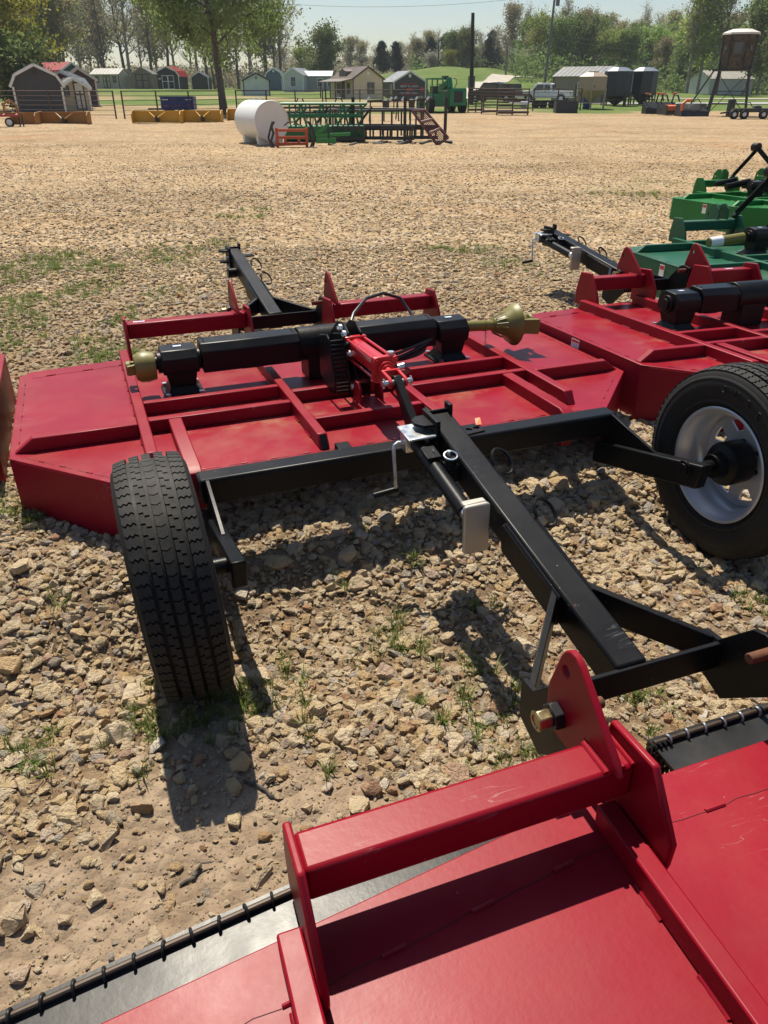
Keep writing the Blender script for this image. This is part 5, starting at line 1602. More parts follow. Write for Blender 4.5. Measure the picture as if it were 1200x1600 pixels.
# ------------------------------------------------------------------ parked trucks
def pickup(loc, rz, label, body, length=5.4, width=1.95, cap=False, dark=False):
    root = empty('pickup_truck', loc, rz, label, 'pickup', None, .88)
    w2 = width / 2
    # side profile, front towards +x
    prof = [(-2.7, .55), (-2.7, 1.12), (-.75, 1.14), (-.65, 1.72), (-.45, 1.86), (.75, 1.86), (1.0, 1.80), (1.5, 1.2), (2.55, 1.08), (2.72, .95), (2.72, .5), (2.2, .42), (-2.3, .45)]
    MB().prism([(x, z) for x, z in prof][::-1], 1, -w2, w2).build('body', body, root, 20, .05)
    for s in (-1, 1):
        for (pts) in ([(-.55, 1.2), (-.48, 1.66), (.12, 1.70), (.12, 1.2)], [(.2, 1.2), (.2, 1.70), (.85, 1.68), (1.28, 1.2)]):
            MB().prism(pts, 1, *sorted((s * (w2 + .006), s * (w2 - .02)))).build('side_window', M['glass'], root, 0)
        for xx in (-1.75, 1.75):
            MB().lathe([(0, .39), (0, .46), (s * .02, .46), (s * .02, .39)], 1, 28, c=(xx, s * (w2 + .0), .42), a0=0, a1=math.pi).build('wheel_arch', M['rubber'], root)
            wl = bpy.data.objects.new('wheel', None); COL.objects.link(wl); wl.parent = root; wl.location = (xx, s * (w2 - .1), .39)
            part('tyre', 'pktyre', lambda mb: mb.lathe([(-.12, .22), (-.13, .32), (-.1, .39), (.1, .39), (.13, .32), (.12, .22)], 1, 28), M['rubber'], wl)
            part('rim', 'pkrim', lambda mb: mb.lathe([(-.11, 0), (-.11, .15), (-.125, .22), (.125, .22), (.11, .15), (.11, 0)], 1, 24), M['rim'], wl)
        MB().box(-2.72, -2.66, *sorted((s * w2, s * (w2 - .16))), .78, 1.06).build('tail_light', flat('tail_red', (.4, .015, .015), .3), root, 0)
        MB().box(1.05, 1.15, *sorted((s * (w2 + .001), s * (w2 + .2))), 1.15, 1.35).build('mirror', THD, root, 0)
        MB().box(-.1, .05, *sorted((s * (w2 + .001), s * (w2 + .03))), 1.02, 1.06).build('door_handle', THD, root, 0)
    MB().prism([(-w2 + .15, 1.22), (-w2 + .22, 1.74), (w2 - .22, 1.74), (w2 - .15, 1.22)], 0, -.80, -.70).build('rear_window', M['glass'], root, 0)
    MB().box(-2.5, -.78, -w2 + .12, w2 - .12, 1.121, 1.128).build('bed_floor', THD, root, 0) if not cap else MB().prism([(-2.65, 1.141), (-2.5, 1.72), (-.7, 1.72), (-.7, 1.141)], 1, -w2 + .06, w2 - .06).build('bed_cap', M['glass'], root, 0)
    MB().box(-2.85, -2.69, -w2 + .05, w2 - .05, .45, .62).build('bumper', M['zinc'], root, 0)
    return root
WT = flat('white_truck_paint', (.66, .66, .65), .3)
DT = flat('dark_truck_paint', (.022, .026, .034), .3)
p = pz(852, 170, 82)
pickup((p.x, 82, Gs(p.x, 82)), R(158), 'white pickup truck parked beside the taupe shed', WT)
p = pz(772, 168, 80)
pickup((p.x, 80, Gs(p.x, 80)), R(148), 'dark pickup truck parked behind the stacked pipe panels', DT, cap=True)

# ------------------------------------------------------------------ stacked pipe panels, bins, blind, poles
for k, (u0, u1, v, lb) in enumerate(((731, 755, 177, 'rusty pipe panel beside the telehandler'), (752, 800, 179, 'rusty pipe panel stack in front of the dark pickup'), (776, 824, 181, 'rusty pipe panel stack with low platform beside the white pickup'))):
    a, b_ = at(u0, v), at(u1, v)
    f_ = fence('pipe_corral', lb, (a.x, a.y), (b_.x, b_.y), 2, 1.5, 7, PIPE, r=.04)
    f_['category'] = 'corral panel'
    L = (b_ - a).length
    MB().box(0, L, -.5, .4, .12, .24).build('base_skid', PIPE, f_, 0)
    for zz in (.5, .85, 1.15): MB().box(.1, L - .1, .3, .36, zz, zz + .08).build('rear_rail', PIPE, f_, 0)
# flat cart and black trough behind the fence
a = at(850, 174)
cart = empty('flat_cart', (a.x, a.y + 2, Gs(a.x, a.y)), 0, 'low black flat trailer with four small wheels below the white pickup', 'trailer')
MB().box(-2.2, 2.2, -.8, .8, .42, .58).build('deck', BLK, cart, 0)
for xx in (-.5, .1, .8, 1.4): MB().lathe([(-.1, 0), (-.1, .3), (.1, .3), (.1, 0)], 1, 18, c=(xx, -.85, .3)).build('wheel', M['rubber'], cart)
MB().tube((-1.7, -.9, .28), (-1.1, -.9, .28), .24, n=18).build('white_drum', WT, cart)
a, b_ = at(868, 178), at(902, 178)
tr = empty('metal_trough', ((a.x + b_.x) / 2, a.y, Gs(a.x, a.y)), 0, 'dark blue black metal trough in front of the tan hopper bin', 'trough')
w_ = (b_ - a).length
mb = MB(); mb.box(-w_ / 2, w_ / 2, 0, .04, 0, .72); mb.build('front_wall', flat('blueblack_paint', (.014, .018, .028), .5), tr, 0)
MB().box(-w_ / 2, w_ / 2, .9, .94, 0, .72).build('rear_wall', flat('blueblack_paint', None), tr, 0)
for s in (-1, 1): MB().box(*sorted((s * w_ / 2, s * (w_ / 2 - .04))), .041, .899, 0, .72).build('end_wall', flat('blueblack_paint', None), tr, 0)
MB().box(-w_ / 2 + .041, w_ / 2 - .041, .041, .899, .02, .06).build('floor', flat('blueblack_paint', None), tr, 0)

def hopper(u0, u1, base, top, shoulder, tip, label, mat, legmat, Y, sides=6, rot=0, cap=False):
    a = pz((u0 + u1) / 2, base, Y)
    zg = Gs(a.x, Y)
    w = (u1 - u0) * mpp(Y) / 2
    zt = pz(600, top, Y).z - zg; zs = pz(600, shoulder, Y).z - zg; zp = pz(600, tip, Y).z - zg
    root = empty('hopper_bin', (a.x, Y + w, zg), rot, label, 'hopper bin')
    pl = [(w * math.cos(2 * math.pi * k / sides + .26), w * math.sin(2 * math.pi * k / sides + .26)) for k in range(sides)]
    MB().prism(pl, 2, zs, zt).build('body', mat, root, 0)
    MB().hexa([(x * .1, y * .1, zp) for x, y in pl], [(x * .999, y * .999, zs - .002) for x, y in pl]).build('cone', mat, root, 0)
    MB().hexa([(x * 1.04, y * 1.04, zt + .002) for x, y in pl], [(x * .55, y * .55, zt + .28) for x, y in pl]).build('roof', mat if not cap else flat('pale_blue_roof', (.2, .23, .27), .4, .2), root, 0)
    MB().tube((0, 0, zt + .281), (0, 0, zt + .36), w * .3, n=14).build('lid', mat if not cap else flat('pale_blue_roof', None), root)
    MB().tube((pl[4 % sides][0] * .5, -w * .93, (zs + zt) / 2 - .2), (pl[4 % sides][0] * .5, -w * .84, (zs + zt) / 2 - .2), .09, n=14).build('sight_port', DARKTRIM, root)
    for k, (x, y) in enumerate(pl):
        MB().bar((x * .96, y * .96, -.05), (x * .99, y * .99, zs + .15), .09, .09).build('leg', legmat, root, 0)
    for k in range(sides):
        p_, q_ = pl[k], pl[(k + 1) % sides]
        MB().bar((p_[0] * .94, p_[1] * .94, .45), (q_[0] * .94, q_[1] * .94, .45), .07, .07).build('brace', legmat, root, 0)
    return root
TANB = flat('tan_bin_paint', (.36, .28, .20), .5)
DKB = flat('dark_blue_bin_paint', (.016, .021, .036), .45)
hopper(903, 951, 175, 119.5, 141, 162, 'tan hopper bin on legs beside the taupe shed', TANB, TANB, 66)
hopper(943, 986, 175, 111, 150, 165, 'dark blue hopper bin next to the tan hopper bin', DKB, BLK, 71, 8, R(10), True)
hopper(985, 1026, 175, 111, 147, 163, 'dark blue hopper bin on the far side of its twin', DKB, BLK, 72, 8, R(4), True)
p = at(921, 174)
bb = empty('blue_barrel', (p.x, 67.5, Gs(p.x, 67.5)), 0, 'blue plastic barrel under the tan hopper bin', 'barrel')
MB().lathe([(0, 0), (0, .26), (.05, .29), (.3, .28), (.32, .30), (.6, .30), (.62, .28), (.85, .29), (.9, .26), (.9, 0)], 2, 24).build('drum', flat('blue_plastic', (.01, .03, .22), .4), bb)
MB().tube((.1, 0, .9), (.1, 0, .93), .05, n=10).build('bung', flat('blue_plastic', None), bb)
# row of loader attachments at the crest
ORP = flat('bright_orange_paint', (.62, .12, .015), .45)
for k, (u, v, lb) in enumerate(((1016, 178, 'black grapple attachment with orange caps beside the dark bins'), (1040, 179, 'black grapple attachment with orange top beside the orange tiller'))):
    p = at(u, v)
    g_ = empty('grapple_attachment', (p.x, p.y, Gs(p.x, p.y)), R(10), lb, 'attachment')
    MB().prism([(-.5, 0), (-.45, .35), (.1, .75), (.2, .72), (.2, 0)], 0, -.6, .6).build('bucket', BLK, g_, 0)
    for xx in (-.45, .35):
        MB().path([(xx, .1, .7), (xx, -.1, 1.2), (xx + .05, -.5, 1.15), (xx + .1, -.75, .8)], .055, 8).build('claw', BLK, g_)
        MB().box(xx - .1, xx + .16, -.2, .1, 1.2, 1.29).build('orange_cap', ORP, g_, 0)
p = at(1050, 180)
rt = empty('rotary_tiller', (p.x, p.y - .6, Gs(p.x, p.y)), R(6), 'orange and black rotary tiller', 'tiller')
MB().prism([(-.35, .3), (-.3, .55), (0, .62), (.35, .5), (.4, .3)], 0, -.75, .75).build('hood', ORP, rt, 0)
for j in range(8): MB().lathe([(-.02, .05), (-.02, .24), (.02, .24), (.02, .05)], 0, 10, c=(-.65 + .185 * j, 0, .24), closed=True).build('blade_rotor', BLK, rt)
MB().box(-.8, -.75, -.35, .4, .05, .6).build('side_plate', BLK, rt, 0); MB().box(.75, .8, -.35, .4, .05, .6).build('side_plate', BLK, rt, 0)
p = at(1078, 181.5)
br = empty('brush_bucket', (p.x, p.y - .2, Gs(p.x, p.y)), R(4), 'black bucket with orange curved shroud next to the blind ladder', 'bucket')
MB().prism([(-.6, 0), (-.5, .3), (.1, .72), (.5, .7), (.5, 0)], 0, -.9, .9).build('bucket', BLK, br, 0)
MB().path([(-.85, -.4, .3), (-.8, -.3, .7), (-.55, -.2, .88), (-.25, -.2, .9)], .09, 8).build('shroud', ORP, br)
MB().path([(-.1, -.2, .8), (.2, -.1, 1.0), (.5, 0, .75)], .03, 6).build('hose', M['hose'], br)
# hunting blind on its stand
Yb = 54.0
zb_ = pz(600, 107, Yb).z; zt_ = pz(600, 53, Yb).z
xl = pz(1133, 107, Yb).x; xr = pz(1184, 107, Yb).x
xm = (xl + xr) / 2; hw = (xr - xl) / 2
zg = Gs(xm, Yb)
bl = empty('hunting_blind', (xm, Yb + 1.0, zg), R(-24), 'camouflage hunting blind with white roof on a black ladder stand', 'hunting blind')
zb_ -= zg; zt_ -= zg
CAM1 = M.setdefault('camo', None)
m, nt, b = newmat('camouflage_panel')
vec = coords(nt)
vo = noise(nt, vec, 6, 6, .7)
cr = ramp(nt, vo.outputs[0], [(.35, (.02, .015, .01)), (.45, (.07, .052, .03)), (.55, (.10, .08, .05)), (.65, (.03, .025, .016))])
cr.color_ramp.interpolation = 'CONSTANT'
nt.links.new(cr.outputs[0], b.inputs['Base Color']); b.inputs['Roughness'].default_value = .8
M['camo'] = m
# octagonal cabin
def octa(r, cut): return [(-r, -r + cut), (-r + cut, -r), (r - cut, -r), (r, -r + cut), (r, r - cut), (r - cut, r), (-r + cut, r), (-r, r - cut)]
cabw = hw * .96
q = octa(cabw, cabw * .5)
for k in range(8):
    a, b_ = q[k], q[(k + 1) % 8]
    A = Vector((*a, 0)); B = Vector((*b_, 0)); nrm = Vector((-(b_[1] - a[1]), b_[0] - a[0], 0)).normalized() * .04
    MB().hexa([A * .93 + Vector((0, 0, zb_)), B * .93 + Vector((0, 0, zb_)), B * .93 + nrm + Vector((0, 0, zb_)), A * .93 + nrm + Vector((0, 0, zb_))],
              [A + Vector((0, 0, zt_)), B + Vector((0, 0, zt_)), B + nrm + Vector((0, 0, zt_)), A + nrm + Vector((0, 0, zt_))]).build('wall_panel', m, bl, 0)
    mid = (A + B) / 2; dd = (B - A).normalized(); out = Vector((dd.y, -dd.x, 0))
    zc = zb_ + (zt_ - zb_) * .60
    w_ = (B - A).length * (.26 if k % 2 == 1 else .13)
    hh_ = .14 if k % 2 == 0 else .32
    c_ = mid * .975 + out * .012
    w1 = MB().hexa([c_ - dd * w_ + Vector((0, 0, zc - hh_)), c_ + dd * w_ + Vector((0, 0, zc - hh_)), c_ + dd * w_ + out * .02 + Vector((0, 0, zc - hh_)), c_ - dd * w_ + out * .02 + Vector((0, 0, zc - hh_))],
              [c_ - dd * w_ + Vector((0, 0, zc + hh_)), c_ + dd * w_ + Vector((0, 0, zc + hh_)), c_ + dd * w_ + out * .02 + Vector((0, 0, zc + hh_)), c_ - dd * w_ + out * .02 + Vector((0, 0, zc + hh_))]).build('window', M['glass'], bl, 0)
    MB().bar(Vector((a[0] * .945, a[1] * .945, zb_)), Vector((a[0] * 1.015, a[1] * 1.015, zt_)), .07, .07).build('corner_seam', BLK, bl, 0)
MB().prism([(x * .93, y * .93) for x, y in q], 2, zb_ - .02, zb_ + .02).build('floor', BLK, bl, 0)
CRM = flat('cream_roof', (.62, .59, .52), .5)
MB().hexa([(x * 1.12, y * 1.12, zt_) for x, y in q], [(x * 1.10, y * 1.10, zt_ + .10) for x, y in q]).build('roof_rim', CRM, bl, 0)
MB().hexa([(x * 1.10, y * 1.10, zt_ + .101) for x, y in q], [(x * .55, y * .55, zt_ + .30) for x, y in q]).build('roof', CRM, bl, 0)
MB().box(-hw * 1.25, hw * .98, -hw * .98, hw * .98, zb_ - .12, zb_ - .021).build('platform', BLK, bl, 0)
for sx in (-1, 1):
    for sy in (-1, 1):
        MB().bar((sx * hw * 1.15, sy * hw * 1.15, -.05), (sx * hw * .85, sy * hw * .85, zb_ - .1), .08, .08).build('leg', BLK, bl, 0)
for zz in (.7, 1.4):
    for (a, b_) in (((-1, -1), (1, -1)), ((1, -1), (1, 1)), ((1, 1), (-1, 1)), ((-1, 1), (-1, -1))):
        f1 = 1.15 - .3 * zz / zb_
        MB().bar((a[0] * hw * f1, a[1] * hw * f1, zz), (b_[0] * hw * f1, b_[1] * hw * f1, zz), .04, .04).build('cross_tie', BLK, bl, 0)
for s in (-1, 1):
    MB().bar((s * hw * 1.1, -hw * 1.1, .1), (-s * hw * .9, -hw * .95, zb_ - .2), .04, .04).build('diagonal', BLK, bl, 0)
lad = bpy.data.objects.new('ladder', None); COL.objects.link(lad); lad.parent = bl
l0 = Vector((-hw * 2.6, -hw * .7, -.05)); l1 = Vector((-hw * 1.15, -hw * .2, zb_ - .02))
for s in (-1, 1): MB().bar(l0 + Vector((0, .25 * s, 0)), l1 + Vector((0, .25 * s, 0)), .06, .06).build('rail', BLK, lad, 0)
for k in range(1, 10): MB().tube(l0.lerp(l1, k / 10) + Vector((0, -.25, 0)), l0.lerp(l1, k / 10) + Vector((0, .25, 0)), .025, n=6).build('rung', BLK, lad)
# black quad trailer at right edge
p = at(1172, 186)
qt = empty('trail_mower', (p.x, p.y, Gs(p.x, p.y)), R(4), 'low black wheeled mower trailer below the hunting blind', 'trailer')
MB().box(-1.0, 2.2, -.5, .6, .35, .55).build('deck', BLK, qt, 0)
MB().bar((-1.0, 0, .4), (-1.9, -.1, .3), .08, .08).build('drawbar', BLK, qt, 0)
for xx in (-1.3, -.7, .45): 
    MB().lathe([(-.07, .12), (-.08, .25), (.08, .25), (.07, .12)], 1, 20, c=(xx, -.55, .25)).build('tyre', M['rubber'], qt)
    MB().lathe([(-.085, 0), (-.085, .07), (-.06, .12)], 1, 16, c=(xx, -.55, .25)).build('rim', M['rim'], qt)
MB().lathe([(0, 0), (0, .25), (.1, .22), (.15, 0)], 2, 16, c=(.3, 0, .56)).build('engine', BLK, qt)
MB().path([(-.4, 0, .55), (-.5, 0, .8), (-.2, 0, .85), (0, 0, .6)], .025, 6).build('handle', BLK, qt)
p = at(1142, 183)
bx2 = empty('battery_cabinet', (p.x, p.y + .3, Gs(p.x, p.y)), 0, 'black upright cabinet at the foot of the hunting blind', 'cabinet')
MB().box(-.18, .18, -.18, .18, 0, .95).build('case', BLK, bx2, 0, .02); MB().box(-.15, .15, -.2, -.1805, .1, .85).build('door', THD, bx2, 0)
# meter post
p = at(746, 172)
mp_ = empty('meter_post', (p.x, p.y + 6, Gs(p.x, p.y + 6)), 0, 'grey electric meter cabinet on a post by the driveway', 'meter box')
MB().box(-.05, .05, -.05, .05, -.1, 1.2).build('post', DARKTRIM, mp_, 0)
MB().box(-.3, .3, -.15, .1, 1.2, 2.15).build('cabinet', flat('meter_grey', (.13, .14, .15)), mp_, 0, .02)
MB().tube((0, -.19, 1.75), (0, -.151, 1.75), .09, n=14).build('meter_dial', M['glass'], mp_)
# utility poles and wires
WOOD = simple('weathered_pole', (.085, .07, .058), .85, var=.3, nscale=3)
DKW = flat('dark_pole', (.02, .018, .017), .7)
GRW = flat('grey_pole', (.14, .14, .135), .8)
def pole(u, v, Y, utop, vtop, label, mat, r=.13, cross=True):
    a = pz(u, v, Y); b_ = pz(utop, vtop, Y)
    zg = Gs(a.x, Y)
    root = empty('utility_pole', (a.x, Y, zg), 0, label, 'pole')
    top = Vector((b_.x - a.x, 0, b_.z - zg))
    MB().tube((0, 0, -.4), top, r, r * .72, n=12).build('shaft', mat, root)
    if cross:
        MB().bar(top + Vector((-.9, -.14, -.5)), top + Vector((.9, -.14, -.5)), .09, .11).build('cross_arm', mat, root, 0)
        for xx in (-.8, 0, .8): MB().tube(top + Vector((xx, -.14, -.44)), top + Vector((xx, -.14, -.24)), .05, n=8).build('insulator', GRW, root)
    return root, root.location + top
r1, t1 = pole(736, 168, 74, 739, 20, 'slim dark pole rising beside the telehandler', DKW, .19, False)
r2, t2 = pole(850, 136, 104, 869, -22, 'tall grey utility pole behind the taupe shed', GRW, .17)
MB().tube(t2 + Vector((.35, -.1, -1.9)) - r2.location, t2 + Vector((.35, -.1, -1.0)) - r2.location, .22, n=14).build('transformer', GRW, r2)
r3, t3 = pole(789.5, 125, 140, 793, 68, 'short grey pole at the bend of the driveway', GRW, .17, False)
r4, t4 = pole(684, 112, 158, 686, 62, 'thin far pole on the lawn hill', WOOD, .14, False)
def wire(label, a, b_, sag):
    a = Vector(a); b_ = Vector(b_)
    o = MB().path([a.lerp(b_, t) - Vector((0, 0, sag * 4 * t * (1 - t))) for t in np.linspace(0, 1, 24)], .022, 5).build('power_line', flat('wire_grey', (.2, .2, .19), .5))
    tag(o, label, 'wire', 'power lines')
wr = pz(1260, 62, 110)
for k, (dz, dx) in enumerate(((-4.6, -.3), (-5.0, .3), (-5.8, 0))):
    wire('thin power line strung from the tall pole across the woods', t2 + Vector((dx, 0, dz)), wr + Vector((0, 0, dz * .25 + 1.0 - .4 * k)), .9 + .3 * k)
wl_ = pz(560, 78, 150)
for k in range(2):
    wire('thin power line strung from the tall pole across the woods', t2 + Vector((0, 0, -4.9 - .9 * k)), t3 + Vector((0, 0, -.3 - .3 * k)), 1.0)
wire('power line crossing the sky between the tree crowns', pz(430, 5, 160), pz(800, -1, 160), .8)
# ------------------------------------------------------------------ trees
def leaf_mat(name, col, var=.35, trans=.5):
    m, nt, b = newmat(name)
    oi = N(nt, 'ShaderNodeObjectInfo')
    vec = coords(nt)
    n1 = noise(nt, vec, .55, 4)
    d = tuple(c * (1 - var) for c in col); l = tuple(min(1, c * (1 + var)) for c in col)
    c1 = ramp(nt, n1.outputs[0], [(.32, d), (.68, l)])
    hs = N(nt, 'ShaderNodeHueSaturation')
    mr = N(nt, 'ShaderNodeMapRange'); mr.inputs[3].default_value = .475; mr.inputs[4].default_value = .52
    nt.links.new(oi.outputs['Random'], mr.inputs[0]); nt.links.new(mr.outputs[0], hs.inputs['Hue'])
    mv = N(nt, 'ShaderNodeMapRange'); mv.inputs[3].default_value = .72; mv.inputs[4].default_value = 1.25
    nt.links.new(oi.outputs['Random'], mv.inputs[0]); nt.links.new(mv.outputs[0], hs.inputs['Value'])
    nt.links.new(c1.outputs[0], hs.inputs['Color'])
    nt.links.new(hs.outputs[0], b.inputs['Base Color'])
    b.inputs['Roughness'].default_value = .6
    b.inputs['Specular IOR Level'].default_value = .25
    tr = N(nt, 'ShaderNodeBsdfTranslucent')
    nt.links.new(hs.outputs[0], tr.inputs[0])
    ms = N(nt, 'ShaderNodeMixShader'); ms.inputs[0].default_value = trans
    nt.links.new(b.outputs[0], ms.inputs[1]); nt.links.new(tr.outputs[0], ms.inputs[2])
    nt.links.new(ms.outputs[0], nt.nodes['Material Output'].inputs[0])
    return m
M['bark'] = simple('grey_bark', (.27, .23, .19), .9, var=.3, nscale=3, bmp=.5, bscale=12)
M['bark_dk'] = simple('dark_bark', (.11, .092, .076), .9, var=.3, nscale=3, bmp=.5, bscale=12)
LM = {'bud': leaf_mat('olive_buds', (.30, .275, .145)), 'spring': leaf_mat('spring_green_leaves', (.24, .31, .075)), 'yellow': leaf_mat('yellow_green_leaves', (.27, .30, .05)),
      'mid': leaf_mat('mid_green_leaves', (.135, .185, .06)), 'pine': leaf_mat('pine_needles', (.022, .042, .024), .3, .2), 'blossom': leaf_mat('cream_blossom', (.42, .42, .33)),
      'willow': leaf_mat('drooping_leaves', (.19, .245, .085)), 'brush': leaf_mat('grey_brush', (.26, .23, .15))}

def nrm3(v): return v / (np.linalg.norm(v) + 1e-9)

def skeleton(seed, H, spread, style):
    r = random.Random(seed)
    segs = []; tips = []
    def grow(p, d, L, rad, n, wander, lift):
        pts = [p]
        for i in range(n):
            d = nrm3(d + np.array([r.gauss(0, wander), r.gauss(0, wander), r.gauss(0, wander) + lift]))
            q = p + d * L / n
            r0 = rad * (1 - .8 * i / n); r1 = rad * (1 - .8 * (i + 1) / n)
            segs.append((p, q, r0, r1)); p = q; pts.append(q)
        return pts, d
    lean = .05
    trunk, _ = grow(np.zeros(3) - np.array([0, 0, .3]), np.array([r.uniform(-lean, lean), r.uniform(-lean, lean), 1.0]), H * .93, H * ({'pine': .014, 'willow': .021}.get(style, .017)), 9, .05, .12)
    tz = np.array(trunk)
    def at_t(t):
        k = t * (len(trunk) - 1); i = min(int(k), len(trunk) - 2); f = k - i
        return tz[i] * (1 - f) + tz[i + 1] * f
    nb = {'bare': 17, 'leafy': 18, 'willow': 16, 'pine': 40, 'round': 18}[style]
    for k in range(nb):
        t = {'bare': .28, 'leafy': .22, 'willow': .34, 'pine': .18, 'round': .15}[style]
        t = t + (.97 - t) * ((k + r.random() * .8) / nb)
        a = k * 2.39996 + r.uniform(-.4, .4)
        p = at_t(t)
        if style == 'pine':
            L = spread * (1.05 - t) ** .8 * r.uniform(.75, 1.1); el = r.uniform(-.15, .25)
            d = np.array([math.cos(a), math.sin(a), el])
            pts, _ = grow(p, nrm3(d), L, H * .004, 3, .08, .03)
            for q in pts[1:]: tips.append((q, .3 + .25 * (1 - t)))
            tips.append(((pts[0] + pts[1]) / 2, .4))
            continue
        shape = math.sin(math.pi * (.15 + .8 * (t - .15) / .85)) if style in ('leafy', 'round', 'willow') else (1.05 - .65 * t)
        L = spread * shape * r.uniform(.7, 1.15)
        el = {'bare': r.uniform(.7, 1.5), 'leafy': r.uniform(.5, 1.2), 'willow': r.uniform(.6, 1.2), 'round': r.uniform(.3, .9)}[style]
        pts, d = grow(p, nrm3(np.array([math.cos(a), math.sin(a), el])), L, H * .0075 * (1.25 - t), 5, .14, .06 if style != 'willow' else -.06)
        for j in range(1, len(pts)):
            for s in range(3 if style == 'bare' else 2):
                aa = r.uniform(0, 6.28)
                dd = nrm3(d * .7 + np.array([math.cos(aa), math.sin(aa), r.uniform(-.1, .8) if style != 'willow' else r.uniform(-.6, .4)]))
                p2, d2 = grow(pts[j], dd, L * r.uniform(.25, .5), H * .0026, 3, .18, .05 if style != 'willow' else -.15)
                for q in p2[1:]: tips.append((q, .45))
                for s2 in range(3 if style == 'bare' else 1):
                    a3 = r.uniform(0, 6.28)
                    d3 = nrm3(d2 + np.array([math.cos(a3), math.sin(a3), r.uniform(-.2, .9)]) * .9)
                    p3, _ = grow(p2[r.choice((1, 2, 3))], d3, L * r.uniform(.12, .28), H * .0013, 2, .2, .05)
                    tips.append((p3[-1], .35)); tips.append((p3[1], .3))
    return segs, tips

def tree_meshes(seed, H, spread, style, nleaf, lsize, jit):
    segs, tips = skeleton(seed, H, spread, style)
    g = np.random.default_rng(seed)
    vs = []; fs = []
    for (p, q, r0, r1) in segs:
        n = 7 if r0 > H * .008 else (4 if r0 > H * .002 else 3)
        d = nrm3(q - p); u = nrm3(np.cross(d, [.3, .8, .51])); w = np.cross(d, u)
        b0 = len(vs)
        for c, rr in ((p, r0), (q, max(r1, .006))):
            for k in range(n):
                a = 2 * math.pi * k / n
                vs.append(c + u * rr * math.cos(a) + w * rr * math.sin(a))
        fs += [(b0 + k, b0 + (k + 1) % n, b0 + n + (k + 1) % n, b0 + n + k) for k in range(n)]
    tm = bpy.data.meshes.new('trunk')
    tm.from_pydata([tuple(v) for v in vs], [], fs)
    tm.polygons.foreach_set('use_smooth', [True] * len(tm.polygons))
    T = np.array([t[0] for t in tips]); J = np.array([t[1] for t in tips])
    # leaves gather in clumps: weight some tips
    wgt = g.random(len(T)) ** 2 + .05
    wgt /= wgt.sum()
    idx = g.choice(len(T), nleaf, p=wgt)
    c = T[idx] + g.normal(0, 1, (nleaf, 3)) * (J[idx] * jit)[:, None]
    if style == 'willow': c[:, 2] -= g.random(nleaf) * .6 * jit
    a = g.normal(0, 1, (nleaf, 3)); a /= np.linalg.norm(a, axis=1)[:, None]
    if style == 'willow': a[:, 2] *= 2.0
    b_ = np.cross(a, g.normal(0, 1, (nleaf, 3))); b_ /= np.linalg.norm(b_, axis=1)[:, None] + 1e-9
    a /= np.linalg.norm(a, axis=1)[:, None]
    s = lsize * g.uniform(.6, 1.35, nleaf)[:, None]
    asp = 1.6 if style != 'pine' else 2.6
    n_ = np.cross(a, b_)
    V = np.stack([c - a * s * asp / 2, c + b_ * s / 2 + n_ * s * .15, c + a * s * asp / 2, c - b_ * s / 2 + n_ * s * .15], 1).reshape(-1, 3)
    cm = bpy.data.meshes.new('crown')
    cm.vertices.add(len(V)); cm.vertices.foreach_set('co', V.ravel())
    cm.loops.add(len(V)); cm.loops.foreach_set('vertex_index', np.arange(len(V)))
    cm.polygons.add(nleaf); cm.polygons.foreach_set('loop_start', np.arange(0, len(V), 4))
    cm.update()
    return tm, cm

PROTO = {}
for k, (key, seed, H, sp_, st, nl, ls, jt) in enumerate((
        ('bare1', 11, 16, 4.6, 'bare', 1500, .15, 1.2), ('bare2', 12, 17, 4.2, 'bare', 1100, .15, 1.2), ('bare3', 13, 15, 5.0, 'bare', 1900, .16, 1.3), ('bare4', 14, 18, 4.0, 'bare', 700, .15, 1.2),
        ('leafy1', 21, 14, 5.0, 'leafy', 6500, .24, 1.25), ('leafy2', 22, 13, 4.6, 'leafy', 5600, .24, 1.2), ('leafy3', 23, 15, 5.2, 'leafy', 6000, .25, 1.35), ('leafy4', 24, 12, 5.4, 'round', 6500, .24, 1.3),
        ('willow', 31, 14, 5.8, 'willow', 26000, .15, .95), ('pine1', 41, 12, 4.6, 'pine', 6500, .26, 1.0), ('pine2', 42, 11, 4.4, 'pine', 6000, .26, 1.0), ('round1', 51, 9, 4.2, 'round', 6500, .22, 1.1), ('shrub', 61, 4, 2.4, 'round', 3200, .18, 1.0))):
    PROTO[key] = (tree_meshes(seed, H, sp_, st, nl, ls, jt), H)

def tree(key, x, y, h, leaf, label, cat='tree', group=None, bark='bark', rz=None, sx=1.0, name='tree'):
    (tm, cm), H = PROTO[key]
    s = h / H
    z = Gs(x, y)
    root = empty(name, (x, y, z - .1), rng.uniform(0, 6.28) if rz is None else rz, label, cat, group)
    root.scale = (s * sx, s * sx, s)
    mobj('trunk', tm, M[bark], root)
    mobj('crown', cm, LM[leaf], root)
    return root

def px_tree(key, u, vbase, vtop, Y, leaf, label, **kw):
    a = pz(u, vbase, Y); zg = Gs(a.x, Y)
    h = max(3.0, pz(u, vtop, Y).z - zg)
    return tree(key, a.x, Y, h, leaf, label, **kw)

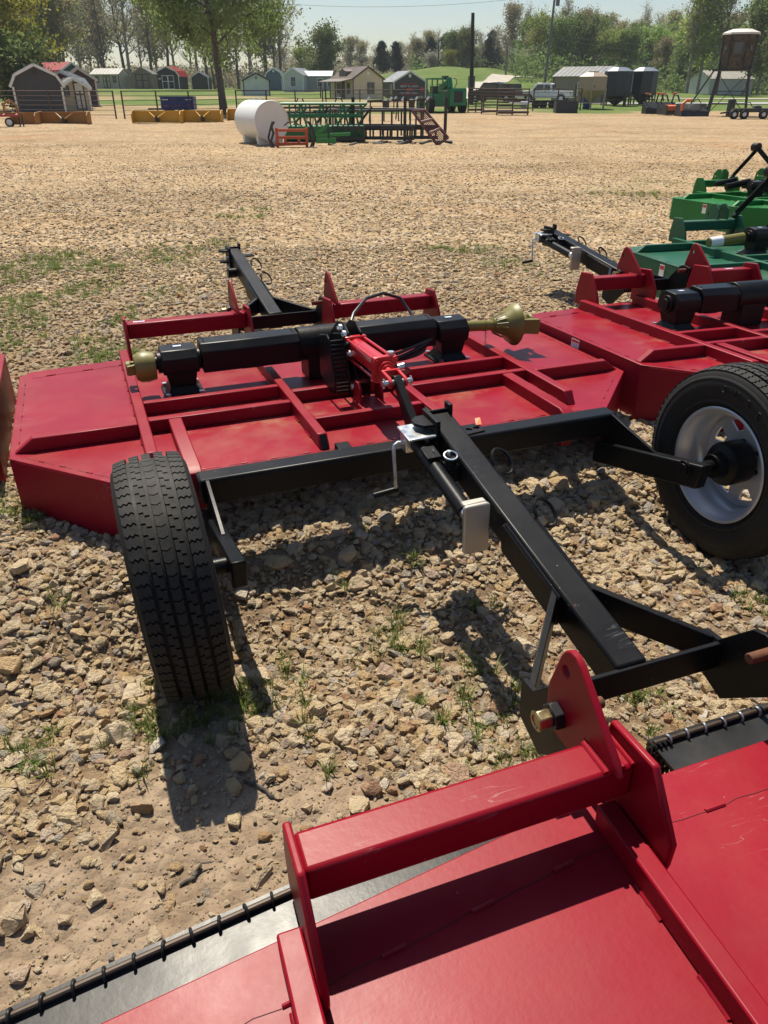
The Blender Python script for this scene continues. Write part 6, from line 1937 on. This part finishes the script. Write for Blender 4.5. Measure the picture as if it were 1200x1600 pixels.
# the big drooping tree at the fence and its neighbours
tree('willow', at(352, 180).x, at(352, 180).y + .2, 13, 'willow', 'tall drooping tree with dark trunk growing through the pipe fence', bark='bark_dk', rz=.6, sx=1.0)
tree('leafy4', at(10, 178).x - 1.5, 66, 9.0, 'yellow', 'yellow green leafy tree beside the charcoal barn shed', rz=1.0)
tree('shrub', at(-4, 178).x, 63, 4.6, 'mid', 'dark green bush left of the charcoal barn shed', rz=2.0, name='bush', cat='bush')
px_tree('round1', 505, 140, 44, 150, 'mid', 'round green tree standing alone behind the grey cabin')
px_tree('leafy2', 478, 140, 70, 158, 'spring', 'slender green tree just left of the round green tree')
px_tree('bare1', 432, 140, -20, 165, 'bud', 'bare tree on the edge of the woods behind the blue barn shed')
px_tree('pine1', 597, 128, 58, 165, 'pine', 'dark pine behind the porch cabin', bark='bark_dk')
px_tree('pine2', 618, 126, 60, 168, 'pine', 'dark pine beside the other pine, behind the rental shed', bark='bark_dk')
px_tree('pine1', 672, 110, 52, 185, 'pine', 'dark pine among the bare trees on the hill crest', bark='bark_dk')
px_tree('shrub', 675, 112, 84, 165, 'blossom', 'cream blossoming tree on the hill', cat='tree')
px_tree('leafy2', 706, 108, 76, 172, 'yellow', 'yellow green young tree at the edge of the hill woods')

# woods behind the sheds on the left
gl = 'trees of the bare woods behind the sheds'
r5 = random.Random(99)
lab = {'bare1': 'bare grey tree with sparse buds in the woods behind the sheds', 'bare2': 'bare grey tree with sparse buds in the woods behind the sheds',
       'bare3': 'bare grey tree with sparse buds in the woods behind the sheds', 'bare4': 'bare grey tree with sparse buds in the woods behind the sheds'}
def wood(u0, u1, Y0, Y1, n, kinds, hmin, hmax, label_of, group, vb=139):
    for k in range(n):
        u = u0 + (u1 - u0) * (k + r5.uniform(.1, .9)) / n
        Y = r5.uniform(Y0, Y1)
        key, leaf = r5.choice(kinds)
        a = pz(u, vb, Y)
        lb, gp = label_of(key, leaf)
        tree(key, a.x, Y, r5.uniform(hmin, hmax), leaf, lb, group=gp, bark='bark_dk' if r5.random() < .45 else 'bark')
def lab_left(key, leaf):
    if key.startswith('bare'): return 'bare grey tree with sparse buds in the woods behind the sheds', 'bare trees behind the sheds'
    return 'leafing green tree in the woods behind the sheds', 'leafing trees behind the sheds'
bk = [('bare1', 'bud'), ('bare2', 'bud'), ('bare3', 'bud'), ('bare4', 'bud'), ('bare2', 'spring')]
wood(-30, 440, 150, 158, 13, bk, 15, 20, lab_left, gl)
wood(-40, 450, 160, 176, 13, bk + [('leafy3', 'bud')], 16, 21, lab_left, gl)
wood(-60, 450, 180, 205, 12, bk + [('leafy1', 'bud'), ('leafy3', 'mid')], 15, 21, lab_left, gl)
wood(-20, 120, 110, 140, 5, [('leafy2', 'mid'), ('bare3', 'spring'), ('leafy1', 'bud')], 11, 14, lab_left, gl)
# distant low trees in the gap of sky
def lab_gap(key, leaf): return 'distant hazy tree on the skyline behind the cabins', 'distant trees behind the cabins'
wood(440, 660, 230, 260, 9, [('bare3', 'bud'), ('leafy4', 'bud'), ('leafy1', 'bud')], 7, 9.5, lab_gap, None)
# hill woods on the right
def lab_hill(key, leaf):
    if key.startswith('bare'): return 'bare tree with olive buds in the hill woods', 'bare trees of the hill woods'
    if key.startswith('pine'): return 'dark evergreen in the hill woods', 'evergreens of the hill woods'
    if leaf in ('spring', 'yellow'): return 'spring green leafing tree in the hill woods', 'spring green trees of the hill woods'
    return 'olive green leafing tree in the hill woods', 'olive trees of the hill woods'
wood(640, 800, 185, 215, 16, [('bare1', 'bud'), ('bare3', 'bud'), ('bare2', 'bud'), ('pine1', 'pine'), ('leafy3', 'bud')], 5.5, 9, lab_hill, None, 108)
wood(700, 850, 166, 185, 13, [('leafy1', 'mid'), ('pine2', 'pine'), ('bare1', 'bud'), ('leafy3', 'mid'), ('bare2', 'bud')], 5.5, 8.5, lab_hill, None, 112)
wood(790, 1230, 190, 215, 20, [('leafy1', 'bud'), ('leafy3', 'bud'), ('bare3', 'bud'), ('bare1', 'bud'), ('bare2', 'bud'), ('leafy3', 'bud')], 9.5, 13.5, lab_hill, None, 120)
wood(800, 1230, 160, 182, 20, [('leafy1', 'spring'), ('leafy2', 'mid'), ('leafy3', 'mid'), ('leafy4', 'spring'), ('bare3', 'bud'), ('leafy3', 'bud'), ('bare1', 'bud')], 7.5, 11.5, lab_hill, None, 130)
wood(820, 1230, 134, 154, 20, [('leafy4', 'spring'), ('leafy2', 'mid'), ('leafy1', 'mid'), ('leafy4', 'mid'), ('leafy1', 'bud')], 6.5, 10, lab_hill, None, 140)
wood(1050, 1240, 108, 122, 6, [('leafy2', 'mid'), ('bare1', 'bud'), ('leafy1', 'spring')], 10, 14, lab_hill, None, 150)
# undergrowth: one uncountable mass of brush along the foot of the woods
def brush(name, spots, n, leaf, size, hgt, label):
    g = np.random.default_rng(len(spots) + n)
    P_ = []
    w = np.array([s[4] for s in spots], float); w /= w.sum()
    for (u0, u1, Y0, Y1, wt), cnt in zip(spots, g.multinomial(n, w)):
        u = g.uniform(u0, u1, cnt); Y = g.uniform(Y0, Y1, cnt)
        x = (u - 600) / FPX * (Y * math.cos(PITCH) * 1.0 + .5)
        z = G(x, Y, False)
        top = hgt * (.35 + 1.1 * vnoise(x * .35, Y * .35, 8))
        P_.append(np.stack([x, Y, z + top * g.random(cnt) ** .8 - .05], 1))
    c = np.concatenate(P_)
    nl = len(c)
    a = g.normal(0, 1, (nl, 3)); a /= np.linalg.norm(a, axis=1)[:, None]
    b2 = np.cross(a, g.normal(0, 1, (nl, 3))); b2 /= np.linalg.norm(b2, axis=1)[:, None]
    s = size * g.uniform(.5, 1.4, nl)[:, None]
    V = np.stack([c - a * s, c + b2 * s * .6, c + a * s, c - b2 * s * .6], 1).reshape(-1, 3)
    me = bpy.data.meshes.new(name)
    me.vertices.add(len(V)); me.vertices.foreach_set('co', V.ravel())
    me.loops.add(len(V)); me.loops.foreach_set('vertex_index', np.arange(len(V)))
    me.polygons.add(nl); me.polygons.foreach_set('loop_start', np.arange(0, len(V), 4))
    me.update()
    o = mobj(name, me, LM[leaf])
    tag(o, label, 'undergrowth', kind='stuff')
brush('undergrowth', [(-60, 450, 150, 215, 1)], 34000, 'brush', .20, 3.2, 'grey brown undergrowth on the floor of the woods behind the sheds')
brush('undergrowth', [(800, 1240, 128, 200, 1), (640, 840, 172, 215, .35)], 48000, 'mid', .22, 3.4, 'green undergrowth along the foot of the hill woods')
brush('undergrowth', [(430, 660, 236, 268, 1)], 12000, 'brush', .28, 5.0, 'low hazy brush on the skyline behind the cabins')
# ------------------------------------------------------------------ broken stone
def stone_material():
    m, nt, b = newmat('limestone_rubble')
    oi = N(nt, 'ShaderNodeObjectInfo')
    cr = ramp(nt, oi.outputs['Random'], [(0, (.50, .32, .165)), (.12, (.62, .45, .25)), (.3, (.69, .53, .325)), (.5, (.66, .52, .345)), (.65, (.73, .59, .405)), (.8, (.52, .40, .265)), (.88, (.43, .385, .33)), (.94, (.50, .28, .16)), (1, (.75, .67, .55))])
    vec = coords(nt)
    n1 = noise(nt, vec, 1.6, 7, .65)
    v = ramp(nt, n1.outputs[0], [(.25, .78), (.6, 1.06)])
    c = mix(nt, 1.0, cr.outputs[0], v.outputs[0], 'MULTIPLY')
    n2 = noise(nt, vec, 3.5, 5, .6)
    st = ramp(nt, n2.outputs[0], [(.55, 0.0), (.72, .5)])
    c = mix(nt, st.outputs[0], c, (.44, .29, .15))
    nt.links.new(c, b.inputs['Base Color'])
    b.inputs['Roughness'].default_value = .92
    b.inputs['Specular IOR Level'].default_value = .2
    n3 = noise(nt, vec, 7, 6, .65)
    bump(nt, b, n3.outputs[0], .7, .12)
    return m
M['stone'] = stone_material()

def rock_mesh(seed, pts=15, flat=.62, bev=.10):
    r = random.Random(seed)
    bm = bmesh.new()
    for k in range(pts):
        v = Vector((r.gauss(0, 1), r.gauss(0, 1), r.gauss(0, 1))).normalized() * r.uniform(.42, .58)
        bm.verts.new((v.x * r.uniform(.9, 1.1), v.y * .78, v.z * flat))
    bmesh.ops.convex_hull(bm, input=bm.verts)
    for v in [v for v in bm.verts if not v.link_faces]: bm.verts.remove(v)
    bmesh.ops.dissolve_limit(bm, angle_limit=R(14), verts=bm.verts, edges=bm.edges)
    bmesh.ops.bevel(bm, geom=list(bm.edges), offset=bev * .45, offset_type='OFFSET', segments=1, profile=.6, affect='EDGES', clamp_overlap=True)
    bmesh.ops.triangulate(bm, faces=bm.faces)
    for v in bm.verts:
        v.co += Vector((r.gauss(0, .012), r.gauss(0, .012), r.gauss(0, .012)))
    me = bpy.data.meshes.new('stone')
    bm.to_mesh(me); bm.free()
    me.polygons.foreach_set('use_smooth', [True] * len(me.polygons))
    me.set_sharp_from_angle(angle=R(32))
    me.materials.append(M['stone'])
    return me
stones = bpy.data.collections.new('stone_kinds')
ROCKS = [rock_mesh(100 + k, (11, 14, 18, 24)[k % 4], (.5, .62, .75)[k % 3]) for k in range(18)]
for me in ROCKS:
    stones.objects.link(bpy.data.objects.new('stone_kind', me))

def scatter(name, pts, rot, scl, idx, coll, label=None, cat=None):
    me = bpy.data.meshes.new(name)
    n = len(pts)
    me.vertices.add(n); me.vertices.foreach_set('co', np.asarray(pts, np.float32).ravel())
    a = me.attributes.new('rot', 'FLOAT_VECTOR', 'POINT'); a.data.foreach_set('vector', np.asarray(rot, np.float32).ravel())
    a = me.attributes.new('scl', 'FLOAT_VECTOR', 'POINT'); a.data.foreach_set('vector', np.asarray(scl, np.float32).ravel())
    a = me.attributes.new('kind_index', 'INT', 'POINT'); a.data.foreach_set('value', np.asarray(idx, np.int32))
    o = bpy.data.objects.new(name, me); COL.objects.link(o)
    ng = bpy.data.node_groups.new(name + '_scatter', 'GeometryNodeTree')
    ng.interface.new_socket('Geometry', in_out='INPUT', socket_type='NodeSocketGeometry')
    ng.interface.new_socket('Geometry', in_out='OUTPUT', socket_type='NodeSocketGeometry')
    gi = ng.nodes.new('NodeGroupInput'); go = ng.nodes.new('NodeGroupOutput')
    ci = ng.nodes.new('GeometryNodeCollectionInfo'); ci.inputs['Collection'].default_value = coll
    ci.inputs['Separate Children'].default_value = True; ci.inputs['Reset Children'].default_value = True
    ip = ng.nodes.new('GeometryNodeInstanceOnPoints'); ip.inputs['Pick Instance'].default_value = True
    def na(nm, typ):
        k = ng.nodes.new('GeometryNodeInputNamedAttribute'); k.data_type = typ; k.inputs['Name'].default_value = nm
        return k.outputs['Attribute']
    L = ng.links
    L.new(gi.outputs[0], ip.inputs['Points']); L.new(ci.outputs[0], ip.inputs['Instance'])
    L.new(na('kind_index', 'INT'), ip.inputs['Instance Index'])
    er = ng.nodes.new('FunctionNodeEulerToRotation')
    L.new(na('rot', 'FLOAT_VECTOR'), er.inputs[0]); L.new(er.outputs[0], ip.inputs['Rotation'])
    L.new(na('scl', 'FLOAT_VECTOR'), ip.inputs['Scale'])
    L.new(ip.outputs[0], go.inputs[0])
    md = o.modifiers.new('scatter', 'NODES'); md.node_group = ng
    tag(o, label, cat, kind='stuff')
    return o

g = np.random.default_rng(42)
def in_view(x, y, z, pad=60):
    F = y * math.cos(PITCH) - (z - CAMH) * math.sin(PITCH)
    U = y * math.sin(PITCH) + (z - CAMH) * math.cos(PITCH)
    u = 600 + FPX * x / F; v = 800 - FPX * U / F
    return (u > -pad - 120) & (u < 1260 + pad) & (v < 1600 + pad * 2) & (F > .05)

def layer(y0, y1, dens, dlo, dhi, power, sand_keep, weed=True):
    """random stones between two distances; dens per square metre"""
    xw = lambda yy: yy * .62 + .9
    area_x = xw(y1)
    n = int(dens * (y1 - y0) * 2 * area_x)
    x = g.uniform(-area_x, area_x, n); y = g.uniform(y0, y1, n)
    z = G(x, y)
    k = in_view(x, y, z)
    x, y, z = x[k], y[k], z[k]
    s = sand_mask(x, y)
    k = g.random(len(x)) > s * (1 - sand_keep)
    x, y, z = x[k], y[k], z[k]
    # stone size drifts from patch to patch, as does the cover
    pm = vnoise(x * .9, y * .9, 51) * .6 + vnoise(x * 2.7, y * 2.7, 52) * .4
    k = g.random(len(x)) < .45 + .9 * pm
    x, y, z, pm = x[k], y[k], z[k], pm[k]
    d = dlo + (dhi - dlo) * g.random(len(x)) ** power
    d *= (.75 + .5 * pm)
    return x, y, z, d
parts_ = [layer(.35, 2.6, 4200, .005, .012, 1.2, .7), layer(.35, 4.4, 3000, .010, .028, 1.2, .22), layer(.35, 4.4, 2100, .028, .064, 1.4, .05), layer(.35, 4.4, 150, .055, .105, 2.0, .08),
          layer(4.4, 9, 1100, .018, .055, 1.5, 1), layer(4.4, 9, 35, .05, .09, 2.2, 1),
          layer(9, 14, 330, .025, .06, 1.8, 1), layer(14, 20, 130, .028, .06, 1.8, 1), layer(20, 27, 40, .03, .06, 1.8, 1)]
x = np.concatenate([p[0] for p in parts_]); y = np.concatenate([p[1] for p in parts_]); z = np.concatenate([p[2] for p in parts_]); d = np.concatenate([p[3] for p in parts_])
# thin out right under the tyres so that they stand on the ground
def mw(pose, q):
    e = Euler((R(pose[4]), R(pose[5]), R(pose[3])), 'XYZ').to_matrix()
    v = e @ Vector(q) + Vector(pose[:3])
    return v * S
for wq in ((-.910, -1.412, .02), (1.09, -1.45, .05)):
    c = mw(POSE['M'], wq)
    k = np.hypot(x - c.x, y - c.y) > .11
    x, y, z, d = x[k], y[k], z[k], d[k]
n = len(x)
rot = np.stack([g.normal(0, .27, n), g.normal(0, .27, n), g.uniform(0, 6.283, n)], 1)
asp = g.uniform(.75, 1.3, (n, 3)); asp[:, 2] *= .85 * (1 - .45 * sst((y - 4) / 8))
scl = d[:, None] * asp
big = sst((d - .02) / .05)
pts = np.stack([x, y, z + d * .13 * (1 - .3 * big)], 1)
scatter('gravel', pts, rot, scl, g.integers(0, len(ROCKS), n), stones, 'broken tan limestone gravel covering the yard', 'gravel')
print('gravel stones', n)

# larger stones one can pick out
SPOTS = [(735, 372 + 340, .115), (700, 790, .14), (665, 780, .09), (748, 700, .10), (830, 712, .09), (860, 745, .10), (435, 885, .10), (432, 825, .085), (605, 1055, .10), (620, 1090, .12), (520, 925, .075), (720, 870, .085), (400, 1060, .12), (180, 1150, .10),
         (375, 1195, .10), (365, 1230, .075), (190, 1215, .09), (60, 1390, .075), (15, 1440, .09), (150, 1410, .07), (225, 1262, .075), (500, 925, .06), (560, 955, .07), (20, 985, .09), (35, 890, .13), (15, 1045, .10), (540, 1150, .08), (665, 1215, .12), (585, 1230, .1), (710, 1165, .1),
         (560, 1260, .09), (500, 1110, .07), (280, 465, .14), (460, 865, .09), (640, 400, .10), (600, 402, .07), (835, 765, .12), (985, 790, .10), (1040, 905, .10), (905, 940, .10), (975, 985, .09), (640, 1010, .07), (560, 1060, .06), (755, 960, .08), (820, 1015, .10), (690, 560 + 250, .1), (170, 1300, .08), (110, 1275, .09),
         (1000, 900, .08), (1080, 920, .09), (1120, 955, .08), (940, 890, .07), (700, 1000, .07), (470, 990, .08), (540, 880, .09), (90, 960, .08), (75, 1085, .1), (130, 1045, .08)]
for k, (u, v, dd) in enumerate(SPOTS):
    zz = .1
    for _ in range(5):
        p = at(u, v, zz); zz = Gs(p.x, p.y, True)
    o = bpy.data.objects.new('rock', ROCKS[(k * 5 + 3) % len(ROCKS)])
    COL.objects.link(o)
    o.location = (p.x, p.y, zz + dd * .10)
    o.rotation_euler = (rng.gauss(0, .25), rng.gauss(0, .25), rng.uniform(0, 6.28))
    sc_ = dd * S * .95
    o.scale = (sc_ * rng.uniform(.85, 1.2), sc_ * rng.uniform(.8, 1.1), sc_ * rng.uniform(.7, 1.0))
    tag(o, 'larger pale limestone rock lying in the gravel around the cutters', 'rock', 'larger rocks lying in the gravel')

# ------------------------------------------------------------------ grass in the gravel
gm = leaf_mat('grass_blades', (.16, .21, .05), .4, .45)
def tuft_mesh(seed, n, h):
    r = random.Random(seed)
    vs = []; fs = []
    for k in range(n):
        a = r.uniform(0, 6.28); rad = r.uniform(0, .035) * h / .08
        p = Vector((math.cos(a) * rad, math.sin(a) * rad, -.004))
        b2 = a + r.gauss(0, .8)
        hh = h * r.uniform(.45, 1.15); lean = r.uniform(.25, 1.1)
        w = r.uniform(.0011, .0024)
        sd_ = Vector((-math.sin(b2), math.cos(b2), 0))
        d = Vector((math.cos(b2), math.sin(b2), 0))
        i = len(vs)
        for t, ww in ((0, 1), (.45, .85), (.8, .5)):
            c = p + d * (lean * hh * t * t) + Vector((0, 0, hh * t * (1 - .25 * t * lean)))
            vs += [c - sd_ * w * ww, c + sd_ * w * ww]
        vs.append(p + d * lean * hh + Vector((0, 0, hh * (1 - .25 * lean))))
        fs += [(i, i + 1, i + 3, i + 2), (i + 2, i + 3, i + 5, i + 4), (i + 4, i + 5, i + 6)]
    me = bpy.data.meshes.new('tuft'); me.from_pydata(vs, [], fs); me.materials.append(gm)
    return me
tufts = bpy.data.collections.new('tuft_kinds')
for k in range(6): tufts.objects.link(bpy.data.objects.new('tuft_kind', tuft_mesh(300 + k, (12, 18, 26)[k % 3], (.035, .05, .065)[k // 2])))
gp = []
for (u, v, rad, cnt) in ((600, 1010, .13, 22), (620, 990, .08, 10), (720, 1045, .12, 16), (70, 1175, .11, 22), (215, 1125, .12, 26), (250, 1160, .08, 14), (640, 1100, .09, 8), (440, 1045, .07, 10), (480, 1075, .08, 8), (780, 955, .08, 8), (1185, 945, .12, 20), (760, 1155, .1, 14), (815, 1180, .08, 14),
                         (380, 1110, .16, 40), (330, 1135, .15, 30), (700, 1130, .1, 10), (520, 880, .05, 5), (785, 1100, .1, 10), (25, 800, .12, 26), (50, 820, .10, 20), (20, 770, .1, 14), (1060, 880, .1, 6), (945, 1090, .1, 10), (1040, 1110, .1, 8), (1000, 1080, .08, 8), (560, 830, .06, 5), (730, 740, .08, 5), (470, 1160, .03, 3),
                         (515, 1205, .02, 3), (90, 945, .06, 6), (400, 760, .2, 6), (640, 870, .06, 5), (1085, 1055, .1, 8)):
    zz = .08
    for _ in range(4):
        p = at(u, v, zz); zz = Gs(p.x, p.y, True)
    for k in range(max(2, int(cnt * .55))):
        gp.append((p.x + rng.gauss(0, rad * .5), p.y + rng.gauss(0, rad * .5), rng.uniform(.6, 1.15)))
# thin lawn on the left and the small patches further off
nn = 52000
xx = g.uniform(-7, 9, nn); yy = g.uniform(3.2, 14, nn)
kk = g.random(nn) < grass_mask(xx, yy) * 1.0
for a, b_ in zip(xx[kk], yy[kk]): gp.append((a, b_, rng.uniform(.55, 1.1)))
gp = np.array(gp)
gz = G(gp[:, 0], gp[:, 1])
n = len(gp)
scatter('grass', np.stack([gp[:, 0], gp[:, 1], gz + .006], 1), np.stack([np.zeros(n), np.zeros(n), g.uniform(0, 6.28, n)], 1), np.repeat(gp[:, 2:3], 3, 1), g.integers(0, 6, n), tufts, 'thin green grass growing through the gravel', 'grass')
print('tufts', n)
# twigs on the sandy soil
for k, (u0, v0, u1, v1, lb) in enumerate(((385, 1222, 432, 1248, 'forked dry twig lying in the tyre shadow on the sand'), (284, 1385, 318, 1355, 'small curled dry twig on the bare sand'))):
    a = at(u0, v0, Gs(at(u0, v0, .05).x, at(u0, v0, .05).y, True)); b_ = at(u1, v1, Gs(at(u1, v1, .05).x, at(u1, v1, .05).y, True))
    mb = MB()
    pts = [a.lerp(b_, t) + Vector((rng.gauss(0, .005), rng.gauss(0, .005), .006 + .004 * math.sin(3 * t))) for t in np.linspace(0, 1, 7)]
    mb.path(pts, .0045, 6)
    mb.path([pts[3], pts[3] + Vector((.02, .025, .012)), pts[3] + Vector((.045, .03, .01))], .003, 5)
    tag(mb.build('twig', M['bark_dk']), lb, 'twig')
# ------------------------------------------------------------------ thin spring haze over the whole yard
hz = MB().box(-470, 470, -30, 760, -2.5, 48).build('haze', None, None, 0)
m = bpy.data.materials.new('thin_haze')
m.use_nodes = True
nt = m.node_tree
for n_ in list(nt.nodes):
    if n_.type != 'OUTPUT_MATERIAL': nt.nodes.remove(n_)
pv = nt.nodes.new('ShaderNodeVolumePrincipled')
pv.inputs['Color'].default_value = (.86, .91, .97, 1)
pv.inputs['Density'].default_value = .00035
pv.inputs['Anisotropy'].default_value = 0.0
nt.links.new(pv.outputs[0], nt.nodes['Material Output'].inputs['Volume'])
hz.data.materials.append(m)
tag(hz, 'thin pale haze lying over the yard and woods', 'haze', kind='stuff')
